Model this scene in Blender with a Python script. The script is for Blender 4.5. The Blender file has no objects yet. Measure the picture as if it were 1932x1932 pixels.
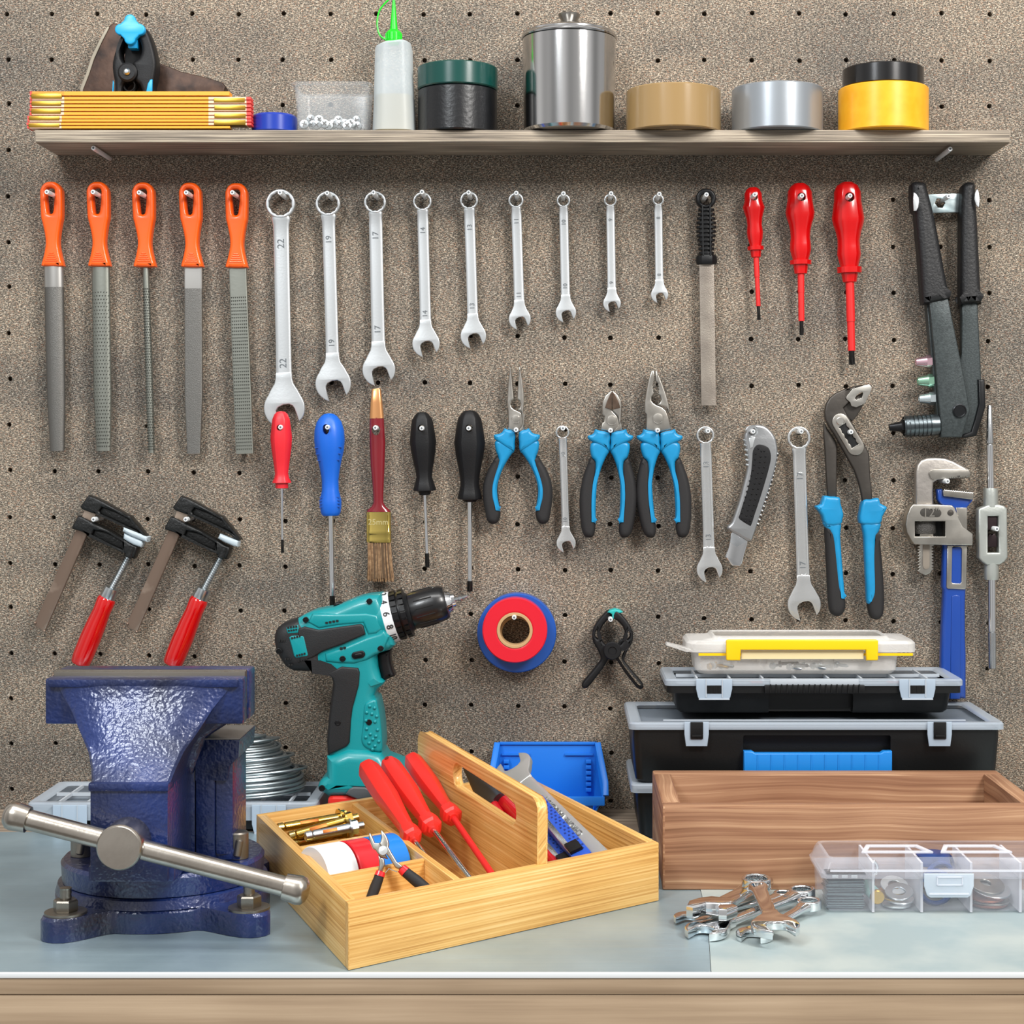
import bpy, bmesh, math, random
from mathutils import Vector, Matrix
random.seed(7)
PI = math.pi
SC = bpy.context.scene
COL = SC.collection
# ---------------------------------------------------------------- camera, world, lights, exposure
F, CX, CY, S0 = 3300.0, 1060.0, 850.0, 1766.0
D = F / S0                       # camera to board
BZ = 0.9                         # bench height
H = 0.383
CAM = Vector((0, -D, BZ + H))
cd = bpy.data.cameras.new('camera'); cam = bpy.data.objects.new('camera', cd); COL.objects.link(cam)
cam.location = CAM; cam.rotation_euler = (PI/2, 0, 0)
cd.sensor_width = 36; cd.lens = 36*F/1932
cd.shift_x = (966-CX)/1932; cd.shift_y = -(966-CY)/1932
cd.clip_start = 0.05
SC.camera = cam
w = bpy.data.worlds.new('world'); SC.world = w; w.use_nodes = True
w.node_tree.nodes['Background'].inputs[0].default_value = (1.0, 0.98, 0.96, 1)
w.node_tree.nodes['Background'].inputs[1].default_value = 0.46
def worldtex():                                              # made-up surroundings: brighter overhead, bright and dark bands added for metal reflections
    nt = w.node_tree; N = nt.nodes; L = nt.links; bg = N['Background']
    tc = N.new('ShaderNodeTexCoord'); sp = N.new('ShaderNodeSeparateXYZ'); L.new(tc.outputs['Generated'], sp.inputs[0])
    def m(op, a, b=None, c=None):
        n = N.new('ShaderNodeMath'); n.operation = op
        for i, v in enumerate((a, b, c)):
            if v is None: continue
            if isinstance(v, (int, float)): n.inputs[i].default_value = v
            else: L.new(v, n.inputs[i])
        return n.outputs[0]
    az = m('ARCTAN2', sp.outputs[0], sp.outputs[1]); s = m('SINE', m('MULTIPLY', az, 6.0)); s2 = m('SINE', m('MULTIPLY_ADD', az, 11.0, 1.3))
    band = m('MULTIPLY_ADD', s, .34, m('MULTIPLY_ADD', s2, .22, 1.0))
    el = m('MULTIPLY_ADD', sp.outputs[2], .55, 1.0)
    L.new(m('MULTIPLY', m('MULTIPLY', band, el), .47), bg.inputs[1])
worldtex()
def area(name, loc, target, size, size_y, power, col):
    l = bpy.data.lights.new(name, 'AREA'); l.shape = 'RECTANGLE'; l.size = size; l.size_y = size_y
    l.energy = power; l.color = col
    o = bpy.data.objects.new(name, l); COL.objects.link(o); o.location = loc
    o.rotation_euler = (Vector(target)-Vector(loc)).to_track_quat('-Z', 'Y').to_euler()
    return o
area('key_softbox', (1.15, -1.75, 2.55), (0, -0.1, 1.25), 0.5, 0.8, 48, (1, 0.97, 0.93))
area('left_softbox', (-0.85, -1.78, 2.42), (-0.2, -0.1, 1.15), 0.38, 0.45, 19, (0.93, 0.97, 1))
area('ceiling_lamp', (-0.1, -0.95, 2.75), (-0.05, -0.1, 1.1), 1.4, 0.35, 17, (1, 0.99, 0.97))
SC.view_settings.view_transform = 'Standard'; SC.view_settings.look = 'None'
SC.view_settings.exposure = 0.0; SC.view_settings.gamma = 1.0

# ---------------------------------------------------------------- materials
def lin(h):
    h = h.lstrip('#'); o = []
    for i in (0, 2, 4):
        c = int(h[i:i+2], 16)/255; o.append(c/12.92 if c <= .04045 else ((c+.055)/1.055)**2.4)
    return (*o, 1)
MC = {}
def mat(name, col, rough=.5, metal=0, col2=None, nscale=60, bump=0, bscale=300, coat=0, spec=.5, alpha=1, contrast=(.35, .65), dist=0.0006):
    if name in MC: return MC[name]
    m = bpy.data.materials.new(name); m.use_nodes = True; MC[name] = m
    nt = m.node_tree; N = nt.nodes; L = nt.links; b = N['Principled BSDF']
    b.inputs['Base Color'].default_value = lin(col); b.inputs['Roughness'].default_value = rough
    b.inputs['Metallic'].default_value = metal; b.inputs['Coat Weight'].default_value = coat
    b.inputs['Coat Roughness'].default_value = .08
    b.inputs['Specular IOR Level'].default_value = spec
    tc = N.new('ShaderNodeTexCoord')
    if col2:
        n = N.new('ShaderNodeTexNoise'); n.inputs['Scale'].default_value = nscale; n.inputs['Detail'].default_value = 5
        L.new(tc.outputs['Object'], n.inputs['Vector'])
        r = N.new('ShaderNodeValToRGB'); r.color_ramp.elements[0].position = contrast[0]; r.color_ramp.elements[1].position = contrast[1]
        r.color_ramp.elements[0].color = lin(col); r.color_ramp.elements[1].color = lin(col2)
        L.new(n.outputs[0], r.inputs[0]); L.new(r.outputs[0], b.inputs['Base Color'])
    if bump:
        n2 = N.new('ShaderNodeTexNoise'); n2.inputs['Scale'].default_value = bscale; n2.inputs['Detail'].default_value = 3
        L.new(tc.outputs['Object'], n2.inputs['Vector'])
        bp = N.new('ShaderNodeBump'); bp.inputs['Strength'].default_value = bump; bp.inputs['Distance'].default_value = dist
        L.new(n2.outputs[0], bp.inputs['Height']); L.new(bp.outputs[0], b.inputs['Normal'])
    if alpha < 1:
        t = N.new('ShaderNodeBsdfTransparent'); mx = N.new('ShaderNodeMixShader'); mx.inputs[0].default_value = alpha
        lw = N.new('ShaderNodeLayerWeight'); lw.inputs[0].default_value = .35
        mr = N.new('ShaderNodeMapRange'); mr.inputs[3].default_value = alpha; mr.inputs[4].default_value = min(1, alpha+(.45 if alpha > .15 else .22))
        L.new(lw.outputs['Facing'], mr.inputs[0]); L.new(mr.outputs[0], mx.inputs[0])
        L.new(t.outputs[0], mx.inputs[1]); L.new(b.outputs[0], mx.inputs[2]); L.new(mx.outputs[0], N['Material Output'].inputs[0])
    return m
def wood(name, stops, along=6, across=90, rough=.55, bump=.25, big=8, warp=.0, coat=0, knots=0):
    if name in MC: return MC[name]
    m = bpy.data.materials.new(name); m.use_nodes = True; MC[name] = m
    nt = m.node_tree; N = nt.nodes; L = nt.links; b = N['Principled BSDF']
    b.inputs['Roughness'].default_value = rough; b.inputs['Coat Weight'].default_value = coat
    b.inputs['Specular IOR Level'].default_value = .35
    tc = N.new('ShaderNodeTexCoord'); mp = N.new('ShaderNodeMapping'); mp.inputs['Scale'].default_value = (along, across, across)
    src = tc.outputs['UV']
    if warp:
        nw = N.new('ShaderNodeTexNoise'); nw.inputs['Scale'].default_value = big
        mw = N.new('ShaderNodeMapping'); mw.inputs['Scale'].default_value = (.6, 1.6, 1); L.new(src, mw.inputs[0]); L.new(mw.outputs[0], nw.inputs['Vector'])
        cmb = N.new('ShaderNodeCombineXYZ'); mu = N.new('ShaderNodeMath'); mu.operation = 'MULTIPLY'; mu.inputs[1].default_value = warp
        L.new(nw.outputs[0], mu.inputs[0]); L.new(mu.outputs[0], cmb.inputs[1])
        ad = N.new('ShaderNodeVectorMath'); ad.operation = 'ADD'; L.new(src, ad.inputs[0]); L.new(cmb.outputs[0], ad.inputs[1]); src = ad.outputs[0]
    L.new(src, mp.inputs[0])
    n = N.new('ShaderNodeTexNoise'); n.inputs['Scale'].default_value = 1; n.inputs['Detail'].default_value = 8; n.inputs['Roughness'].default_value = .62
    L.new(mp.outputs[0], n.inputs['Vector'])
    n3 = N.new('ShaderNodeTexNoise'); n3.inputs['Scale'].default_value = big; n3.inputs['Detail'].default_value = 2; L.new(tc.outputs['UV'], n3.inputs['Vector'])
    mixv = N.new('ShaderNodeMath'); mixv.operation = 'MULTIPLY_ADD'; mixv.inputs[1].default_value = .35
    L.new(n3.outputs[0], mixv.inputs[0]); L.new(n.outputs[0], mixv.inputs[2])
    sb = N.new('ShaderNodeMath'); sb.operation = 'SUBTRACT'; sb.inputs[1].default_value = .175; L.new(mixv.outputs[0], sb.inputs[0])
    r = N.new('ShaderNodeValToRGB'); els = r.color_ramp.elements
    els[0].position = stops[0][0]; els[0].color = lin(stops[0][1]); els[1].position = stops[-1][0]; els[1].color = lin(stops[-1][1])
    for p, c in stops[1:-1]:
        e = els.new(p); e.color = lin(c)
    L.new(sb.outputs[0], r.inputs[0])
    out = r.outputs[0]
    if knots:
        v = N.new('ShaderNodeTexVoronoi'); v.inputs['Scale'].default_value = knots
        mk = N.new('ShaderNodeMapping'); mk.inputs['Scale'].default_value = (1, 1.6, 1); L.new(tc.outputs['UV'], mk.inputs[0]); L.new(mk.outputs[0], v.inputs['Vector'])
        kr = N.new('ShaderNodeValToRGB'); kr.color_ramp.elements[0].position = .0; kr.color_ramp.elements[0].color = (.75, .75, .75, 1); kr.color_ramp.elements[1].position = .14; kr.color_ramp.elements[1].color = (0, 0, 0, 1)
        L.new(v.outputs['Distance'], kr.inputs[0])
        mxk = N.new('ShaderNodeMixRGB'); mxk.inputs[2].default_value = lin(stops[0][1]); L.new(kr.outputs[0], mxk.inputs[0]); L.new(out, mxk.inputs[1]); out = mxk.outputs[0]
    L.new(out, b.inputs['Base Color'])
    bp = N.new('ShaderNodeBump'); bp.inputs['Strength'].default_value = bump; bp.inputs['Distance'].default_value = .0005
    L.new(n.outputs[0], bp.inputs['Height']); L.new(bp.outputs[0], b.inputs['Normal'])
    return m
def board_mat():
    m = bpy.data.materials.new('fibreboard'); m.use_nodes = True; nt = m.node_tree; N = nt.nodes; L = nt.links; b = N['Principled BSDF']
    b.inputs['Roughness'].default_value = .75; b.inputs['Specular IOR Level'].default_value = .25
    tc = N.new('ShaderNodeTexCoord')
    def noise(sc, det, rot=0, st=(1, 1, 1)):
        mp = N.new('ShaderNodeMapping'); mp.inputs['Rotation'].default_value = (0, rot, 0); mp.inputs['Scale'].default_value = st
        L.new(tc.outputs['Object'], mp.inputs[0])
        n = N.new('ShaderNodeTexNoise'); n.inputs['Scale'].default_value = sc; n.inputs['Detail'].default_value = det; L.new(mp.outputs[0], n.inputs['Vector']); return n.outputs[0]
    def ramp(v, stops):
        r = N.new('ShaderNodeValToRGB'); e = r.color_ramp.elements
        e[0].position, e[0].color = stops[0][0], lin(stops[0][1]); e[1].position, e[1].color = stops[-1][0], lin(stops[-1][1])
        for p, c in stops[1:-1]: q = e.new(p); q.color = lin(c)
        L.new(v, r.inputs[0]); return r.outputs[0]
    base = ramp(noise(850, 4), [(.34, '2d2b28'), (.46, '57524b'), (.55, '7b7368'), (.66, 'ab9f8f')])
    cur = base
    for k, (rot, sc) in enumerate(((.6, 330), (-.7, 300), (1.5, 360), (.1, 270))):
        f = noise(sc, 1, rot, (1, 1, 4.0)); mm = ramp(f, [(.62, '000000'), (.66, 'ffffff')])
        mx = N.new('ShaderNodeMixRGB'); mx.inputs[2].default_value = lin(('d3c5b1', 'bba68f', 'ded3c2', '95735e')[k]); L.new(mm, mx.inputs[0]); L.new(cur, mx.inputs[1]); cur = mx.outputs[0]
    big = ramp(noise(5.5, 4, 0, (1, 1, 2.2)), [(.35, '858b96'), (.6, 'f4eee6')])
    mu = N.new('ShaderNodeMixRGB'); mu.blend_type = 'MULTIPLY'; mu.inputs[0].default_value = .55; L.new(cur, mu.inputs[1]); L.new(big, mu.inputs[2])
    L.new(mu.outputs[0], b.inputs['Base Color'])
    bp = N.new('ShaderNodeBump'); bp.inputs['Strength'].default_value = .25; bp.inputs['Distance'].default_value = .0004
    L.new(noise(900, 2), bp.inputs['Height']); L.new(bp.outputs[0], b.inputs['Normal'])
    return m

# ---------------------------------------------------------------- geometry generators: every one returns (verts, faces)
def rays(px, py): return Vector(((px-CX)/F, 1, -(py-CY)/F))
def W(px, py, Y): return CAM + rays(px, py)*(D-Y)         # pixel seen at distance Y in front of the board
def sY(Y): return F/(D-Y)
def Z(ox, oy, sc): return lambda pts: [(ox+p[0]/sc, oy+p[1]/sc) + tuple(p[2:]) for p in pts]
def sm(pts, k=4):                                            # closed Catmull-Rom
    out = []; n = len(pts)
    for i in range(n):
        p0, p1, p2, p3 = (Vector(pts[(i+j-1) % n][:2]) for j in range(4))
        if (p1-p2).length < 1e-9: continue
        for j in range(k):
            t = j/k
            out.append(tuple(.5*((2*p1)+(p2-p0)*t+(2*p0-5*p1+4*p2-p3)*t*t+(3*p1-p0-3*p2+p3)*t**3)))
    return out
def smo(pts, k=5):                                           # open Catmull-Rom, any dimension
    P = [Vector(p) for p in pts]; out = []; n = len(P)
    for i in range(n-1):
        p0, p1, p2, p3 = P[max(0, i-1)], P[i], P[i+1], P[min(n-1, i+2)]
        for j in range(k):
            t = j/k
            out.append(.5*((2*p1)+(p2-p0)*t+(2*p0-5*p1+4*p2-p3)*t*t+(3*p1-p0-3*p2+p3)*t**3))
    out.append(P[-1]); return out
def signed(l): return sum(l[i][0]*l[(i+1) % len(l)][1]-l[(i+1) % len(l)][0]*l[i][1] for i in range(len(l)))/2
def dedupe(l):
    o = []
    for p in l:
        if not o or (abs(p[0]-o[-1][0])+abs(p[1]-o[-1][1])) > 1e-6: o.append(p)
    if len(o) > 1 and abs(o[0][0]-o[-1][0])+abs(o[0][1]-o[-1][1]) < 1e-6: o.pop()
    return o
def me2g(me):
    g = ([v.co.copy() for v in me.vertices], [tuple(p.vertices) for p in me.polygons]); return g
def xf(g, M): return ([M @ v for v in g[0]], g[1])
RX = Matrix.Rotation(PI/2, 4, 'X')                           # (x,y,z)->(x,-z,y)
def plate(loops, y, th, bev=.0006, res=2):                   # loops in the local XZ plane, y = centre of the thickness
    cu = bpy.data.curves.new('c', 'CURVE'); cu.dimensions = '2D'; cu.fill_mode = 'BOTH'
    bev = min(bev, th*.49)
    for i, lp in enumerate(loops):
        lp = dedupe([(p[0], p[1]) for p in lp])
        if (signed(lp) < 0) != (i > 0): lp = lp[::-1]
        s = cu.splines.new('POLY'); s.points.add(len(lp)-1)
        for j, p in enumerate(lp): s.points[j].co = (p[0], p[1], 0, 1)
        s.use_cyclic_u = True
    cu.extrude = max(th/2-bev, 1e-6); cu.bevel_depth = bev; cu.offset = -bev; cu.bevel_resolution = res
    ob = bpy.data.objects.new('c', cu); me = bpy.data.meshes.new_from_object(ob)
    bm = bmesh.new(); bm.from_mesh(me); bmesh.ops.remove_doubles(bm, verts=bm.verts, dist=2e-6); bm.to_mesh(me); bm.free()
    g = me2g(me); bpy.data.objects.remove(ob); bpy.data.curves.remove(cu); bpy.data.meshes.remove(me)
    return xf(g, Matrix.Translation((0, y, 0)) @ RX)
def text(s, size, origin, xd, yd, depth=.0004, spacing=1):
    cu = bpy.data.curves.new('t', 'FONT'); cu.body = s; cu.size = size; cu.align_x = 'CENTER'; cu.align_y = 'CENTER'; cu.extrude = depth; cu.space_character = spacing
    ob = bpy.data.objects.new('t', cu); me = bpy.data.meshes.new_from_object(ob); g = me2g(me)
    bpy.data.objects.remove(ob); bpy.data.curves.remove(cu); bpy.data.meshes.remove(me)
    xd = Vector(xd).normalized(); yd = Vector(yd).normalized(); zd = xd.cross(yd)
    return ([Vector(origin)+xd*v.x+yd*v.y+zd*v.z for v in g[0]], g[1])
def frame_uv(d):
    d = Vector(d).normalized(); a = Vector((0, 1, 0)) if abs(d.y) < .9 else Vector((1, 0, 0))
    u = d.cross(a).normalized(); return d, u, d.cross(u).normalized()
def lathe(p0, d, prof, n=28, lob=None, closed=False, flat=1.0, rot=0):
    d, u, v = frame_uv(d); p0 = Vector(p0); V = []; Fc = []
    for t, r in prof:
        for i in range(n):
            a = 2*PI*i/n+rot; rr = max(r, 1e-5)
            if lob:
                k, am = lob; seg = 2*PI/k; b = (a % seg)-seg/2; rr *= (1-am)+am*math.cos(seg/2)/math.cos(b)
            V.append(p0+d*t+(u*math.cos(a)+v*math.sin(a)*flat)*rr)
    m = len(prof)
    for j in range(m if closed else m-1):
        k = (j+1) % m
        for i in range(n):
            Fc.append((j*n+i, j*n+(i+1) % n, k*n+(i+1) % n, k*n+i))
    if not closed:
        Fc.append(tuple(range(n))[::-1]); Fc.append(tuple((m-1)*n+i for i in range(n)))
    return (V, Fc)
def cyl(p0, p1, r, n=20, bev=0, r2=None):
    p0 = Vector(p0); p1 = Vector(p1); L = (p1-p0).length; r2 = r if r2 is None else r2
    if bev: pr = [(0, r-bev), (bev, r), (L-bev, r2), (L, r2-bev)]
    else: pr = [(0, r), (L, r2)]
    return lathe(p0, p1-p0, pr, n)
def ringg(c, d, R, r, h, n=48, bev=.0006):                   # hollow roll, axis d, from c over height h
    return lathe(c, d, [(bev, r), (0, r+bev), (0, R-bev), (bev, R), (h-bev, R), (h, R-bev), (h, r+bev), (h-bev, r)], n, closed=True)
def loft(pts, n=16, e=2.4, yv=(0, 1, 0)):                    # pts (x,y,z,halfwidth,halfdepth); cross-section superellipse
    P = [Vector(p[:3]) for p in pts]; V = []; Fc = []; Yv = Vector(yv).normalized(); m = len(P)
    for j in range(m):
        t = (P[min(m-1, j+1)]-P[max(0, j-1)]).normalized(); lat = t.cross(Yv).normalized(); dp = lat.cross(t).normalized()
        for i in range(n):
            a = 2*PI*i/n; c, s = math.cos(a), math.sin(a)
            V.append(P[j]+lat*(math.copysign(abs(c)**(2/e), c)*max(pts[j][3], 1e-5))+dp*(math.copysign(abs(s)**(2/e), s)*max(pts[j][4], 1e-5)))
    for j in range(m-1):
        for i in range(n): Fc.append((j*n+i, j*n+(i+1) % n, (j+1)*n+(i+1) % n, (j+1)*n+i))
    Fc.append(tuple(range(n))[::-1]); Fc.append(tuple((m-1)*n+i for i in range(n)))
    return (V, Fc)
def tube(path, r, n=8, closed=False):
    P = [Vector(p) for p in path]; V = []; Fc = []; m = len(P); up = None
    for j in range(m):
        if closed: t = (P[(j+1) % m]-P[j-1])
        else: t = P[min(m-1, j+1)]-P[max(0, j-1)]
        t.normalize()
        if up is None: up = frame_uv(t)[1]
        up = (up-t*up.dot(t)).normalized(); b = t.cross(up)
        rr = r[j] if isinstance(r, (list, tuple)) else r
        for i in range(n):
            a = 2*PI*i/n; V.append(P[j]+(up*math.cos(a)+b*math.sin(a))*rr)
    for j in range(m if closed else m-1):
        k = (j+1) % m
        for i in range(n): Fc.append((j*n+i, j*n+(i+1) % n, k*n+(i+1) % n, k*n+i))
    if not closed: Fc.append(tuple(range(n))[::-1]); Fc.append(tuple((m-1)*n+i for i in range(n)))
    return (V, Fc)
def bevg(g, wd, seg=2):
    bm = bmesh.new(); vs = [bm.verts.new(v) for v in g[0]]
    for f in g[1]:
        try: bm.faces.new([vs[i] for i in f])
        except ValueError: pass
    bmesh.ops.recalc_face_normals(bm, faces=bm.faces)
    bmesh.ops.bevel(bm, geom=bm.edges[:], offset=wd, segments=seg, affect='EDGES', profile=.6)
    me = bpy.data.meshes.new('b'); bm.to_mesh(me); bm.free(); g2 = me2g(me); bpy.data.meshes.remove(me); return g2
def box(x0, x1, y0, y1, z0, z1, bev=0, seg=2):
    V = [Vector(p) for p in ((x0, y0, z0), (x1, y0, z0), (x1, y1, z0), (x0, y1, z0), (x0, y0, z1), (x1, y0, z1), (x1, y1, z1), (x0, y1, z1))]
    g = (V, [(3, 2, 1, 0), (4, 5, 6, 7), (0, 1, 5, 4), (1, 2, 6, 5), (2, 3, 7, 6), (3, 0, 4, 7)])
    return bevg(g, bev, seg) if bev else g
def prism(q, z0, z1, bev=0):                                 # plan polygon (x,y) raised from z0 to z1
    n = len(q); V = [Vector((p[0], p[1], z0)) for p in q]+[Vector((p[0], p[1], z1)) for p in q]
    g = (V, [tuple(range(n))[::-1], tuple(range(n, 2*n))]+[(i, (i+1) % n, n+(i+1) % n, n+i) for i in range(n)])
    return bevg(g, bev) if bev else g
def rrect(cx, cy, w, d, r, z, n=5):
    o = []
    for k, (sx, sy) in enumerate(((1, 1), (-1, 1), (-1, -1), (1, -1))):
        for i in range(n+1):
            a = PI/2*k+PI/2*i/n
            o.append(Vector((cx+sx*(w/2-r)+r*math.cos(a), cy+sy*(d/2-r)+r*math.sin(a), z)))
    return o
def loops(L, closed=False, caps=True):
    n = len(L[0]); V = [Vector(v) for l in L for v in l]; Fc = []; m = len(L)
    for j in range(m if closed else m-1):
        k = (j+1) % m
        for i in range(n): Fc.append((j*n+i, j*n+(i+1) % n, k*n+(i+1) % n, k*n+i))
    if caps and not closed: Fc.append(tuple(range(n))[::-1]); Fc.append(tuple((m-1)*n+i for i in range(n)))
    return (V, Fc)
def sphere(c, r, n=12, m=8, sz=1):
    return lathe(Vector(c)-Vector((0, 0, r*sz)), (0, 0, 1), [(r*sz*(1-math.cos(PI*i/m)), r*math.sin(PI*i/m)) for i in range(m+1)], n)
def boolcut(g, cutters, op='DIFFERENCE'):
    def mk(gg):
        me = bpy.data.meshes.new('b'); me.from_pydata([tuple(v) for v in gg[0]], [], gg[1])
        bm = bmesh.new(); bm.from_mesh(me); bmesh.ops.remove_doubles(bm, verts=bm.verts, dist=1e-6); bmesh.ops.recalc_face_normals(bm, faces=bm.faces); bm.to_mesh(me); bm.free()
        o = bpy.data.objects.new('b', me); COL.objects.link(o); return o
    a = mk(g); cs = [mk(c) for c in cutters]
    for c in cs:
        md = a.modifiers.new('x', 'BOOLEAN'); md.object = c; md.operation = op; md.solver = 'EXACT'
    dg = bpy.context.evaluated_depsgraph_get(); me = bpy.data.meshes.new_from_object(a.evaluated_get(dg)); g2 = me2g(me)
    for o in [a]+cs:
        mm = o.data; bpy.data.objects.remove(o); bpy.data.meshes.remove(mm)
    bpy.data.meshes.remove(me); return g2

# ---------------------------------------------------------------- objects
def mkmesh(name, geoms, mats, grain=None, angle=35):
    if isinstance(geoms, tuple): geoms = [geoms]
    if not isinstance(mats, (list, tuple)): mats = [mats]
    V = []; Fc = []; mi = []
    for k, g in enumerate(geoms):
        if len(g) == 3: idx = g[2]
        else: idx = 0
        o = len(V); V += [tuple(v) for v in g[0]]
        for f in g[1]: Fc.append(tuple(i+o for i in f)); mi.append(idx)
    me = bpy.data.meshes.new(name); me.from_pydata(V, [], Fc)
    for m in mats: me.materials.append(m)
    me.polygons.foreach_set('material_index', mi)
    bm = bmesh.new(); bm.from_mesh(me); bmesh.ops.recalc_face_normals(bm, faces=bm.faces); bm.to_mesh(me); bm.free()
    me.polygons.foreach_set('use_smooth', [True]*len(me.polygons))
    me.set_sharp_from_angle(angle=math.radians(angle))
    if grain is not None:
        g = Vector(grain).normalized(); uv = me.uv_layers.new(name='UVMap'); off = random.uniform(0, 9)
        for p in me.polygons:
            n = p.normal; s = g.cross(n)
            if s.length < .35: s = Vector((.31, .7, .64)).cross(n)
            s.normalize()
            for li in p.loop_indices:
                c = me.vertices[me.loops[li].vertex_index].co; uv.data[li].uv = (c.dot(g)+off, c.dot(s)+off*.37+n.dot(Vector((.3, .5, .7))))
    return me
class Thing:
    def __init__(s, name, label, cat, M, group=None):
        s.o = bpy.data.objects.new(name, None); COL.objects.link(s.o); s.o.empty_display_size = .01
        if isinstance(M, Vector): M = Matrix.Translation(M)
        s.M = M; s.o.matrix_world = M; s.Mi = M.inverted(); s.o['label'] = label; s.o['category'] = cat
        if group: s.o['group'] = group
    def q(s, px, py, dy=0):                                  # pixel -> local (x,z) on the thing's own plane y=-dy
        o = s.Mi @ CAM; d = s.Mi.to_3x3() @ rays(px, py); t = (-dy-o.y)/d.y; p = o+d*t; return (p.x, p.z)
    def Q(s, pts, dy=0): return [s.q(p[0], p[1], dy) for p in pts]
    def l(s, px, py, Y): return s.Mi @ W(px, py, Y)          # pixel at depth Y -> local point
    def part(s, name, geoms, mats, parent=None, label=None, grain=None, angle=35, kind=None):
        ob = bpy.data.objects.new(name, mkmesh(name, geoms, mats, grain, angle)); COL.objects.link(ob); ob.parent = parent or s.o
        if label: ob['label'] = label
        if kind: ob['kind'] = kind
        return ob
def solo(name, label, cat, M, geoms, mats, group=None, grain=None, angle=35):
    if isinstance(M, Vector): M = Matrix.Translation(M)
    ob = bpy.data.objects.new(name, mkmesh(name, geoms, mats, grain, angle)); COL.objects.link(ob); ob.matrix_world = M
    ob['label'] = label; ob['category'] = cat
    if group: ob['group'] = group
    return ob
def struct(name, geoms, mats, grain=None, label=None):
    ob = bpy.data.objects.new(name, mkmesh(name, geoms, mats, grain)); COL.objects.link(ob); ob['kind'] = 'structure'
    if label: ob['label'] = label
    return ob
def wt(name, label, cat, px, py, Y=.012, group=None): return Thing(name, label, cat, W(px, py, Y), group)
def frame(p0, p1, n):                                        # local +Z runs p1->p0, local -Y = n
    z = (p0-p1).normalized(); n = Vector(n); n = (n-z*n.dot(z)).normalized(); y = -n; x = y.cross(z)
    M = Matrix((x, y, z)).transposed().to_4x4(); M.translation = p0; return M
NTH = 'first second third fourth fifth sixth seventh eighth ninth tenth eleventh twelfth thirteenth fourteenth fifteenth'.split()
def circ(cx, cz, r, n=32, a0=0): return [(cx+r*math.cos(2*PI*i/n+a0), cz+r*math.sin(2*PI*i/n+a0)) for i in range(n)]
# ---------------------------------------------------------------- shared materials
M_zinc = mat('zinc', 'c9cfd2', .28, 1, bump=.05)
M_chrome = mat('chrome', 'e4e6e8', .1, 1)
M_satin = mat('satin_steel', 'd6dadc', .33, .8, bump=.1, bscale=500)
M_steel = mat('raw_steel', 'b3b0ab', .34, 1, col2='8f8a83', nscale=40, bump=.06)
M_darksteel = mat('dark_steel', '5e5a56', .42, 1, bump=.15, bscale=300)
M_blackpl = mat('black_plastic', '0f1012', .38, spec=.32, bump=.12, bscale=600)
M_blackrub = mat('black_rubber', '111113', .5, spec=.32, bump=.2, bscale=700)
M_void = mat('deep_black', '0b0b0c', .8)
M_red = mat('red_plastic', 'c40609', .22, coat=.3)
M_redmatte = mat('red_matte_plastic', 'e02a22', .38, bump=.05)
M_orange = mat('orange_plastic', 'f75c08', .33, bump=.05, coat=.2)
M_blue = mat('blue_plastic', '0e5fc8', .4, bump=.1)
M_cyan = mat('cyan_plastic', '0d80b2', .36, col2='128abf', nscale=50, bump=.06)
M_grip = mat('charcoal_rubber', '222122', .62, spec=.35, bump=.2, bscale=500)
M_brass = mat('brass', 'b5903a', .3, 1)
M_mark = mat('stamped_mark', '6d7276', .6, .6)
M_black_text = mat('printed_black', '141414', .6)

# ---------------------------------------------------------------- the setting: pegboard wall
def interp(xs, ys, x):
    if x <= xs[0]: return ys[0]+(x-xs[0])*(ys[1]-ys[0])/(xs[1]-xs[0])
    for i in range(len(xs)-1):
        if x <= xs[i+1]: return ys[i]+(x-xs[i])*(ys[i+1]-ys[i])/(xs[i+1]-xs[i])
    return ys[-1]+(x-xs[-1])*(ys[-1]-ys[-2])/(xs[-1]-xs[-2])
colx = [14, 97, 182, 275, 362, 449, 534, 624, 711, 800, 887, 975, 1065, 1152, 1242, 1330, 1418, 1508, 1597, 1687, 1777, 1867]
rowl = [26, 113, 197, 283, 370, 457, 541, 628, 716, 801, 889, 977, 1064, 1147, 1234, 1319, 1404, 1491]
rowr = [26, 114, 201, 289, 377, 465, 552, 641, 729, 817, 906, 997, 1082, 1172, 1258, 1344, 1431, 1519]
for k in range(6): colx = [colx[0]-88]+colx; colx = colx+[colx[-1]+88]
for k in range(6): rowl = [rowl[0]-87]+rowl; rowr = [rowr[0]-88]+rowr
for k in range(5): rowl = rowl+[rowl[-1]+86]; rowr = rowr+[rowr[-1]+88]
def holepx(c, r):
    x = colx[c]; f = (rowl[r]+rowr[r])/2/1500
    x2 = x+(8-12*(x/1867))*f
    y = rowl[r]+(rowr[r]-rowl[r])*(x-104)/1580
    return x2, y
V = []; Fc = []; nc, nr = len(colx), len(rowl)
def w0(px, py): p = W(px, py, 0); return (p.x, 0, p.z)
def corner(c, r):
    ps = [holepx(min(max(cc, 0), nc-1), min(max(rr, 0), nr-1)) for cc in (c-1, c) for rr in (r-1, r)]
    return (sum(p[0] for p in ps)/4+(-44 if c == 0 else 44 if c == nc else 0), sum(p[1] for p in ps)/4+(-44 if r == 0 else 44 if r == nr else 0))
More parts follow.
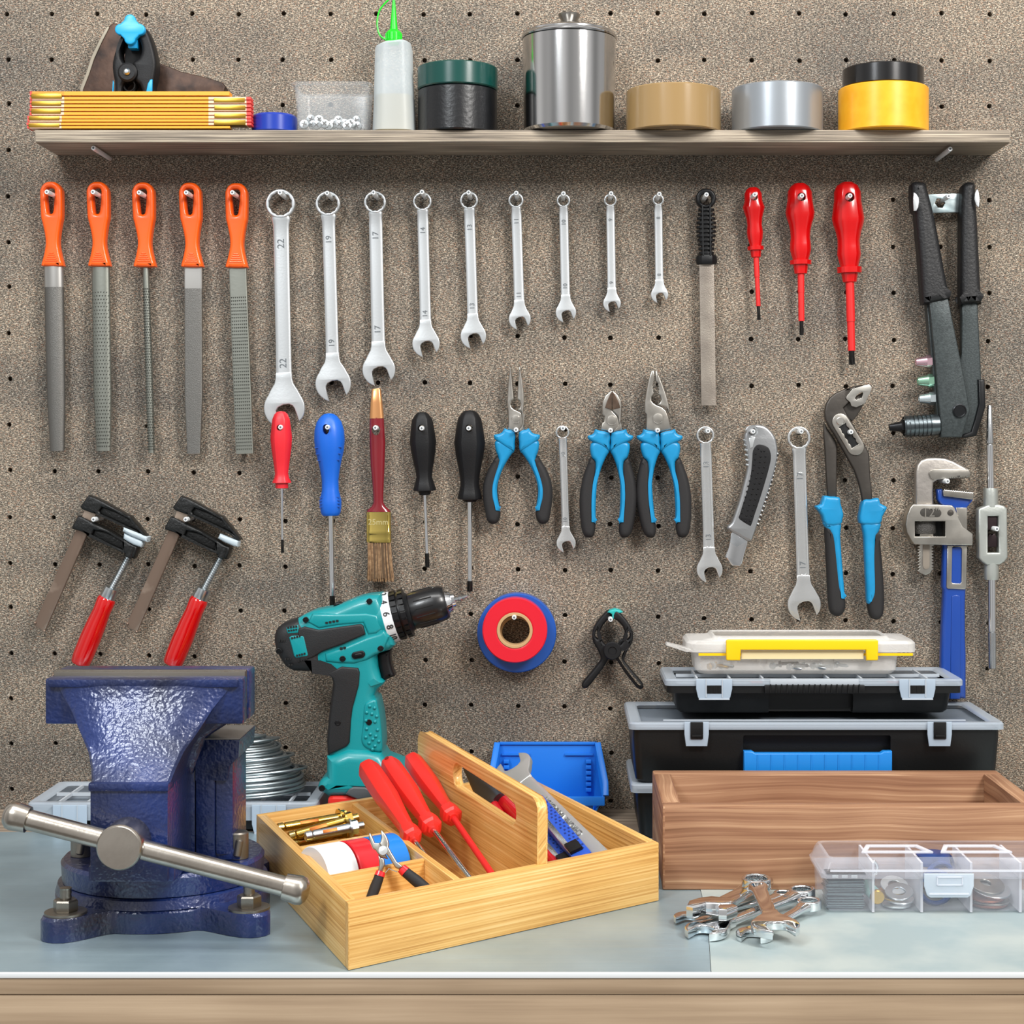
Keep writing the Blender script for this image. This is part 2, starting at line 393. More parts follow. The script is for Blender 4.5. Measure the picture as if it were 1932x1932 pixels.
for c in range(nc):
    for r in range(nr):
        q = [corner(c, r), corner(c+1, r), corner(c+1, r+1), corner(c, r+1)]
        outer = []
        for k in range(4):
            a, b = q[k], q[(k+1) % 4]
            for j in range(4): outer.append((a[0]+(b[0]-a[0])*j/4, a[1]+(b[1]-a[1])*j/4))
        hx, hy = holepx(c, r); hx += random.uniform(-1.5, 1.5); hy += random.uniform(-1.5, 1.5)
        o = len(V); R = 4.6
        V += [w0(*p) for p in outer]
        ring = [(hx+R*random.uniform(.93, 1.07)*math.cos(-3*PI/4+2*PI*i/16), hy+R*random.uniform(.93, 1.07)*math.sin(-3*PI/4+2*PI*i/16)) for i in range(16)]
        V += [w0(*p) for p in ring]; V += [(p[0], .012, p[2]) for p in V[o+16:o+32]]
        for i in range(16):
            j = (i+1) % 16
            Fc.append((o+i, o+j, o+16+j, o+16+i)); Fc.append((o+16+i, o+16+j, o+32+j, o+32+i))
        Fc.append(tuple(o+32+i for i in range(16)))
struct('wall_back', [(V, Fc)], board_mat(), label='grey-brown fibreboard pegboard wall with rows of drilled holes')
WX0, WX1 = W(colx[0]-44, 0, 0).x, W(colx[-1]+44, 0, 0).x
struct('floor', box(WX0-.6, WX1+.6, -2.6, .05, -.02, 0), mat('concrete', '77736d', .7, col2='5f5b56', nscale=6))

# ---------------------------------------------------------------- workbench
M_sheet = mat('zinc_sheet', 'a6bac2', .32, .5, col2='8fa3ac', nscale=9, bump=.25, bscale=35, dist=.0015)
def sheet_mat():
    m = M_sheet; nt = m.node_tree; N = nt.nodes; L = nt.links; b = N['Principled BSDF']
    tc = N.new('ShaderNodeTexCoord'); mp = N.new('ShaderNodeMapping'); mp.inputs['Scale'].default_value = (5, 260, 1); L.new(tc.outputs['Object'], mp.inputs[0])
    n = N.new('ShaderNodeTexNoise'); n.inputs['Scale'].default_value = 1; n.inputs['Detail'].default_value = 5; L.new(mp.outputs[0], n.inputs['Vector'])
    mr = N.new('ShaderNodeMapRange'); mr.inputs[3].default_value = .26; mr.inputs[4].default_value = .52; L.new(n.outputs[0], mr.inputs[0]); L.new(mr.outputs[0], b.inputs['Roughness'])
sheet_mat()
M_sheet2 = mat('weathered_sheet', 'a2b2b4', .5, .3, col2='b9c3c0', nscale=14, bump=.3, bscale=40, dist=.0012, contrast=(.4, .62))
M_bench = wood('beech', [(.25, '85705a'), (.5, 'a38d74'), (.75, 'b8a288')], 2, 90, .5, .15)
M_greywood = wood('grey_wood', [(.3, '5d5147'), (.5, '8a7b6b'), (.7, 'b3a390')], 5, 160, .7, .4)
YF = .588
T = Thing('workbench', 'long workbench with a blue-grey metal top and beech front', 'workbench', Vector((0, -YF, 0)))
ly = lambda Y: YF-Y                                          # distance from the board -> local y
xs = (1331-CX)/sY(.45)
def lw(px, py):                                              # pixel on the bench plane -> local x,y
    d = rays(px, py); t = -H/d.z; p = CAM+d*t; return (p.x, p.y+YF)
seam0, seam1 = lw(1312, 1640), lw(1342, 1837); sm_ = [lw(1326, 1700), lw(1336, 1760)]
back = ly(.112)
sx = seam0[0]-(seam1[0]-seam0[0])*.6
T.part('metal_sheet', prism([(-1.0, .0036), (seam1[0], .0036), sm_[1], sm_[0], seam0, (sx, back), (-1.0, back)], BZ-.003, BZ), M_sheet, label='brushed blue-grey left metal sheet')
T.part('metal_sheet', prism([(seam1[0]+.0004, .0036), (.95, .0036), (.95, back), (sx+.0004, back), (seam0[0]+.0004, seam0[1]), (sm_[0][0]+.0004, sm_[0][1]), (sm_[1][0]+.0004, sm_[1][1])], BZ-.003, BZ+.0004), M_sheet2, label='weathered pale right metal sheet')
T.part('edge_strip', box(-1.0, .95, 0, .0035, BZ-.0034, BZ+.0003, .0003), mat('polished_edge', 'e6eaec', .35, .15), label='bright polished front edge strip')
T.part('bench_board', box(-1.0, .95, back+.0004, ly(.0005), BZ-.035, BZ, .0006), M_greywood, grain=(1, 0, 0), label='grey-brown rear board of the top')
T.part('core_board', box(-1.0, .95, .021, back, BZ-.035, BZ-.0032), M_bench, grain=(1, 0, 0))
T.part('apron', box(-1.0, .95, .001, .02, BZ-.0155, BZ-.0035, .0003), M_bench, grain=(1, 0, 0))
T.part('front_rail', box(-1.0, .95, .0015, .028, BZ-.12, BZ-.0163, .0003), M_bench, grain=(1, 0, 0))
for xx in (-.97, .88):
    for yy in (.03, .5): T.part('leg', box(xx, xx+.06, yy, yy+.06, 0, BZ-.036, .002), M_bench, grain=(0, 0, 1))

# ---------------------------------------------------------------- shelf
SH = .08; sF = sY(SH); ZT = CAM.z+(850-245)/sF; ZBt = CAM.z+(850-268.5)/sF
X0, X1 = (65-CX)/sF, (1907-CX)/sF
M_shelf = wood('weathered_spruce', [(.3, '443e38'), (.42, '6f665b'), (.54, '978b7b'), (.68, 'cbbea9')], 7, 650, .7, .5, knots=3)
solo('wall_shelf', 'long weathered grey wooden shelf board across the top of the pegboard', 'shelf', Vector((0, 0, ZBt)), box(X0, X1, -SH, -.0005, 0, ZT-ZBt, .0012), M_shelf, grain=(1, 0, 0))

# ---------------------------------------------------------------- pegs
M_peg = mat('peg_zinc', 'f2f6f7', .25, .35)
def peg(px, py, what, Y=None, r=.0026, rear=-.004):
    if Y is None: Y = .042 if py < 500 else .034
    p = W(px, py, Y); o = Vector((p.x, 0, p.z)); L = Y
    g = lathe((0, -rear, 0), (0, -1, 0), [(0, r*.9), (L-rear-.0008, r), (L-rear, r*.82)], 14)
    h = lathe((0, -L+.0006, 0), (0, -1, 0), [(0, r*.45), (.0008, r*.45)], 6)
    solo('screw_peg', 'zinc screw peg '+what, 'peg', o, [g, h+(1,)], [M_peg, M_mark], 'zinc screw pegs in the pegboard')
for a in ((88, 362, 'in the loop of the file furthest left'), (175, 362, 'in the loop of the second orange-handled file'), (262, 363, 'in the loop of the slim round file'), (351, 363, 'in the loop of the fourth orange-handled file'), (438, 363, 'in the loop of the fifth orange-handled file from the left'),
          (528, 363, 'inside the ring of the size 22 spanner'), (617, 364, 'inside the ring of the size 19 spanner'), (704.5, 363, 'inside the ring of the size 17 spanner'), (796, 362, 'inside the ring of the size 14 spanner'), (884, 363, 'inside the ring of the size 13 spanner'), (974, 364, 'inside the ring of the size 11 spanner'), (1063, 365, 'inside the ring of the size 10 spanner'), (1153, 365, 'inside the ring of the size 9 spanner'), (1244, 366, 'inside the ring of the size 8 spanner'),
          (1333, 367, 'holding the black-handled flat file'), (1424, 367, 'holding the smallest red insulated screwdriver on the wall'), (1513, 369, 'holding the middle red insulated screwdriver on the wall'), (1604, 369, 'holding the largest red insulated screwdriver on the wall'), (1790, 370, 'in the latch plate of the rivet gun'),
          (529, 806, 'through the short red screwdriver handle'), (617.5, 806, 'through the blue screwdriver handle'), (708, 807, 'through the paintbrush handle'), (795.5, 808, 'through the shorter black screwdriver handle'), (884, 808, 'through the longer black screwdriver handle'), (973.5, 811, 'under the joint of the needle-nose pliers'), (1062, 808, 'inside the ring of the smallest lower spanner'), (1152, 812, 'under the joint of the diagonal cutters'), (1241, 812, 'under the joint of the combination pliers'),
          (1336, 813, 'inside the ring of the lower size 13 spanner'), (1421, 814, 'through the end of the silver snap-off knife'), (1512, 814, 'inside the ring of the lower size 17 spanner'), (1606, 815, 'in the slot of the water pump pliers'), (1788, 908, 'under the hook jaw of the pipe wrench'), (1881, 998, 'in the window of the tap wrench'),
          (176, 980, 'between the jaws of the left bar clamp'), (350, 980, 'between the jaws of the right bar clamp'), (1152, 1169, 'in the jaws of the black spring clamp')): peg(a[0], a[1], a[2])
peg(970, 1165, 'inside the core of the red tape on the wall', .045)
peg(176, 279, 'under the left end of the shelf', .066); peg(1793, 281, 'under the right end of the shelf', .066)

# ---------------------------------------------------------------- things on the shelf
def vroll(name, label, cat, x0, x1, ytop, tapemat, zb=ZT, Yc=None, rin=.5, group=None, core=True, lip=None, bev=.0012):
    s = sY(.05); R = (x1-x0)/2/s; Yc = Yc or max(R+.004, .046); s = sY(Yc); R = (x1-x0)/2/s
    xc = ((x0+x1)/2-CX)/s; zt = CAM.z+(850-ytop)*(D-Yc-R)/F
    T = Thing(name, label, cat, Vector((xc, -Yc, zb)), group)
    h = zt-zb; ri = R*rin+.0035
    T.part('tape', ringg((0, 0, .0003), (0, 0, 1), R, ri, h-.0003, 96, bev), tapemat)
    T.part('core', ringg((0, 0, .0008), (0, 0, 1), ri-.0002, ri-.004, h-.002, 64, .0005), mat('cardboard', '9a805c', .8))
    return T, zt, R, (xc, Yc)
# folding rule
zz = Z(0, 0, 3.864); Yr = .078; T = Thing('folding_rule', 'folded yellow folding rule with red-tipped ends and brass hinges on the shelf', 'ruler', W(60, 243, Yr))
M_ruley = mat('rule_yellow', 'ee9c00', .35); M_ruleo = mat('rule_orange', 'ef8a10', .4); M_rulet = mat('bare_beech_tip', 'e9c2a4', .6); M_ruler = mat('rule_red', 'e8433a', .5)
ys = [(664, 697), (704, 727), (731, 754), (759, 782), (787, 810), (815, 838), (842, 865), (867, 888), (892, 912), (917, 936)]
xl = [218, 218, 218, 217, 216, 216, 200, 200, 194, 198]; xr = [1672, 1827, 1829, 1829, 1829, 1829, 1829, 1831, 1831, 1676]
sc = 3.864
for i, (a, b) in enumerate(ys):
    z0 = T.l(0, b/sc, Yr).z+.0002; z1 = T.l(0, a/sc, Yr).z-.0003
    if i == 9: z0 = ZT-T.o.location.z+.0002 if False else z0
    xa, xb = T.l(xl[i]/sc, 200, Yr).x, T.l(xr[i]/sc, 200, Yr).x
    tl = T.l((xl[i]+250)/sc, 200, Yr).x; tr = T.l((1520 if i not in (0, 9) else xr[i]-2)/sc, 200, Yr).x
    rl, rr = xa+.0022, xb-.0045
    gs = []
    def seg(x0, x1, k, sk=0):
        q = [(x0, 0), (x1, 0), (x1, .016), (x0, .016)]; g = prism(q, z0, z1)
        gs.append(g+(k,))
    seg(xa, rl, 2); seg(rl, tl, 1 if i else 3); seg(tl, tr, 0)
    if i in (0, 9): seg(tr, xb, 0)
    else: seg(tr, rr, 1); seg(rr, xb, 2)
    T.part('rule_blade', gs, [M_ruley, M_rulet, M_ruler, M_ruleo])
for a, b, c, d in ((228, 452, 682, 720), (230, 447, 738, 772), (228, 444, 792, 830), (212, 434, 846, 878), (208, 434, 898, 930), (1560, 1785, 714, 748), (1563, 1790, 768, 803), (1563, 1792, 828, 862), (1560, 1790, 876, 912)):
    p0 = T.l(a/sc, d/sc, Yr); p1 = T.l(b/sc, c/sc, Yr)
    h = T.part('hinge', box(p0.x, p1.x, -.0006, .0155, p0.z, p1.z, .0005), M_brass, label='brass hinge')
# axe head
T = Thing('axe_head', 'rusty brown axe head standing behind the folding rule', 'axe head', W(265, 243, .014))
M_rust = mat('rusted_iron', '2c201b', .5, .5, col2='553f33', nscale=55, bump=.5, bscale=150)
ol = zz([(605, 680), (605, 660), (650, 555), (690, 430), (760, 285), (810, 202), (838, 183), (866, 188), (920, 235), (1000, 330), (1100, 420), (1170, 470), (1250, 500), (1340, 535), (1450, 560), (1560, 588), (1635, 615), (1656, 645), (1645, 680), (1640, 960), (700, 960)])
T.part('blade', plate([T.Q(ol)], 0, .018, .002), M_rust)
edge = zz([(604, 690), (600, 660), (645, 550), (685, 425), (755, 283), (800, 208), (815, 215), (762, 320), (705, 445), (665, 565), (625, 665), (622, 690)])
T.part('cutting_edge', plate([T.Q(edge)], -.0095, .0012, .0003), mat('ground_edge', '8d8576', .5, .6), label='pale ground cutting edge')
# spring clamp on shelf
T = Thing('spring_clamp', 'black spring clamp with bright blue cross-shaped pads, upright on the shelf', 'clamp', W(252, 243, .042))
lf = zz([(915, 240), (880, 310), (848, 400), (832, 480), (838, 560), (850, 640), (845, 940), (900, 940), (905, 660), (940, 600), (905, 540), (925, 490), (895, 440), (892, 370), (925, 290), (950, 260), (945, 215), (920, 215)])
rt = zz([(1000, 205), (1050, 200), (1090, 240), (1125, 330), (1150, 430), (1155, 500), (1140, 600), (1130, 660), (1135, 940), (1050, 940), (1050, 670), (1000, 600), (1000, 540), (985, 475), (1030, 440), (1050, 380), (1035, 310), (1005, 270)])
T.part('clamp_arm', plate([T.Q(sm(lf, 3))], .002, .022, .004, 3), M_blackrub); T.part('clamp_arm', plate([T.Q(sm(rt, 3))], 0, .024, .004, 3), M_blackrub)
c = T.q(*zz([(953, 548)])[0]); T.part('pivot', [lathe((c[0], 0, c[1]), (0, -1, 0), [(0, .010), (.0145, .010), (.016, .008)], 32), lathe((c[0], 0, c[1]), (0, -1, 0), [(.015, .0036), (.0172, .0036), (.019, .002), (.0193, 0)], 24)+(1,)], [M_blackrub, M_zinc])
cx, cz = T.q(*zz([(976, 243)])[0]); r = 22/1800/1.9
cross = []
for k in range(4):
    a = PI/2*k
    for b in range(-5, 6): cross.append((cx+math.cos(a)*.0098+math.cos(a+b*PI/10)*.0058, cz+math.sin(a)*.0098+math.sin(a+b*PI/10)*.0058))
T.part('pad', [plate([cross], -.014, .008, .0015), box(cx-.004, cx+.006, -.010, .010, cz-.018, cz-.002, .002)], mat('sky_blue_plastic', '1aa0dd', .35), label='blue cross-shaped pad')
for pts in ([(1118, 600), (1133, 598), (1131, 690), (1088, 690), (1100, 630)], [(847, 605), (853, 620), (850, 690), (842, 690)]):
    T.part('grip_inlay', plate([T.Q(zz(pts))], -.0125, .003, .0006), MC['sky_blue_plastic'], label='blue grip inlay')
T.part('spring', [tube([(c[0]+math.cos(t*.5)*.006, .008-t*.0004, c[1]-.012+math.sin(t*.5)*.006) for t in range(40)], .0008), box(c[0]-.007, c[0]+.012, .002, .009, c[1]+.006, c[1]+.036, .002)], M_void)
# blue tape
T = Thing('electrical_tape', 'small dark blue tape roll lying flat between the folding rule and the clear tub', 'tape roll', W(518, 243, .05)); T.o.location.z = ZT; T.M = Matrix.Translation(T.o.location); T.Mi = T.M.inverted()
R = 43/sY(.05); hh = CAM.z+(850-211)*(D-.05-R)/F-ZT
T.part('tape', ringg((0, 0, .0002), (0, 0, 1), R, R*.55, hh, 72, .0022), mat('dark_blue_tape', '12349b', .3, coat=.3)); T.part('core', ringg((0, 0, .001), (0, 0, 1), R*.54, R*.46, hh-.002, 48), mat('grey_core', '8a8a88', .7))
# clear tub with screws
M_clear = mat('clear_plastic', 'd9e0e4', .12, alpha=.09, spec=.8)
yc = .045; s = sY(yc); x = lambda p: (p-CX)/s
T = Thing('clear_tub', 'clear plastic tub with a rolled rim, holding loose screws, on the shelf', 'tub', Vector((x(632), -yc, ZT)))
zt = CAM.z+(850-152)/sY(.08)-ZT; wb = 127/s; wtp = 138/s; X = x(631)-x(632)
T.part('body', loops([rrect(X, 0, wb-.004, .052, .008, .0004), rrect(X, 0, wb, .056, .008, .003), rrect(X, 0, wtp, .064, .01, zt-.003), rrect(X, 0, wtp-.002, .062, .01, zt-.003), rrect(X, 0, wb-.002, .054, .008, .0042), rrect(X, 0, wb-.008, .048, .008, .0016)]), M_clear)
T.part('rim', loops([rrect(X, 0, wtp, .064, .01, zt-.004), rrect(X, 0, 150/s, .07, .012, zt-.003), rrect(X, 0, 150/s, .07, .012, zt-.0005), rrect(X, 0, 146/s, .066, .01, zt), rrect(X, 0, wtp-.002, .062, .01, zt-.001), rrect(X, 0, wtp-.001, .063, .01, zt-.004)], closed=True), M_clear)
k = 0; tubs = [(573, 234), (589.5, 234), (611, 233), (629, 233), (649, 232), (661, 232), (674, 237), (586, 224), (601, 225), (640, 234), (672, 226), (598, 236), (620, 238), (638, 226), (655, 238)]
for (px, py) in tubs:
    k += 1; yy = .066-.006*(k % 3); p = W(px, py, yy); p.z = max(p.z, ZT+.0062)
    if p.z > ZT+.008: p.y += .004; 
    g = [lathe((0, -.003, 0), (0, 1, 0), [(0, .0022), (.0006, .0045), (.002, .0049), (.0035, .0024), (.015, .0019), (.018, .0004)], 18)]
    g.append(box(-.0028, .0028, -.0033, -.0024, -.0006, .0006)+(1,)); g.append(box(-.0006, .0006, -.0033, -.0024, -.0028, .0028)+(1,))
    solo('screw', 'cross-head zinc screw lying in the clear tub, '+NTH[sorted(tubs).index((px, py))]+' from the left', 'screw', Matrix.Translation(p) @ Matrix.Rotation(random.uniform(0, 1.5), 4, 'Y') @ Matrix.Rotation(random.uniform(-.15, .15), 4, 'X'), g, [M_zinc, M_darksteel], 'screws in the clear tub')
# glue bottle
yc = .046; s = sY(yc); T = Thing('glue_bottle', 'translucent white squeeze bottle with a green nozzle cap', 'bottle', Vector(((744-CX)/s, -yc, ZT)))
zb = lambda py: CAM.z+(850-py)/s-ZT
xx = lambda px: (px-744)/s
secs = [(zb(250), 704, 784, 1), (zb(244), 704, 784, 1), (zb(200), 706, 782, 1), (zb(140), 707.5, 779, 1), (zb(96), 708.5, 778, 1), (zb(88), 710, 776, .97), (zb(84), 716, 768, .85), (zb(81.5), 727, 757, .6)]
M_hdpe = mat('milky_plastic', 'ccd6da', .35, alpha=.42); M_hdpe.node_tree.nodes['Principled BSDF'].inputs['Subsurface Weight'].default_value = .0
T.part('bottle_body', loft([(xx((a+b)/2), 0, z, (b-a)/2/s, .021*k) for z, a, b, k in secs if z > 0 or z > -1][1:] if False else [((xx((a+b)/2)), 0, max(z, .0005 if i == 0 else z), (b-a)/2/s, .021*k) for i, (z, a, b, k) in enumerate(secs)], 40, 3.2), M_hdpe)
T.part('glue', loft([(0, 0, .002, 38/s, .019), (0, 0, zb(215), 37.5/s, .019), (0, 0, zb(183), 36/s, .019)], 32, 3.2), mat('glue', 'a89c80', .4))
cp = T.part('cap', [lathe((xx(743), 0, zb(80)), (0, 0, 1), [(0, 15.8/s), (3/s, 16/s), (3.2/s, 15/s), (17/s, 15/s), (21/s, 12/s), (24/s, 7.5/s), (80/s, 2.4/s)], 40), lathe((xx(743), 0, zb(84)), (0, 0, 1), [(0, 10/s), (6/s, 10/s)], 24)], mat('bright_green_plastic', '14c61f', .3), label='bright green nozzle cap')
for i in range(20):
    a = 2*PI*i/20; T.part('cap_rib', box(-.0004, .0004, -.0006, .0006, 0, 12/s), MC['bright_green_plastic'], parent=cp).location = (xx(743)+math.cos(a)*15.2/s, math.sin(a)*15.2/s, zb(76)) if i < 0 else (xx(743)+math.cos(a)*15.2/s, math.sin(a)*15.2/s, zb(76))
pz = Z(450, 0, 3.788)([(1092, -10), (1050, 30), (1012, 80), (996, 140), (996, 200), (1012, 255), (1045, 285), (1080, 295)])
T.part('strap', tube(smo([(xx(p[0]), -.004, zb(p[1])) for p in pz]), .0009, 8), MC['bright_green_plastic'], label='thin green cap strap')
# tape rolls, pot
_, zt, R, (xc_, yc_) = vroll('duct_tape', 'black tape roll under the green roll, right of the glue bottle', 'tape roll', 789, 938, 157, mat('black_duct_tape', '0e0f12', .33, bump=.4, bscale=260, coat=.2))
vroll('packing_tape', 'dark green tape roll stacked on the black roll', 'tape roll', 788, 939, 112, mat('green_tape', '043f39', .25, coat=.3), zb=zt+.0003, Yc=yc_)
yc = .054; s = sY(yc); T = Thing('lidded_pot', 'tall brushed stainless steel pot with a domed lid', 'pot', Vector(((1074-CX)/s, -yc, ZT)))
zb = lambda py: CAM.z+(850-py)/s-ZT
M_ss = mat('stainless', 'c6c6c6', .13, 1, bump=.03, bscale=200)
T.part('body', lathe((0, 0, 0), (0, 0, 1), [(.0003, .038), (.0012, .0445), (.004, 86/s), (zb(76), 88/s), (zb(76), 86/s), (.006, 84/s), (.004, .02)], 96), M_ss)
ld = T.part('lid', lathe((0, 0, 0), (0, 0, 1), [(zb(76), 85/s), (zb(74.5), 90/s), (zb(72), 91/s), (zb(69.5), 90/s), (zb(67), 87/s), (zb(64), 86.5/s), (zb(61), 80/s), (zb(55), 62/s), (zb(50), 40/s), (zb(47.5), 15/s), (zb(47.3), 0)], 96), M_ss)
T.part('knob', lathe((0, 0, 0), (0, 0, 1), [(zb(49), 9/s), (zb(43), 12/s), (zb(32), 20/s), (zb(28), 21/s), (zb(26), 19/s), (zb(25.5), 0)], 48), M_steel, parent=ld)
vroll('packing_tape', 'glossy tan brown tape roll right of the steel pot', 'tape roll', 1181, 1360, 154, mat('tan_tape', '957a51', .16, coat=.5, bump=.04, bscale=40))
def ducttape():
    m = mat('silver_duct_tape', '9aa0a6', .3, .55, bump=.2, bscale=30); return m
vroll('duct_tape', 'ribbed silver-grey duct tape roll between the tan and the yellow rolls', 'tape roll', 1381, 1552, 151, ducttape())
_, zt, R, (xc_, yc_) = vroll('carpet_tape', 'wide amber yellow tape roll near the right end of the shelf', 'tape roll', 1582, 1751, 151, mat('amber_tape', 'e9a010', .32, col2='f0ad22', nscale=70, coat=.2))
vroll('electrical_tape', 'shiny black tape roll stacked on the amber roll', 'tape roll', 1590, 1742, 114, mat('black_vinyl', '0a0a0c', .22, coat=.3), zb=zt+.0003, Yc=yc_)
# ---------------------------------------------------------------- row of files
M_file = mat('file_steel', '73716d', .45, .85, bump=.7, bscale=1400, dist=.0004); M_fileplain = mat('file_tang_steel', 'b0aeaa', .35, .85)
M_rasp = mat('rasp_steel', '8b8d85', .4, .85, bump=.1)
zz = Z(50, 320, 4.293)
def ofile(dx, dy, kind, label, pb, tip, w0, w1):
    # dx: shift of the handle from the first one; tip: px of the blade's end; w half-widths
    T = wt('file', label, 'file', 100+dx[0], 375+dy, .014, 'orange-handled files')
    n = 9
    def mv(p): f = (p[1]-103)/667; return (p[0]+(dx[0]+(dx[1]-dx[0])*f)*4.293, p[1]+dy*4.293)
    out = [(208, 103), (245, 108), (275, 130), (293, 162), (299, 200), (299, 380), (290, 430), (276, 520), (270, 590), (275, 640), (290, 710), (306, 770), (300, 786), (218, 790), (138, 784), (132, 770), (148, 710), (162, 640), (166, 590), (158, 520), (138, 430), (127, 380), (120, 200), (125, 162), (142, 130), (172, 108)]
    hole = [(195, 150), (225, 155), (240, 180), (236, 250), (228, 340), (216, 362), (196, 362), (183, 345), (172, 250), (165, 190), (172, 158)]
    h = T.part('handle', plate([T.Q(zz([mv(p) for p in sm(out, 3)])), T.Q(zz([mv(p) for p in sm(hole, 3)]))], 0, .015, .0036, 5), M_orange, label='orange plastic handle')
    for i in range(5):
        yy = 680+i*16; hw = 20+i*8; a = T.q(*zz([mv((218-hw, yy))])[0]); b = T.q(*zz([mv((218+hw, yy))])[0])
        T.part('grip_rib', cyl((a[0], -.0074, a[1]), (b[0], -.0074, b[1]), .0008, 8, .0003), M_orange, parent=h)
    a = T.q(pb[0], pb[1]); b = T.q(*tip); s = sY(.014)
    P0 = Vector((a[0], 0, a[1]+.004)); P1 = Vector((b[0], 0, b[1]))
    def at(f): return P0.lerp(P1, f)
    if kind == 'halfround':
        g = loft([(*at(f), w/s, .0055*k) for f, w, k in ((0, w0, 1), (.45, w0, 1), (.75, (w0*.75+w1*.25), .9), (1, w1, .7))], 24, 2.0); fp = .13
    elif kind == 'flat':
        g = loft([(*at(f), w/s, .0025) for f, w in ((0, w0), (.7, w0), (1, w1))], 16, 14); fp = .13
    elif kind == 'rasp':
        g = loft([(*at(f), w/s, .004*k) for f, w, k in ((0, w0, 1), (.7, w0, 1), (1, w1, .8))], 24, 2.3)
    elif kind == 'flatrasp':
        g = loft([(*at(f), w/s, .003) for f, w in ((0, w0), (1, w1))], 16, 14)
    else:
        g = loft([(*at(f), w/s, w/s) for f, w in ((0, w0), (.12, w0+.3), (.75, w0+.8), (1, w1))], 16, 2)
    bl = T.part('blade', [g], M_file if kind in ('halfround', 'flat') else M_rasp)
    ax = (P1-P0).normalized(); lat = Vector((-ax.z, 0, ax.x))
    if kind in ('halfround', 'flat'):
        tang = loft([(*at(0), w0/s*1.01, .0056 if kind == 'halfround' else .0026), (*at(.1), w0/s*1.01, .0056 if kind == 'halfround' else .0026), (*at(.125), w0/s*1.005, .0055 if kind == 'halfround' else .0025)], 24, 2 if kind == 'halfround' else 14)
        T.part('bare_steel', tang, M_fileplain, parent=bl, label='smooth uncut steel by the handle')
    else:
        gs = []; cols = {'rasp': 6, 'flatrasp': 8, 'round': 5}[kind]; rows = {'rasp': 44, 'flatrasp': 46, 'round': 60}[kind]; st = {'rasp': .15, 'flatrasp': .17, 'round': .13}[kind]
        for r_ in range(rows):
            f = st+(.99-st)*r_/rows
            for c in range(cols):
                u = (c+.5+(.25 if r_ % 2 else -.25)*(kind != 'flatrasp'))/cols*2-1
                ww = (w0+(w1-w0)*max(0, f-.7)/.3)/s if kind == 'rasp' else (w0+(w1-w0)*f)/s if kind == 'flatrasp' else (w0+.6)/s
                if kind == 'rasp': off = ww*u*.92; dep = -.004*math.sqrt(max(0, 1-u*u*.85))
                elif kind == 'flatrasp': off = ww*u*.92; dep = -.003
                else: a_ = u*PI/2*.9; off = ww*math.sin(a_); dep = -ww*math.cos(a_)
                p = at(f)+lat*off+Vector((0, dep, 0)); e = .0009
                gs.append(([p+lat*e, p-lat*e, p+ax*e*1.8, p+Vector((0, -e*1.1, 0))+ax*e*1.2], [(0, 1, 3), (1, 2, 3), (2, 0, 3)]))
        T.part('teeth', gs, mat('rasp_teeth', '4f514c', .4, .8), parent=bl, angle=5)
ofile((0, 0), 0, 'halfround', 'half-round file with fine cross-cut grey blade, furthest left', (101.5, 505), (108, 851), 18.3, 13.5)
ofile((87.5, 88), 0, 'rasp', 'wood rasp with a wide rounded dotted blade, second file from the left', (190, 505), (195.5, 851), 17, 13.5)
ofile((173, 173.5), 1, 'round', 'slim round rasp file with a thin rod-like blade', (275, 505), (286, 855), 6.2, 5.8)
ofile((261, 263), 1.5, 'flat', 'flat tapered file with a fine-cut blade, fourth from the left', (365, 507), (366, 856), 16.3, 12)
ofile((349, 346.5), 2.5, 'flatrasp', 'flat rasp with rows of coarse teeth beside the size 22 spanner', (448.5, 507), (462, 856), 16.2, 16.5)

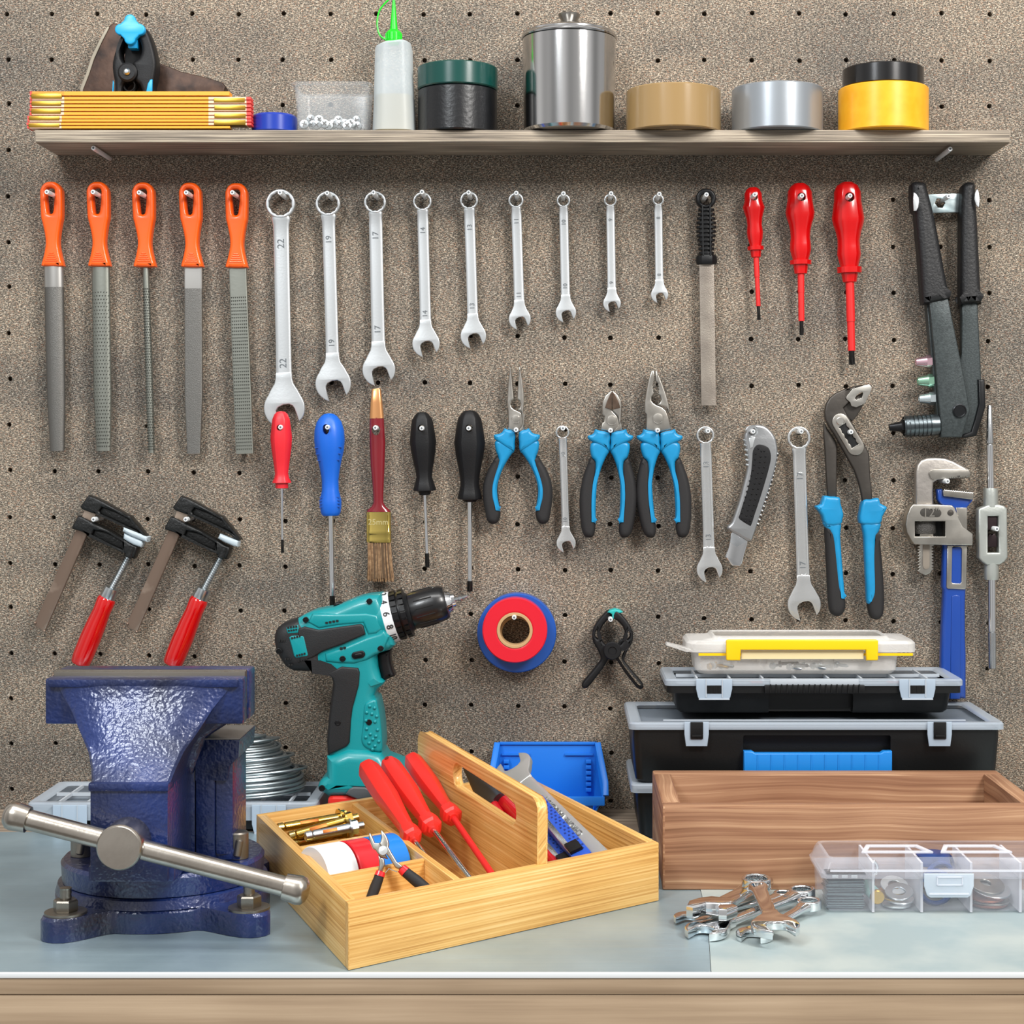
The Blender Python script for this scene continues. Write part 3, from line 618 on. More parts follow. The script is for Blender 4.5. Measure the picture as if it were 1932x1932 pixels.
# ---------------------------------------------------------------- combination spanners
def wrench_geo(R, r, L, Rh, sw, th, ang=15, recess=False, swh=None):
    swh = swh or sw; a = math.radians(ang); C = Vector((0, -L))
    u = Vector((math.sin(a), -math.cos(a))); v = Vector((math.cos(a), math.sin(a)))
    def pol(t, rad=1): t = math.radians(t); return (C.x+math.sin(t)*Rh*rad, C.y-math.cos(t)*Rh*rad)
    def uv(p, q): w_ = C+u*p*Rh+v*q*Rh; return (w_.x, w_.y)
    left = [(-swh, -L+1.75*Rh), (-swh*1.04, -L+1.45*Rh), (-(swh*.75+.17*Rh), -L+1.2*Rh), (-.66*Rh, -L+.88*Rh)]+[pol(t) for t in range(-128, int(ang-46), 8)]
    slot = [uv(.90, -.50), uv(.15, -.47), uv(0, -.42), uv(-.12, -.28), uv(-.17, 0), uv(-.12, .28), uv(0, .42), uv(.15, .47), uv(.84, .52)]
    right = [pol(t) for t in range(int(ang+46), 129, 8)]+[(.66*Rh, -L+.88*Rh), (swh*.75+.17*Rh, -L+1.2*Rh), (swh*1.04, -L+1.45*Rh), (swh, -L+1.75*Rh)]
    head = plate([left+slot+right], 0, th, th*.16)
    inner = []
    for i in range(24):
        t = 2*PI*i/24; rr = r*(1.0 if i % 2 else .93); inner.append((rr*math.cos(t), rr*math.sin(t)))
    ring = plate([circ(0, 0, R, 56), inner], 0, th*1.35, th*.2, 3)
    e = 3.2
    sh = loft([(0, 0, -R*.83, R*.58, th*.63), (0, 0, -R*.95, R*.66, th*.62), (0, 0, -R*1.12, R*.63, th*.58), (0, 0, -R*1.4, (R*.58+sw)/2, th*.51), (0, 0, -R*1.9, sw*1.0, th*.44), (0, 0, -R*2.3, sw*.99, th*.41), (0, 0, -L*.35, sw*.97, th*.38), (0, 0, -L*.7, sw*.97, th*.38), (0, 0, -L+1.7*Rh, swh, th*.42), (0, 0, -L+1.2*Rh, swh*1.0, th*.46)], 20, e)
    return [head, ring, sh]
def wrench(label, group, p0, p1, n, R, r, Rh, sw, th, mtl, size='', tpos=(.17, .82), ang=15, recess=False, ts=None, ext=None, name='combination_spanner'):
    M = frame(p0, p1, n); L = (p0-p1).length; T = Thing(name, label, 'wrench', M, group)
    b = T.part('body', wrench_geo(R, r, L, Rh, sw, th, ang), mtl)
    yy = -th*.38
    if recess:
        z0, z1 = -L*.23, -L+Rh*2.0; hw = sw*.62
        st = [(math.cos(t)*hw, z0+math.sin(t)*hw) for t in [PI*i/8 for i in range(9)]]+[(math.cos(t)*hw, z1+math.sin(t)*hw) for t in [PI+PI*i/8 for i in range(9)]]
        inn = [(p[0]*.86, (p[1]-(z0+z1)/2)*.992+(z0+z1)/2) for p in st]
        T.part('panel_rim', plate([st, inn], yy-.0001, .0009, .0002), mtl, parent=b)
    if size:
        for f in tpos:
            T.part('size_mark', text(size, ts or sw*1.25, (0, yy-.0003, -L*f), (0, 0, 1), (-1, 0, 0), .0003), M_mark, label='stamped size '+size)
    return T
s = sY(.012); g = 'satin spanners in the upper row'
for c0, R, r, c1, Rh, sw, size, tp, lab in (
    ((529.7, 385), 27.6, 22, (537, 770), 38.5, 15, '22', (.195, .78), 'largest satin combination spanner, stamped 22, its open jaw behind the short red screwdriver'),
    ((619, 384.7), 23.3, 18.5, (629, 724), 33.6, 12.5, '19', (.2, .775), 'satin combination spanner stamped 19, above the blue screwdriver'),
    ((708, 382), 20.8, 16.6, (715, 697.7), 31, 12.9, '17', (.2, .76), 'satin combination spanner stamped 17 in the upper row, above the paintbrush'),
    ((797, 380.6), 17.6, 14, (804, 648.5), 26, 10.8, '14', (.205, .79), 'satin combination spanner stamped 14 in the upper row'),
    ((885, 378.5), 17, 13.4, (893.2, 634), 24.3, 10.3, '13', (.2, .78), 'satin combination spanner stamped 13 in the upper row'),
    ((973.5, 378.5), 14.3, 10.8, (980.7, 602), 20.8, 9.9, '11', (.175, .795), 'satin combination spanner stamped 11 in the upper row'),
    ((1063, 379), 12.8, 9.6, (1067.7, 589.8), 19.4, 8.8, '10', (.195, .765), 'satin combination spanner stamped 10 in the upper row'),
    ((1151.4, 378), 12.1, 9, (1154.6, 572.3), 16.8, 8.4, '9', (.19, .8), 'satin combination spanner stamped 9 in the upper row'),
    ((1241.8, 377.4), 10.7, 7.6, (1244.3, 556), 16.3, 8, '8', (.19, .79), 'smallest satin combination spanner, stamped 8, next to the black-handled file')):
    wrench(lab, g, W(*c0, .013), W(*c1, .011), (0, -1, 0), R/s, r/s, Rh/s, sw/s, .0062*(.6+.4*R/27), M_satin, size, tp)
M_satin2 = mat('plated_steel', 'dcdede', .25, .85, bump=.12, bscale=220)
g = 'bright spanners in the lower row'
for c0, R, r, c1, Rh, sw, size, tp, lab in (
    ((1061.3, 815.5), 13, 10, (1068, 1024.5), 18.3, 7.8, '10', (.2, .79), 'small bright combination spanner between the needle-nose pliers and the diagonal cutters'),
    ((1330.6, 821), 17, 13.3, (1338.6, 1074.6), 24.6, 11, '13', (.22, .76), 'bright combination spanner stamped 13 left of the silver snap-off knife'),
    ((1506.8, 826.3), 22, 17.4, (1517, 1140), 31.5, 12.6, '17', (.23, .765), 'bright combination spanner stamped 17 between the snap-off knife and the water pump pliers')):
    wrench(lab, g, W(*c0, .013), W(*c1, .011), (0, -1, 0), R/s, r/s, Rh/s, sw/s, .0062*(.6+.4*R/27), M_satin2, size, tp, recess=True)

# ---------------------------------------------------------------- black-handled file
zz = Z(1290, 330, 4.2946); T = wt('file', 'flat file with a black ladder-ribbed plastic handle, right of the size 8 spanner', 'file', 1333, 375, .013)
q = lambda x, y: T.q(*zz([(x, y)])[0])
c = q(178, 195); s = sY(.013); R = 19/s
hg = [plate([circ(c[0], c[1], R, 40), circ(c[0], c[1]-.0005, 11/s, 28)], 0, .011, .002, 3)]
core = [(180, 255, 9), (180, 300, 10), (180, 420, 13), (180, 520, 13), (183, 600, 10), (184, 655, 10)]
hg.append(loft([(*(lambda p: (p[0], 0, p[1]))(q(x, y)), w/s, .0045) for x, y, w in core], 16, 3))
h = T.part('handle', hg, M_blackpl)
for i in range(11):
    y = 285+i*35; w = interp([285, 400, 480, 560, 650], [66, 82, 80, 68, 62], y); a = q(182, y)
    T.part('handle_rib', loft([(a[0], 0, a[1]-.0012, w/4.2946/s, .0068), (a[0], 0, a[1]+.0012, w/4.2946/s, .0068)], 24, 2.2), M_blackpl, parent=h)
for dx in (-30, 30):
    T.part('handle_rail', loft([(*(lambda p: (p[0], -.0062, p[1]))(q(x+dx, y)), .0008, .0014) for x, y in ((178, 250), (180, 420), (182, 560), (184, 655))], 8, 4), M_blackpl, parent=h)
a, b = q(184, 650), q(186, 725)
T.part('collar', lathe((a[0], 0, a[1]), (b[0]-a[0], 0, b[1]-a[1]), [(0, 17/s), (.002, 19.5/s), (.008, 19.8/s), (.0098, 18/s)], 48, (6, .8), flat=.7), M_blackpl)
T.part('blade', loft([(*(lambda p: (p[0], 0, p[1]))(q(x, y)), 60/4.2946/s, .0022) for x, y in ((184, 715), (201, 1868))], 12, 14), mat('worn_file_steel', '8b8279', .4, .8, col2='a39a8f', nscale=30, bump=.3, bscale=800))

# ---------------------------------------------------------------- screwdrivers on the wall
def driver(label, group, a, b, prof, shafts, hm, peghole=None, Y=.016, lob=(6, .45), name='screwdriver', flat=.85, tipkind='x'):
    """a: px of the handle top, b: px of the tip; prof [(py,hw)], shafts [(py0,py1,hw,material,part)]"""
    s = sY(Y); M = frame(W(*a, Y), W(*b, Y), (0, -1, 0)); T = Thing(name, label, 'screwdriver', M, group); k = 1/s
    g = lathe((0, 0, 0), (0, 0, -1), [((y-a[1])*k, w_*k) for y, w_ in prof], 60, lob, flat=flat, rot=PI/2)
    if peghole:
        x, z = T.q(*peghole[:2]); rr = peghole[2]*k
        hz = peghole[3]*k if len(peghole) > 3 else 0
        cut = [cyl((x, -.05, z), (x, .05, z), rr, 24)]
        if hz: cut = [plate([[(x+rr*math.cos(t), z+rr*math.sin(t)*(1 if math.sin(t) > 0 else hz/rr)) for t in [2*PI*i/24 for i in range(24)]]], 0, .1, .0001)]
        g = boolcut(g, cut)
    T.part('handle', g, hm, angle=28)
    for y0, y1, w_, m_, nm in shafts:
        if nm == 'tip':
            t0, t1 = (y0-a[1])*k, (y1-a[1])*k; r = w_*k
            if tipkind == 'flat': gg = [lathe((0, 0, 0), (0, 0, -1), [(t0, r), (t0+(t1-t0)*.55, r)], 16), loft([(0, 0, -(t0+(t1-t0)*.5), r, r), (0, 0, -t1, r*1.1, r*.3)], 12, 4)]
            else:
                gg = [lathe((0, 0, 0), (0, 0, -1), [(t0, r), (t0+(t1-t0)*.6, r), (t1, r*.25)], 16)]
                for an in (0, PI/2): gg.append(xf(box(-r*1.02, r*1.02, -r*.22, r*.22, -t1+.0004, -(t0+(t1-t0)*.5)), Matrix.Rotation(an, 4, 'Z')))
            T.part('tip', gg, m_)
        else: T.part(nm, lathe((0, 0, 0), (0, 0, -1), [((y0-a[1])*k, w_*k), ((y1-a[1])*k, (w_*.99)*k)], 24), m_)
    return T
M_tip = mat('blackened_tip', '2b2a29', .35, .8); M_sleeve = mat('red_sleeve', 'd4201f', .4)
g = 'red insulated screwdrivers in the upper row'
driver('smallest red insulated screwdriver in the upper row, flat tip', g, (1420.4, 353), (1432, 603.6), [(353, 0), (354, 8), (358, 13), (366, 16.5), (380, 17), (391, 20.8), (399, 18.8), (411, 15.2), (424, 13.8), (438, 15.4), (449, 14.4), (459, 11.6), (464, 11), (465, 15.6), (472, 15.2), (473, 10.5), (485, 9), (487, 6)],
       [(486, 523, 5.2, M_sleeve, 'sleeve'), (523, 578, 4.4, M_sleeve, 'sleeve'), (577, 604, 3, M_tip, 'tip')], M_red, (1421.5, 373, 7), tipkind='flat')
driver('middle-sized red insulated screwdriver in the upper row', g, (1509, 345), (1512.4, 633), [(345, 0), (346, 10), (352, 18), (362, 23), (380, 24), (401, 27.6), (411, 25.8), (424, 21.5), (436, 19), (448, 18.3), (460, 19.6), (471, 20), (481, 17.8), (490, 14.8), (491, 20.4), (499, 20), (500, 14), (516, 12), (518, 7)],
       [(517, 552, 6.4, M_sleeve, 'sleeve'), (552, 606, 5.9, M_sleeve, 'sleeve'), (605, 633, 3.9, M_tip, 'tip')], M_red, (1510, 374, 8))
driver('largest red insulated screwdriver in the upper row, beside the rivet gun', g, (1598.5, 343), (1607.4, 689), [(343, 0), (344, 11), (350, 20), (362, 25.5), (380, 26), (412, 31), (423, 28.8), (438, 24), (452, 21.2), (466, 21.4), (480, 22.6), (492, 20), (503, 17), (504, 23.5), (515, 23), (516, 16), (532, 13), (534, 8.5)],
       [(533, 607, 8.2, M_sleeve, 'sleeve'), (607, 662, 7.2, M_sleeve, 'sleeve'), (661, 689, 5.5, M_tip, 'tip')], M_red, (1600, 374.5, 9))
driver('short red screwdriver with a thin steel shaft hanging below the size 22 spanner', None, (530, 776), (533, 1043), [(775.6, 0), (777, 8), (782, 13), (792, 16.8), (803, 18), (825, 20.5), (845, 19), (870, 15.5), (893, 12.4), (902, 14), (909, 17.6), (911, 18), (912, 12), (921, 12), (921.5, 6)],
       [(921, 1020, 2.4, M_chrome, 'shaft'), (1018, 1043, 2.7, M_tip, 'tip')], mat('matte_red_handle', 'd8202c', .42, bump=.06), (530, 807, 5.8), Y=.024, tipkind='flat')
T = driver('blue screwdriver with a long thick steel shaft reaching behind the drill', None, (620.6, 779.6), (627.3, 1148), [(779.6, 0), (781, 9), (785, 15), (796, 23.5), (812, 28), (830, 29), (850, 27), (870, 22), (890, 18), (906, 15.8), (925, 16), (944, 20.6), (956, 20.4), (966, 18.8), (970, 17.5), (973, 15)],
       [(972, 1124, 5.1, M_chrome, 'shaft'), (1122, 1148, 5, M_tip, 'tip')], M_blue, (618, 807, 6.5, 13), lob=(6, .12))
h = T.o.children[0] if T.o.children else None
for y in (844, 856, 868, 938, 944, 950, 956):
    for sgn in (-1, 1):
        w_ = interp([840, 870, 935, 945, 960], [28, 22.5, 19, 20.6, 20.4], y)/sY(.016); z_ = -(y-779.6)/sY(.016)
        T.part('grip_groove', box(min(sgn*w_*.55, sgn*w_*.97), max(sgn*w_*.55, sgn*w_*.97), -w_*.62, -w_*.5, z_-.0004, z_+.0004), mat('dark_blue_groove', '0a47a0', .5))
for label, a, b, prof, sh, hp in (('black-handled screwdriver with a shorter thin steel shaft, next to the paintbrush', (796, 777), (806.5, 1071.6), [(777, 0), (778, 8), (782, 13), (792, 19.5), (808, 22), (833, 25), (850, 23.2), (870, 20), (885, 16.5), (900, 14.8), (912, 18), (922, 21.5), (926, 21), (927, 12), (934, 10), (934.5, 5)], [(934, 1046, 3.2, M_chrome, 'shaft'), (1044, 1071, 4, M_tip, 'tip')], (796, 808, 6.4)),
                             ('black-handled screwdriver with a longer thick steel shaft, left of the needle-nose pliers', (886, 774), (886.5, 1117), [(774, 0), (775, 9), (779, 15), (790, 22), (805, 25), (836, 29.4), (860, 26), (885, 21), (900, 18.5), (915, 17.5), (930, 21), (938, 23), (942, 22), (943, 14), (947, 11), (947.5, 6)], [(947, 1098, 4.6, M_chrome, 'shaft'), (1096, 1117, 5.2, M_tip, 'tip')], (886, 808, 7))):
    driver(label, 'black screwdrivers in the lower row', a, b, prof, sh, M_blackrub, hp, lob=(6, .5))

# ---------------------------------------------------------------- paintbrush
zz = Z(490, 720, 4.493); T = wt('paintbrush', 'flat paintbrush with a maroon handle, gold tip and brass ferrule marked 25mm', 'paintbrush', 709, 800, .016)
s = sY(.016)*4.493; q3 = lambda x, y: (lambda p: (p[0], 0, p[1]))(T.q(*zz([(x, y)])[0]))
T.part('gold_end', loft([(*q3(988, 60), 34/s, .0030), (*q3(989, 68), 39/s, .0036), (*q3(990, 180), 50/s, .0046), (*q3(993, 312), 61/s, .0055)], 28, 3.5), mat('gold_paint', 'cf9460', .3, .7, coat=.3), label='gold painted handle end')
hg = loft([(*q3(993, 308), 61/s, .0055), (*q3(995, 420), 65/s, .0056), (*q3(999, 520), 67/s, .0056), (*q3(1000, 700), 61/s, .0054), (*q3(1004, 850), 50/s, .005), (*q3(1006, 980), 43/s, .0048), (*q3(1007, 1025), 43/s, .0048), (*q3(1008, 1060), 62/s, .005), (*q3(1008, 1085), 92/s, .0054), (*q3(1008, 1103), 104/s, .0056)], 32, 2.4)
c = q3(990, 405); hg = boolcut(hg, [plate([[(c[0]+36/s*math.cos(t), c[2]+(36 if math.sin(t) > 0 else 50)/s*math.sin(t)) for t in [2*PI*i/28 for i in range(28)]]], 0, .05, .0001)])
T.part('handle', hg, mat('maroon_lacquer', '74141f', .2, coat=.5), label='maroon lacquered handle')
fe = T.part('ferrule', [loft([(*q3(1009, 1105), 103/s, .0058), (*q3(1010, 1265), 103/s, .006), (*q3(1011, 1275), 106/s, .0064), (*q3(1011, 1290), 103/s, .006), (*q3(1011, 1330), 103/s, .006), (*q3(1012, 1343), 106/s, .0064), (*q3(1012, 1362), 102/s, .006)], 32, 5),
       loft([(*q3(932, 1130), 6/s, .0066), (*q3(934, 1260), 6/s, .0066)], 8, 2), loft([(*q3(1088, 1130), 6/s, .0066), (*q3(1090, 1260), 6/s, .0066)], 8, 2)], mat('brass_ferrule', 'd6bf6a', .16, 1), label='shiny brass ferrule')
T.part('size_mark', text('25mm', .0085, Vector(q3(1010, 1190))+Vector((0, -.0062, 0)), (1, 0, 0), (0, 0, 1), .0002), mat('brass_light', 'efe2a8', .3, .8), parent=fe)
bg = []
for i in range(420):
    u = random.uniform(-1, 1); v = random.uniform(-1, 1); x0 = 1012+u*96; a = Vector(q3(x0, 1355)); b = Vector(q3(1026+u*112+random.uniform(-4, 4), 1690+random.uniform(-22, 8))); a.y = v*.0052; b.y = v*.0058
    mid = a.lerp(b, .5)+Vector((u*-.0006, 0, 0)); bg.append(tube([a, mid, b], [.00045, .0004, .00018], 3))
T.part('bristles', bg, [mat('bristle_brown', '7a5a3c', .6, col2='a78662', nscale=300)])
T.part('bristle_core', loft([(*q3(1012, 1350), 94/s, .005), (*q3(1024, 1665), 104/s, .005)], 16, 4), mat('bristle_dark', '54402c', .8))
# ---------------------------------------------------------------- three blue-handled pliers
z4 = Z(900, 670, 4.6)
NN_bl = [(160, 745), (165, 830), (186, 885), (183, 940), (150, 1030), (124, 1130), (122, 1220), (140, 1295), (168, 1335), (200, 1355), (198, 1320), (182, 1240), (176, 1160), (190, 1080), (225, 985), (270, 905), (305, 855), (322, 838), (326, 770), (240, 735)]
NN_bk = [(178, 868), (140, 920), (95, 1000), (60, 1100), (50, 1200), (60, 1300), (82, 1410), (102, 1450), (140, 1466), (178, 1452), (200, 1405), (203, 1350), (190, 1260), (180, 1180), (186, 1090), (205, 1000), (215, 930)]
NN_co = [(240, 636), (262, 645), (330, 672), (328, 760), (322, 835), (250, 800), (168, 742), (150, 715), (150, 692), (185, 686), (218, 670)]
DC_bl = [(985, 770), (992, 880), (1025, 925), (1022, 1010), (1000, 1100), (983, 1200), (980, 1320), (986, 1400), (1005, 1440), (1027, 1462), (1030, 1400), (1030, 1300), (1040, 1130), (1060, 1040), (1085, 960), (1120, 880), (1150, 832), (1150, 770), (1070, 740)]
DC_bk = [(990, 885), (965, 930), (925, 1040), (900, 1150), (889, 1260), (894, 1400), (908, 1510), (930, 1565), (965, 1584), (1005, 1574), (1026, 1520), (1028, 1440), (1024, 1300), (1034, 1150), (1040, 1000), (1035, 930)]
DC_co = [(1025, 643), (1060, 655), (1150, 678), (1150, 760), (1148, 833), (1080, 790), (985, 745), (962, 722), (962, 700), (995, 690), (1015, 670)]
def morph(pts, y0, y1, a, b, mirror=False):                  # mirror sum or shift interpolated with y
    o = []
    for x, y in pts:
        f = (y-y0)/(y1-y0); v = a+(b-a)*f; o.append((v-x, y) if mirror else (x+v, y))
    return o
M_jaw = mat('brushed_jaw_steel', 'c0bcb4', .32, 1, col2='a49f97', nscale=40, bump=.08)
M_jaw2 = mat('brown_blade_steel', '7d6a5c', .35, .9, col2='55453b', nscale=60)
def plier(name, label, cx, cy, jl, jr, hole, pivot, LH, RH, extra=None):
    T = wt(name, label, 'pliers', 900+cx/4.6, 670+cy/4.6, .016)
    T.part('jaw', plate([T.Q(z4(jl))], .0012, .0085, .0014), M_jaw); T.part('jaw', plate([T.Q(z4(jr))], -.0004, .0085, .0014), M_jaw)
    if hole:
        c = T.q(*z4([hole[:2]])[0]); r = hole[2]/4.6/sY(.016)
        T.part('cutter_recess', plate([circ(c[0], c[1], r, 28)], .0038, .002, .0003), M_darksteel)
    c = T.q(*z4([pivot[:2]])[0]); r = pivot[2]/4.6/sY(.016)
    T.part('pivot', [plate([circ(c[0], c[1], r, 32), circ(c[0], c[1], r*.9, 32)], -.0047, .0004, .0001), plate([circ(c[0], c[1], r*.9, 32)], -.0046, .0006, .0002)], M_jaw)
    for co, bl, bk in (LH, RH):
        h = T.part('handle', [plate([T.Q(z4(sm(bl, 3)))], -.0005, .0165, .0045, 4), plate([T.Q(z4(sm(co, 2)))], -.0005, .019, .0035, 3)], M_cyan, label='bright blue handle shell')
        T.part('grip', plate([T.Q(z4(sm(bk, 3)))], 0, .0155, .0055, 5), M_grip, parent=h, label='charcoal rubber outer grip')
    return T
mir = lambda L, a, b: tuple(morph(p, 700, 1500, a, b, True) for p in L)
shf = lambda L, a, b: tuple(morph(p, 700, 1500, a, b) for p in L)
NN = (NN_co, NN_bl, NN_bk); DC = (DC_co, DC_bl, DC_bk)
plier('needle_nose_pliers', 'needle-nose pliers with slightly open long thin jaws and blue-charcoal handles', 340, 650,
      [(290, 78), (296, 110), (304, 180), (312, 280), (320, 370), (322, 384), (303, 395), (294, 425), (303, 455), (325, 472), (345, 480), (372, 492), (392, 508), (402, 520), (404, 600), (370, 655), (330, 668), (268, 645), (272, 600), (270, 500), (262, 400), (268, 280), (278, 170)],
      [(367, 74), (380, 130), (395, 220), (408, 330), (410, 410), (402, 500), (410, 560), (414, 650), (380, 672), (360, 660), (395, 600), (400, 520), (375, 488), (348, 476), (368, 460), (380, 428), (370, 398), (350, 384), (351, 370), (356, 240), (362, 130)],
      None, (338, 555, 38), NN, mir(NN, 694, 714))
plier('diagonal_cutters', 'diagonal cutting pliers with short pointed jaws and blue-charcoal handles', 1165, 650,
      [(1171, 305), (1150, 318), (1112, 350), (1090, 400), (1084, 455), (1085, 512), (1105, 532), (1100, 578), (1082, 590), (1074, 650), (1160, 668), (1250, 640), (1240, 560), (1200, 510), (1172, 480)],
      [(1173, 305), (1192, 318), (1222, 345), (1248, 392), (1255, 440), (1252, 500), (1246, 580), (1256, 600), (1262, 650), (1180, 668), (1235, 600), (1215, 525), (1174, 482)],
      None, (1168, 565, 44), DC, mir(DC, 2313, 2258))
T = [o for o in COL.objects if o.name.startswith('diagonal_cutters')][0]
Tm = Thing.__new__(Thing); Tm.o = T; Tm.M = Matrix.Translation(T.location); Tm.Mi = Tm.M.inverted()
for pts in ([(1170, 312), (1152, 345), (1128, 400), (1110, 458), (1145, 466), (1169, 476)], [(1173, 312), (1196, 345), (1225, 400), (1243, 460), (1205, 468), (1174, 476)]):
    Tm.part('cutting_face', plate([Tm.Q(z4(pts))], -.0044, .0014, .0004), M_jaw2, label='brown bevelled cutting face')
plier('combination_pliers', 'combination pliers with closed flat jaws and blue-charcoal handles', 1570, 650,
      [(1512, 133), (1538, 133), (1541, 225), (1528, 240), (1535, 252), (1524, 262), (1534, 275), (1526, 288), (1537, 300), (1530, 312), (1540, 325), (1530, 345), (1515, 362), (1514, 395), (1530, 415), (1555, 432), (1600, 448), (1640, 480), (1662, 540), (1684, 645), (1570, 672), (1465, 650), (1470, 580), (1468, 516), (1452, 494), (1454, 400), (1470, 300), (1490, 200)],
      [(1545, 133), (1560, 135), (1600, 230), (1640, 340), (1666, 440), (1670, 492), (1664, 500), (1655, 485), (1632, 458), (1600, 444), (1558, 430), (1585, 412), (1597, 385), (1587, 352), (1566, 338), (1574, 325), (1566, 312), (1577, 300), (1567, 288), (1576, 275), (1565, 262), (1572, 250), (1560, 240), (1546, 225)],
      None, (1570, 550, 46), shf(DC, 425, 524), mir(DC, 2740, 2754) if False else mir(shf(DC, 0, 0), 2740+425-0, 2754+515) if False else tuple([(x+425, y) for x, y in morph(p, 700, 1500, 2740-425, 2753-425, True)] for p in DC))

# ---------------------------------------------------------------- snap-off knife
z5 = Z(1290, 700, 3.865); T = wt('snap_off_knife', 'silver snap-off knife with a black dimpled grip and a chromed blade holder', 'knife', 1421, 815, .016)
M_silver = mat('silver_casting', 'a9abad', .33, .85, bump=.15, bscale=500)
body = [(545, 391), (590, 402), (635, 440), (665, 490), (680, 560), (680, 625), (662, 720), (630, 830), (590, 950), (550, 1070), (510, 1190), (480, 1243), (400, 1200), (322, 1156), (318, 1130), (345, 1103), (375, 1020), (405, 930), (430, 830), (448, 760), (460, 690), (456, 600), (437, 520), (440, 460), (470, 415), (505, 394)]
cc = z5([(497, 440)])[0]; T_hole = [T.q(cc[0]+6*math.cos(t), cc[1]+6*math.sin(t)) for t in [2*PI*i/20 for i in range(20)]]
bd = T.part('body', plate([T.Q(z5(sm(body, 3))), T_hole], 0, .014, .003, 3), M_silver)
T.part('grip_panel', plate([T.Q(z5(sm([(560, 537), (525, 542), (500, 580), (494, 650), (483, 760), (462, 860), (432, 950), (405, 1040), (400, 1075), (470, 1122), (488, 1118), (510, 1050), (550, 930), (590, 800), (620, 690), (630, 620), (612, 560)], 3)))], -.0068, .0016, .0006), M_blackrub, parent=bd, label='black dimpled grip panel')
gs = []
for i in range(14):
    f = i/13; x = interp([0, .25, .55, 1], [562, 545, 500, 445], f)-2; y = 575+i*39
    for k, dxx in enumerate((-36, 0, 36)):
        xx, yy = x+dxx*(1 if i > 0 else .6), y+(k-1)*9+(10 if k == 1 else 0)
        if yy > 1095: continue
        c = T.q(*z5([(xx, yy)])[0]); gs.append(sphere((c[0], -.0076, c[1]), .00095, 8, 6))
T.part('grip_dot', gs, M_blackrub, parent=bd)
for i in range(17):
    y = 600+i*32; x = interp([600, 760, 900, 1060, 1150], [672, 640, 600, 548, 520], y); a = T.q(*z5([(x-22, y-14)])[0]); b = T.q(*z5([(x+12, y+6)])[0])
    T.part('grip_tooth', cyl((a[0], -.0055, a[1]), (b[0], -.0045, b[1]), .0014, 8, .0004), M_zinc, parent=bd)
    T.part('tooth_gap', cyl((a[0], -.0062, a[1]-.0017), (b[0], -.005, b[1]-.0017), .0006, 6), M_void, parent=bd)
for i in range(6):
    y = 500+i*36; x = interp([500, 640, 700], [440, 455, 458], y); a = T.q(*z5([(x-6, y)])[0]); b = T.q(*z5([(x+14, y+10)])[0])
    T.part('grip_tooth', cyl((a[0], -.004, a[1]), (b[0], -.0062, b[1]), .0012, 8, .0003), M_zinc, parent=bd)
T.part('thumb_lock', plate([T.Q(z5([(470, 490), (516, 480), (498, 555), (478, 565)]))], -.0072, .0012, .0004), M_satin, parent=bd)
T.part('blade_holder', plate([T.Q(z5([(352, 1165), (468, 1228), (462, 1265), (440, 1340), (425, 1400), (410, 1425), (350, 1418), (312, 1370), (300, 1352), (325, 1290)]))], 0, .006, .0012), M_chrome, label='chromed blade holder')
T.part('blade', plate([T.Q(z5([(345, 1180), (455, 1240), (385, 1285), (335, 1250)]))], -.0034, .0008, .0002), mat('blade_steel', 'dde2e6', .2, 1))

# ---------------------------------------------------------------- water pump pliers
T = wt('water_pump_pliers', 'large water pump pliers with angled bright jaws, slotted dark body and blue-charcoal handles', 'pliers', 1603, 815, .018)
M_dk = mat('dark_forged_steel', '54504c', .42, .9, bump=.2, bscale=250)
T.part('lower_jaw_arm', [plate([T.Q(z5([(1366, 124), (1355, 160), (1312, 245), (1262, 330), (1228, 368), (1180, 330), (1165, 290), (1160, 268), (1200, 225), (1280, 170)]))], .003, .008, .0012), plate([T.Q(z5([(1025, 375), (1050, 420), (1085, 470), (1115, 520), (1120, 560), (1118, 760), (1118, 920), (1050, 920), (1040, 760), (1030, 560), (1022, 470)]))], .004, .007, .0016)], M_dk)
T.part('upper_jaw_arm', plate([T.Q(z5([(1340, 96), (1240, 112), (1160, 136), (1105, 160), (1060, 195), (1032, 240), (1020, 300), (1026, 350), (1050, 400), (1090, 460), (1130, 530), (1180, 620), (1235, 720), (1265, 800), (1285, 880), (1298, 950), (1370, 940), (1365, 860), (1355, 780), (1350, 690), (1346, 600), (1315, 540), (1270, 460), (1225, 380), (1190, 325), (1160, 268), (1205, 225), (1180, 200), (1222, 134)]))], -.002, .0085, .0018), M_dk)
dia = [(1240, 200), (1258, 170), (1266, 172), (1272, 160), (1280, 163), (1288, 152), (1296, 158), (1300, 168), (1288, 200), (1278, 198), (1272, 206), (1262, 202), (1255, 212), (1246, 210)]
T.part('jaw_face', plate([T.Q(z5([(1342, 98), (1364, 120), (1356, 150), (1312, 238), (1250, 265), (1215, 257), (1206, 230), (1178, 205), (1176, 192), (1222, 132)])), T.Q(z5(dia))], -.0066, .002, .0003), mat('ground_steel', 'c9c6bf', .3, 1), label='bright ground serrated jaw face')
def stad(x0, y0, x1, y1, r, r1=None, n=10):
    a = math.atan2(y1-y0, x1-x0); r1 = r1 or r
    return [(x0+r*math.cos(a+PI/2+PI*i/n), y0+r*math.sin(a+PI/2+PI*i/n)) for i in range(n+1)]+[(x1+r1*math.cos(a-PI/2+PI*i/n), y1+r1*math.sin(a-PI/2+PI*i/n)) for i in range(n+1)]
inn = []
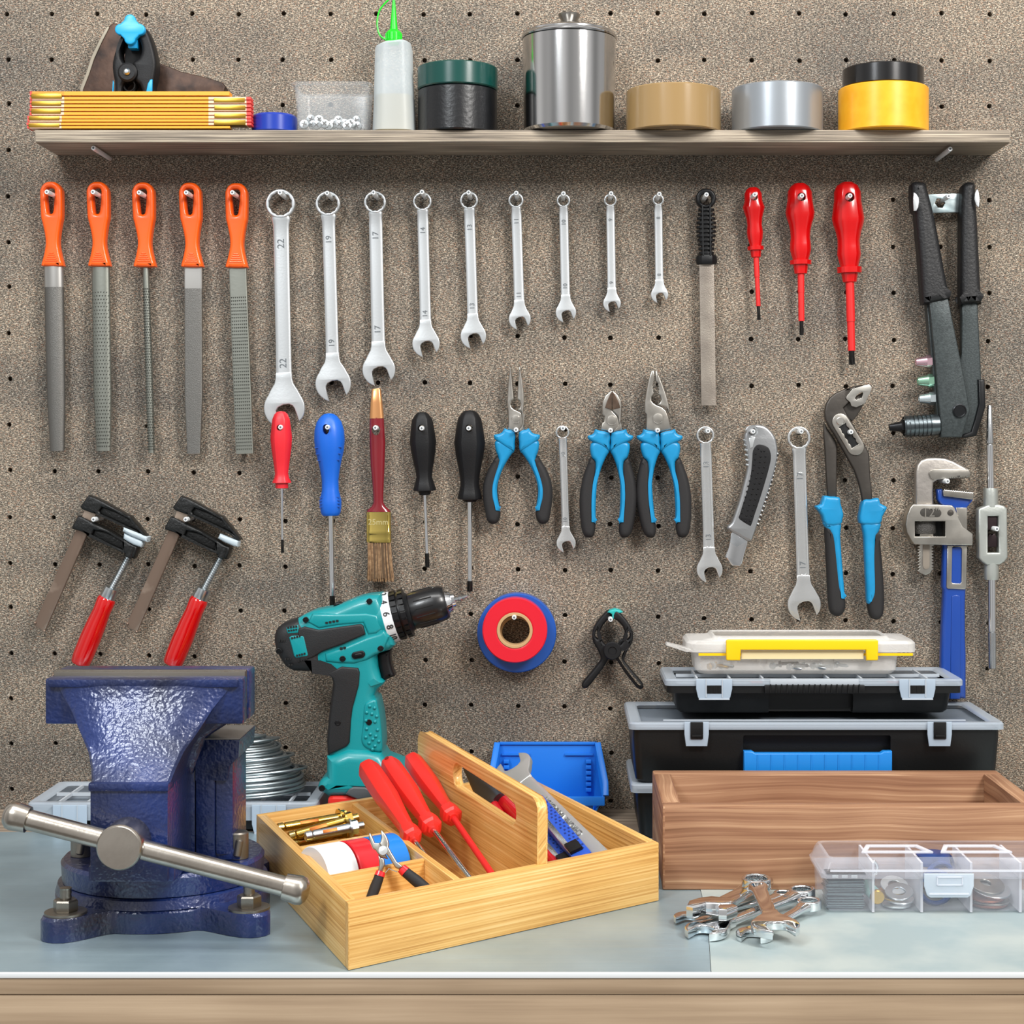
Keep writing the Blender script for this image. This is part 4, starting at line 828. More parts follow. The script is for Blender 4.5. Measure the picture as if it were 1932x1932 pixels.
for sgn in (1, -1):
    rng = [i/12 for i in range(13)]
    for f in (rng if sgn > 0 else rng[::-1]):
        x = 1148+(1242-1148)*f; y = 395+(548-395)*f; w_ = 26+5*math.cos(f*2*PI*4); inn.append((x-sgn*w_*.85, y+sgn*w_*.52))
sp = T.part('slot_plate', plate([T.Q(z5(stad(1134, 370, 1245, 552, 60, 63))), T.Q(z5(inn))], -.0068, .0022, .0007), M_jaw, label='light steel slot plate')
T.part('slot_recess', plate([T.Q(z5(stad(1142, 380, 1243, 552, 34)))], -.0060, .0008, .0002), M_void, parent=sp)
c = T.q(*z5([(1132, 366)])[0]); T.part('pivot', lathe((c[0], 0, c[1]), (0, -1, 0), [(.005, .0043), (.0085, .0043), (.009, .0036), (.009, 0)], 28), mat('ground_steel', '', 0))
for co, bl, bk in (([(1015, 911), (1060, 914), (1128, 920), (1135, 960), (1156, 1040), (1150, 1075), (1135, 1120), (1030, 1125), (1000, 1050), (962, 1000), (960, 983), (995, 970)], [(1020, 1100), (1030, 1140), (1062, 1180), (1078, 1240), (1095, 1400), (1112, 1560), (1130, 1620), (1169, 1665), (1166, 1600), (1150, 1400), (1136, 1200), (1136, 1100)], [(1028, 1130), (1032, 1300), (1042, 1500), (1052, 1680), (1065, 1755), (1100, 1784), (1145, 1780), (1172, 1735), (1175, 1680), (1160, 1560), (1145, 1400), (1120, 1200), (1080, 1150)]),
                   ([(1300, 941), (1350, 935), (1412, 925), (1425, 965), (1470, 988), (1468, 1010), (1440, 1060), (1420, 1115), (1300, 1120), (1272, 1085), (1280, 1020)], [(1300, 1095), (1308, 1200), (1315, 1350), (1325, 1560), (1334, 1692), (1370, 1678), (1392, 1630), (1397, 1560), (1392, 1380), (1392, 1230), (1418, 1165), (1424, 1100)], [(1420, 1160), (1434, 1300), (1450, 1480), (1458, 1650), (1452, 1760), (1430, 1800), (1400, 1812), (1362, 1795), (1342, 1740), (1334, 1660), (1330, 1500), (1360, 1300), (1390, 1200)])):
    h = T.part('handle', [plate([T.Q(z5(sm(bl, 3)))], -.0005, .0165, .0045, 4), plate([T.Q(z5(sm(co, 2)))], -.0005, .019, .0035, 3)], M_cyan, label='bright blue handle shell')
    T.part('grip', plate([T.Q(z5(sm(bk, 3)))], 0, .0155, .0055, 5), M_grip, parent=h, label='charcoal rubber outer grip')

# ---------------------------------------------------------------- pipe wrench
z6 = Z(1660, 740, 3.2206); T = wt('pipe_wrench', 'pipe wrench marked 12 inches, grey steel jaws and blue handle reaching down behind the boxes', 'wrench', 1788, 940, .016)
M_cast = mat('cast_steel', 'aba5a0', .4, .9, col2='c0bab2', nscale=30, bump=.35, bscale=260)
M_bluepaint = mat('blue_enamel', '123f93', .3, bump=.15, bscale=120, coat=.3)
def teeth(x0, y0, x1, y1, n, h):                              # zig-zag between two points (y down)
    o = []
    for i in range(n):
        f = i/n; o.append((x0+(x1-x0)*f, y0+(y1-y0)*f)); o.append((x0+(x1-x0)*(f+.5/n), y0+(y1-y0)*(f+.5/n)+h))
    return o+[(x1, y1)]
hj = T.part('hook_jaw', [plate([T.Q(z6([(214, 690), (212, 560), (213, 480), (222, 440), (245, 412), (280, 398), (330, 394), (390, 398), (440, 415), (495, 445), (535, 466), (547, 485), (546, 512), (535, 522), (415, 528), (345, 535), (322, 550), (320, 600), (322, 690)]))], .001, .012, .003, 3)], M_cast)
T.part('tooth_strip', plate([T.Q(z6([(290, 492), (296, 475), (320, 468), (470, 466), (530, 470), (541, 490), (538, 514)]+teeth(528, 520, 410, 524, 11, -9)[1:]+[(320, 532), (300, 520)]))], -.0055, .003, .0005), M_jaw, parent=hj, label='bright toothed strip')
rk = []
L0 = teeth(228, 1085, 226, 930, 9, 0)
outl = [(224 if i % 2 else 240, 930+i*9) for i in range(18)]+[(245, 1100), (275, 1113), (305, 1100)]+[(329 if i % 2 else 313, 1083-i*9) for i in range(18)]
inl = [(258, 925), (258, 1055), (265, 1072), (278, 1076), (292, 1072), (300, 1055), (300, 925)]
T.part('rack', [plate([T.Q(z6(outl+[(315, 700), (238, 700)]))], .002, .008, .001)], M_jaw, parent=hj); T.part('rack_groove', plate([T.Q(z6(inl))], -.0022, .0012, .0003), mat('tan_cast', '8f867b', .6, .6), parent=hj)
T.part('heel_jaw', plate([T.Q(z6([(374, 600), (380, 590)]+teeth(384, 587, 556, 604, 13, 6)+[(560, 608), (560, 640), (548, 652), (376, 630)]))], -.0045, .008, .0008), M_jaw, label='bright toothed heel jaw')
win = [(200, 782), (382, 782), (382, 873), (200, 873)]
ho = T.part('housing', plate([T.Q(z6([(188, 679), (300, 678), (422, 684), (440, 700), (468, 770), (488, 812), (549, 858), (549, 920), (545, 928), (400, 926), (195, 921), (178, 900), (150, 850), (143, 800), (152, 745), (170, 700)])), T.Q(z6(win))], -.003, .019, .0012), M_jaw, label='bright steel housing')
T.part('label_recess', plate([T.Q(z6(stad(255, 728, 333, 732, 25)))], -.0126, .0006, .0002), mat('dark_recess', '3d3a36', .6, .3), parent=ho)
c = T.q(*z6([(294, 730)])[0]); T.part('size_mark', text('12"', .0135, (c[0], -.0131, c[1]), (1, 0, .02), (0, 0, 1), .0006), M_jaw, parent=ho, label='raised 12 inch mark')
c = T.q(*z6([(414, 729)])[0]); T.part('pin', lathe((c[0], 0, c[1]), (0, -1, 0), [(.01, .0032), (.0133, .0032), (.0137, 0)], 24), M_darksteel, parent=ho)
a, b = T.q(*z6([(272, 786)])[0]), T.q(*z6([(272, 860)])[0]); h_ = a[1]-b[1]; R = 68/3.2206/sY(.02)
T.part('adjusting_nut', lathe((a[0], -.0, b[1]), (0, 0, 1), [(0, R*.93), (h_*.08, R), (h_*.92, R), (h_, R*.93)], 64, flat=.62), mat('knurled', '4d4b49', .45, .6, bump=1, bscale=900, dist=.001), label='knurled adjusting nut')
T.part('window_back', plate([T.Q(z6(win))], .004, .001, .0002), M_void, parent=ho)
hd = T.part('handle', [plate([T.Q(z6([(344, 590), (374, 588), (376, 628), (560, 650), (558, 660), (528, 695), (524, 760), (526, 860), (400, 860), (395, 700), (362, 675), (348, 650)]))], .002, .013, .002),
   plate([T.Q(z6([(382, 900), (527, 900), (522, 1000), (518, 1200), (515, 1300), (516, 1500), (520, 1600), (519, 1860), (370, 1860), (368, 1600), (375, 1400), (384, 1200), (376, 1180), (380, 1050)]))], .002, .014, .004, 4)], M_bluepaint, label='blue enamelled handle')
T.part('handle_ridge', plate([T.Q(z6([(430, 1236), (455, 1228), (482, 1236), (486, 1400), (480, 1860), (420, 1860), (426, 1400)]))], -.0045, .003, .001, 3), M_bluepaint, parent=hd)
T.part('ground_side', plate([T.Q(z6([(402, 930), (522, 932), (517, 1185), (508, 1196), (405, 1192), (397, 1180)])), T.Q(z6([(432, 945), (440, 938), (484, 940), (490, 950), (488, 1150), (480, 1160), (436, 1158), (428, 1150)]))], -.0052, .003, .0007), M_jaw, parent=hd, label='bright ground side of the handle')
T.part('ground_side', plate([T.Q(z6([(455, 700), (522, 700), (524, 850), (490, 815), (470, 770)]))], -.0045, .002, .0005), M_jaw, parent=hd)

# ---------------------------------------------------------------- tap wrench
T = wt('tap_wrench', 'long tap wrench with knurled rod ends and a windowed grey body, far right', 'wrench', 1870, 997, .016)
s = sY(.016)*3.2206; qz = lambda x, y: (lambda p: Vector((p[0], 0, p[1])))(T.q(*z6([(x, y)])[0]))
def rod(p, q_, w0, w1, m, nm, kn=False):
    a, b = qz(*p), qz(*q_)
    T.part(nm, lathe(a, b-a, [(0, w0*.8/s), (.001, w0/s), ((b-a).length-.001, w1/s), ((b-a).length, w1*.8/s)], 28), m)
M_kn = mat('knurled_chrome', 'c4c7c9', .22, 1)
def knurl():
    nt = M_kn.node_tree; N = nt.nodes; L = nt.links; tc = N.new('ShaderNodeTexCoord'); mp = N.new('ShaderNodeMapping'); mp.inputs['Rotation'].default_value = (0, PI/4, 0); L.new(tc.outputs['Object'], mp.inputs[0])
    ck = N.new('ShaderNodeTexChecker'); ck.inputs['Scale'].default_value = 900; L.new(mp.outputs[0], ck.inputs['Vector'])
    bp = N.new('ShaderNodeBump'); bp.inputs['Strength'].default_value = 1; bp.inputs['Distance'].default_value = .0006; L.new(ck.outputs['Fac'], bp.inputs['Height']); L.new(bp.outputs[0], N['Principled BSDF'].inputs['Normal'])
knurl()
rod((667, 80), (668, 315), 14, 24, M_kn, 'knurled_end'); rod((668, 315), (673, 590), 22, 22, M_chrome, 'rod'); rod((680, 1130), (681, 1458), 24, 24, M_chrome, 'rod'); rod((681, 1455), (683, 1682), 27, 25, M_kn, 'knurled_end')
M_gcast = mat('silver_cast', 'b4b8b3', .38, .7, bump=.2, bscale=400)
bo = T.part('body', [plate([T.Q(z6([(630, 690), (660, 678), (715, 680), (745, 688), (764, 706), (766, 850), (769, 1000), (750, 1028), (720, 1048), (640, 1050), (612, 1030), (592, 1004), (590, 850), (589, 712), (600, 702)])), T.Q(z6([(648, 752), (711, 752), (713, 972), (648, 972)]))], 0, .015, .0022), lathe(qz(673, 695), qz(673, 580)-qz(673, 695), [(0, 46/s), (.010, 45/s), (.0175, 44/s), (.0195, 42/s)], 32), lathe(qz(677, 1035), qz(677, 1138)-qz(677, 1035), [(0, 44/s), (.010, 45/s), (.0165, 44/s), (.018, 42/s)], 32)], M_gcast)
T.part('tap_jaw', plate([T.Q(z6([(650, 755), (709, 755), (709, 840), (680, 828), (650, 840)]))], .001, .009, .0006), mat('black_oxide', '33282a', .4, .7), parent=bo); T.part('tap_jaw', plate([T.Q(z6([(650, 880), (665, 862), (678, 868), (690, 858), (709, 880), (709, 940), (650, 940)]))], .001, .009, .0006), MC['black_oxide'], parent=bo)

# ---------------------------------------------------------------- rivet gun
z2 = Z(1650, 320, 3.578); T = wt('rivet_gun', 'grey hand rivet gun with two black grips and a latch plate, hanging at the right', 'rivet gun', 1790, 375, .022)
M_rg = mat('hammered_grey', '343a3b', .4, .4, col2='434a4b', nscale=500, bump=.25, bscale=700)
M_bgrip = mat('black_textured_grip', '131315', .5, bump=.8, bscale=420)
lv = T.part('lever', plate([T.Q(z2([(583, 880), (695, 880), (700, 1000), (720, 1415), (722, 1600), (672, 1795), (572, 1808), (560, 1650), (545, 1450), (572, 1290), (585, 1240), (588, 1000)]))], .004, .012, .002), M_rg)
T.part('lever_boot', plate([T.Q(z2([(692, 1417), (738, 1417), (744, 1600), (728, 1655), (683, 1798), (600, 1812), (570, 1808), (598, 1785), (645, 1770), (670, 1690), (697, 1580)]))], .003, .016, .002), M_blackpl, parent=lv, label='black plastic boot')
T.part('body_plate', [plate([T.Q(z2([(352, 880), (482, 870), (520, 1060), (575, 1330), (628, 1618), (625, 1640), (575, 1808), (434, 1808), (425, 1640), (395, 1300), (365, 1000)]))], -.004, .014, .0016), plate([T.Q(z2([(343, 890), (362, 890), (400, 1300), (430, 1700), (415, 1650), (375, 1250)]))], .002, .014, .001)], M_rg)
T.part('grip', plate([T.Q(z2(sm([(250, 95), (285, 93), (322, 98), (336, 125), (350, 175), (380, 290), (412, 450), (450, 660), (491, 868), (488, 880), (420, 895), (325, 915), (309, 905), (300, 800), (290, 650), (275, 480), (262, 330), (258, 300), (240, 285), (234, 200), (233, 120)], 2)))], -.003, .026, .007, 4), M_bgrip)
T.part('grip', plate([T.Q(z2(sm([(615, 91), (645, 91), (667, 100), (672, 150), (678, 260), (688, 420), (698, 640), (711, 890), (703, 902), (640, 905), (582, 912), (572, 895), (571, 600), (573, 300), (582, 140), (592, 108)], 2)))], .002, .026, .007, 4), M_bgrip)
for pts in ([(243, 168), (262, 180), (278, 205), (280, 235), (274, 270), (262, 293), (243, 293), (240, 230)], [(670, 148), (680, 170), (686, 215), (682, 262), (675, 272), (660, 250), (650, 215), (654, 175), (664, 150)]):
    T.part('end_cap', plate([T.Q(z2(pts))], -.0155, .002, .0006), M_satin, label='silver oval end cap')
T.part('latch_plate', plate([T.Q(z2([(345, 162), (592, 155), (578, 200), (575, 285), (372, 288)])), T.Q(z2([(428, 190), (460, 192), (484, 222), (466, 252), (436, 250), (414, 222)]))], .006, .002, .0005), mat('galvanized', 'b8c4c6', .35, .8, col2='9fb0b4', nscale=120), label='galvanized latch plate with a hole')
a, b = (lambda p: Vector((p[0], -.004, p[1])))(T.q(*z2([(425, 1722)])[0])), (lambda p: Vector((p[0], -.004, p[1])))(T.q(*z2([(193, 1735)])[0])); s = sY(.024)*3.578
pr = [(0, 70/s), (.004, 72/s)]
L_ = (b-a).length
for i in range(7): t = .006+i*.0044; pr += [(t, 74/s), (t+.0028, 74/s), (t+.003, 66/s), (t+.0042, 66/s)]
pr += [(L_-.006, 72/s), (L_-.003, 68/s), (L_, 52/s), (L_, 0)]
nz = T.part('nozzle', lathe(a, b-a, pr, 40), mat('gunmetal', '5c6468', .28, .9), label='ribbed gunmetal nozzle')
T.part('nosepiece', [lathe(b, b-a, [(-.001, .0072), (.003, .0072)], 6), lathe(b, b-a, [(.003, .0058), (.0155, .0035), (.0157, .002), (.01, .0015)], 24)], mat('black_steel', '2a2b2d', .3, .8), parent=nz)
for x, y, h1, nm in ((348, 1297, 'd8b4c0', 'pink'), (360, 1425, '9fd0b5', 'green'), (370, 1545, 'cfdbe0', 'silver')):
    p = (lambda p: Vector((p[0], .0, p[1])))(T.q(*z2([(x+36, y)])[0])); d = Vector((-1, 0, -.04))
    T.part('spare_nosepiece', [lathe(p, d, [(0, .0072), (.0055, .0072)], 6), lathe(p, d, [(.0055, .0062), (.0165, .0042), (.0167, .002), (.012, .0015)], 24)], mat(nm+'_anodised', h1, .25, .9), label=nm+' spare nosepiece')
c = T.q(*z2([(557, 1630)])[0]); T.part('pivot', lathe((c[0], 0, c[1]), (0, -1, 0), [(.009, .0072), (.0125, .0072), (.013, .0062), (.0125, .0055), (.0125, 0)], 32), mat('black_steel', '', 0))

# ---------------------------------------------------------------- bar clamps
z7 = Z(50, 900, 4.293)
for dx, dy, lab, second in ((0, 0, 'small bar clamp at the far left with a red handle and a thick translucent pad', False), (747, 6, 'small red-handled bar clamp, the one of the pair nearer the short red screwdriver', True)):
    mv = lambda pts: z7([(x+dx, y+dy) for x, y in pts]); x0, y0 = mv([(480, 340)])[0]
    T = wt('bar_clamp', lab, 'clamp', x0, y0, .018, 'red-handled bar clamps')
    s = sY(.018)*4.293; q3 = lambda x, y, d=0: (lambda p: Vector((p[0], -d, p[1])))(T.q(*mv([(x, y)])[0]))
    M_bar = mat('bar_steel', 'd2c0ae', .25, .55, col2='7f6c5f', nscale=16, contrast=(.38, .6)); M_cc = mat('black_cast_iron', '131414', .4, .2, bump=.9, bscale=420)  # bar: tan-to-brown mottling paints warm reflections into the nickel's colour
    T.part('bar', [plate([T.Q(mv([(484, 240), (574, 280), (555, 330), (150, 1253), (128, 1236), (90, 1222), (66, 1200), (75, 1170), (450, 330)]))], 0, .0055, .0009)]+[sphere(q3(75, 1180, .003), .0016), sphere(q3(150, 1245, .003), .0014)], M_bar, label='nickelled steel bar with reflections painted into its colour')
    up = [(515, 146), (570, 165), (640, 200), (740, 255), (830, 306), (850, 312), (880, 350), (940, 420), (990, 484), (985, 505), (955, 500), (900, 450), (800, 402), (700, 355), (600, 308), (540, 288), (470, 262), (448, 240)]
    dn = [(432, 312), (470, 322), (560, 372), (680, 430), (800, 500), (870, 545), (912, 562), (905, 600), (885, 655), (800, 612), (760, 598), (640, 530), (530, 475), (460, 440), (384, 416), (386, 395)]
    for nm, pts, rec in (('fixed_jaw', up, [(625, 240), (720, 275), (815, 320), (850, 345), (900, 400), (940, 455), (900, 430), (800, 382), (700, 335), (615, 298), (602, 270)]), ('sliding_jaw', dn, [(560, 425), (640, 440), (720, 475), (790, 515), (790, 585), (700, 545), (600, 500), (540, 470)])):
        j = T.part(nm, plate([T.Q(mv(pts)), T.Q(mv(rec))], 0, .017, .0022, 3), M_cc); T.part('web', plate([T.Q(mv(rec))], .001, .009, .0008), M_cc, parent=j)
    if not second: pad = [[(802, 402), (900, 440), (999, 484), (992, 525), (955, 512), (870, 478), (795, 438)], [(803, 450), (870, 480), (950, 515), (955, 540), (940, 567), (880, 548), (830, 520), (797, 497)]]
    else: pad = [[(832, 450), (900, 478), (985, 510), (975, 556), (945, 553), (870, 520), (815, 488)]]
    T.part('pad', [plate([T.Q(mv(p))], -.001, .019-.003*i, .003, 3) for i, p in enumerate(pad)], mat('translucent_pad', 'c8d6de', .3, alpha=.78), label='translucent white pad')
    bs = T.part('screw_boss', loft([(*q3(872, 560), 46/s, .0095), (*q3(858, 600), 44/s, .0095), (*q3(840, 640), 50/s, .0098)], 24, 2.2), M_cc)
    a, b = q3(838, 625), q3(688, 905); L_ = (b-a).length; pr = []
    n = 17
    for i in range(n): pr += [(L_*i/n, 23/s), (L_*(i+.5)/n, 32/s)]
    T.part('threaded_spindle', lathe(a, b-a, pr+[(L_, 23/s)], 20), M_zinc, label='zinc threaded spindle')
    a, b = q3(695, 895), q3(652, 985); T.part('ferrule', lathe(a, b-a, [(0, 40/s), (.0008, 58/s), ((b-a).length*.9, 64/s), ((b-a).length, 60/s)], 36), M_zinc, label='zinc ferrule')
    T.part('handle', loft([(*q3(656, 978), 66/s, 66/s), (*q3(648, 995), 76/s, 76/s), (*q3(612, 1080), 72/s, 72/s), (*q3(570, 1180), 80/s, 80/s), (*q3(520, 1300), 86/s, 86/s), (*q3(462, 1440), 84/s, 84/s), (*q3(438, 1500), 80/s, 80/s), (*q3(431, 1516), 70/s, 70/s)], 36, 2), mat('red_lacquer', 'bd0708', .12, coat=.8), label='glossy red lacquered wooden handle')

# ---------------------------------------------------------------- tape rolls on the wall
def wroll(label, px, py, R, rc, rh, Y0, h, m, ref):
    s = sY(Y0+h); p = W(px, py, Y0); p = CAM+(W(px, py, Y0+h)-CAM); o = Vector((p.x, -Y0, p.z))
    T = Thing('electrical_tape', label, 'tape roll', o, 'tape rolls hanging on the wall')
    pr = [(.0006, rc/s)]+[(0, rc/s+.0006), (0, R/s-.001), (.001, R/s), (h-.001, R/s), (h, R/s-.001)]+[(h-.0002*(i % 2), rc/s+(R-rc)/s*(14-i)/15) for i in range(14)]+[(h-.0006, rc/s)]
    T.part('tape', lathe((0, 0, 0), (0, -1, 0), pr, 96, closed=True), m)
    T.part('core', ringg((0, -.0002, 0), (0, -1, 0), rc/s-.0001, rh/s, h+.0002, 72, .0004), mat('kraft_core', 'b9966b', .8), label='cardboard core')
wroll('wider blue tape roll hanging against the pegboard behind the red roll', 974.8, 1194.5, 74.6, 34, 28, .0006, .021, mat('blue_vinyl', '1650a8', .35, coat=.2), None)
wroll('red tape roll hanging in front of the wider blue roll', 971.2, 1189.5, 61.3, 34, 28, .022, .02, mat('red_vinyl', 'd4142a', .3, coat=.2), None)

# ---------------------------------------------------------------- black spring clamp on the wall
z8 = Z(480, 1080, 2.576); T = wt('spring_clamp', 'black spring clamp with a teal pad, hanging open beside the wall tape rolls', 'clamp', 1153, 1175, .018)
def armp(m):
    X = (lambda x: x) if not m else (lambda x: 3480-x)
    o = [(1732, 190), (1718, 184), (1698, 200), (1668, 235), (1648, 270), (1641, 300), (1645, 335), (1662, 365), (1675, 392), (1684, 420), (1668, 445), (1640, 480), (1605, 520), (1592, 540), (1592, 555), (1604, 562), (1622, 556), (1650, 522), (1690, 470), (1718, 425), (1740, 405), (1765, 380), (1750, 355), (1730, 350), (1710, 352), (1690, 330), (1678, 300), (1690, 262), (1715, 232), (1738, 218)]
    return [(X(x), y) for x, y in o]
def holep(m):
    X = (lambda x: x) if not m else (lambda x: 3480-x)
    return [[(X(x), y) for x, y in p] for p in ([(1655, 292), (1664, 280), (1671, 300), (1676, 318), (1668, 322), (1658, 312)], [(X2, y) for X2, y in circ(1686, 350, 14, 16)])]
for m, yy in ((0, .002), (1, -.004)):
    T.part('clamp_arm', plate([T.Q(z8(sm(armp(m), 2)))]+[T.Q(z8(h)) for h in holep(m)], yy, .014, .0025, 3), M_blackrub)
c = T.q(*z8([(1738, 375)])[0]); T.part('pivot', lathe((c[0], 0, c[1]), (0, -1, 0), [(.008, .0095), (.0125, .0095), (.0135, .0085), (.0135, .0045), (.0125, .004), (.0125, 0)], 36), M_blackrub)
T.part('pad', plate([T.Q(z8([(1715, 190), (1728, 180), (1752, 174), (1776, 180), (1790, 190), (1772, 196), (1766, 222), (1740, 222), (1736, 198)]))], -.001, .018, .0015), mat('teal_pad', '1fa8a4', .4), label='teal pad')
# ---------------------------------------------------------------- cordless drill, standing on the bench
z8 = Z(480, 1080, 2.576); YD = .078
T = Thing('cordless_drill', 'teal and black cordless drill standing upright behind the bamboo tray', 'drill', Vector((W(690, 1600, YD).x, -YD, BZ)))
M_teal = mat('teal_plastic', '06898f', .36, bump=.12, bscale=700, coat=.15); M_bk = mat('drill_black_rubber', '18191b', .55, bump=.3, bscale=800)
s = sY(YD); k8 = s*2.576
ln = lambda x, y: (lambda p: Vector((p[0], 0, p[1])))(T.q(*z8([(x, y)])[0]))
sil = [(140, 300), (160, 262), (190, 235), (225, 214), (262, 194), (300, 178), (350, 168), (400, 160), (440, 143), (480, 126), (520, 112), (560, 103), (622, 97), (645, 160), (668, 240), (690, 345), (665, 368), (610, 385), (604, 400), (608, 450), (622, 505), (640, 520), (636, 532), (606, 555), (594, 585), (604, 612), (616, 660), (626, 740), (632, 800), (632, 850), (642, 880), (640, 930), (370, 930), (366, 870), (364, 800), (372, 700), (382, 620), (394, 530), (388, 500), (366, 478), (330, 466), (215, 466), (160, 430), (145, 370)]
body = T.part('housing', plate([T.Q(z8(sil))], 0, .050, .011, 6), M_teal, label='teal plastic housing')
back = [(110, 320), (113, 290), (124, 262), (150, 240), (190, 226), (225, 214), (262, 238), (330, 263), (420, 250), (530, 235), (545, 244), (556, 288), (450, 335), (355, 370), (349, 395), (352, 425), (440, 438), (520, 446), (528, 470), (524, 530), (508, 590), (494, 640), (486, 700), (480, 810), (468, 828), (420, 856), (368, 882), (363, 800), (371, 700), (380, 620), (393, 525), (386, 500), (362, 480), (330, 469), (260, 470), (205, 468), (165, 446), (135, 400), (120, 370)]
T.part('rubber_overmould', plate([T.Q(z8(back))], 0, .0545, .012, 6), M_bk, parent=body, label='black rubber motor cap and rear grip')
T.part('motor_band', plate([T.Q(z8([(230, 262), (262, 250), (330, 266), (420, 253), (530, 238), (544, 246), (554, 287), (450, 333), (352, 368), (300, 400), (240, 420)]))], 0, .0565, .0018, 3), M_bk, parent=body, label='black rubber side band')
T.part('rear_grip', plate([T.Q(z8([(372, 476), (440, 442), (519, 449), (526, 470), (522, 530), (506, 590), (492, 640), (484, 700), (478, 806), (465, 824), (420, 846), (379, 862), (376, 800), (384, 700), (394, 620), (405, 530), (398, 500)]))], 0, .0553, .0018, 3), M_bk, parent=body, label='black rubber rear grip')
T.part('vent_panel', plate([T.Q(z8([(188, 302), (200, 294), (255, 290), (264, 296), (285, 385), (278, 395), (222, 401), (212, 392)]))], 0, .057, .002, 3), M_teal, parent=body)
T.part('nose_gusset', plate([T.Q(z8([(175, 256), (232, 242), (236, 268), (232, 280), (184, 284), (178, 276)]))], 0, .0555, .001), M_teal, parent=body)
T.part('lower_flank', plate([T.Q(z8([(357, 376), (450, 346), (558, 300), (620, 282), (640, 262), (668, 300), (640, 370), (600, 388), (560, 415), (500, 432), (430, 430), (360, 422)]))], 0, .0535, .004, 4), M_teal, parent=body)
T.part('top_flank', plate([T.Q(z8([(300, 188), (420, 190), (555, 186), (610, 196), (634, 262), (606, 286), (564, 292), (540, 236), (420, 246), (330, 262), (275, 232)]))], 0, .0525, .003, 4), M_teal, parent=body)
yf = -.0273
gs = []
def vent(x, y, w_, h_, yy=yf):
    a = ln(x-w_/2, y-h_/2); b = ln(x+w_/2, y+h_/2); T.part('vent_slot', box(a.x, b.x, yy-.0008, yy+.002, b.z, a.z), M_void, parent=body)
for i in range(4):
    vent(368+i*17, 232-i*3, 12, 9, -.0262)
    vent(204+i*12, 304-i*3, 8, 9, -.0285); vent(228+i*12, 388-i*3, 8, 9, -.0285); vent(236+i*12, 415-i*3, 8, 8)
    vent(185+i*13, 255-i*2, 9, 8, -.0278); vent(188+i*12, 270-i*2, 8, 7, -.0278)
for i in range(3): vent(143+i*12, 318, 8, 9); vent(172+i*12, 406, 8, 8)
for i in range(2): vent(438+i*16, 355-i*3, 12, 9, -.0268); vent(190+i*12, 434, 8, 7)
for x, y, yy in ((572, 130, -.0253), (268, 218, -.0265), (445, 404, -.027), (627, 355, -.0268), (140, 368, -.0273), (422, 710, -.0275), (571, 708, -.0268)):
    c = ln(x, y); T.part('screw', [lathe((c.x, yy+.001, c.z), (0, -1, 0), [(0, 14/k8), (.0016, 14/k8), (.0018, 11/k8), (.001, 10/k8), (.001, 0)], 24), xf(box(-.0032, .0032, -.0006, 0, -.0005, .0005), Matrix.Translation((c.x, yy, c.z)))], M_blackpl, parent=body)
c = [ln(497, 388), ln(543, 380)]; T.part('direction_button', [plate([T.Q(z8(stad(505, 388, 536, 382, 17)))], -.0273, .003, .001), plate([T.Q(z8(stad(510, 387, 531, 383, 9)))], -.0288, .003, .0012)], M_blackpl, parent=body)
pad = T.part('grip_pad', plate([T.Q(z8(sm([(600, 600), (560, 612), (545, 640), (540, 720), (532, 790), (545, 825), (580, 845), (630, 850), (632, 780), (625, 700), (612, 630)], 3)))], 0, .0535, .003, 3), M_teal, parent=body)
gs = [];
for x, y in ((575, 632), (598, 640), (560, 662), (585, 668), (608, 680), (556, 700), (600, 706), (560, 740), (612, 745), (578, 765), (604, 775), (556, 780), (590, 790), (572, 808), (600, 822), (618, 800), (588, 838)):
    c = ln(x, y); gs.append(sphere((c.x, -.0266, c.z), .0018, 10, 8))
T.part('pad_dimple', gs, M_teal, parent=pad)
T.part('trigger', plate([T.Q(z8(sm([(612, 385), (640, 375), (666, 374), (664, 400), (668, 440), (680, 480), (686, 498), (660, 508), (636, 518), (622, 500), (610, 450), (606, 410)], 2)))], 0, .024, .004, 3), M_blackpl)
T.part('mode_switch', plate([T.Q(z8([(385, 165), (395, 145), (415, 140), (430, 150), (425, 160)]))], 0, .016, .002), M_blackpl)
# battery foot
foot = T.part('foot', plate([T.Q(z8([(368, 872), (420, 858), (470, 838), (560, 842), (632, 855), (650, 885), (720, 912), (765, 955), (772, 1075), (520, 1075), (470, 1062), (375, 1062), (352, 1046), (330, 1036), (325, 1016), (332, 995), (350, 978), (368, 968)]))], 0, .068, .012, 6), M_teal)
c = ln(350, 1018); T.part('screw', lathe((c.x, -.033, c.z), (0, -1, 0), [(0, 15/k8), (.0015, 15/k8), (.0017, 11/k8), (.001, 10/k8), (.001, 0)], 24), M_blackpl, parent=foot)
T.part('battery_latch', plate([T.Q(z8([(462, 1046), (480, 1020), (500, 1010), (556, 1012), (590, 1030), (590, 1062), (520, 1070), (470, 1050)]))], 0, .0705, .002), mat('grey_latch', '4b4f52', .4), parent=foot)
a, b = ln(374, 1058), ln(775, 1058)
T.part('battery', box(a.x, b.x, -.032, .032, .0002, a.z, .006, 3), mat('red_battery', 'd22a22', .35), label='red battery base')
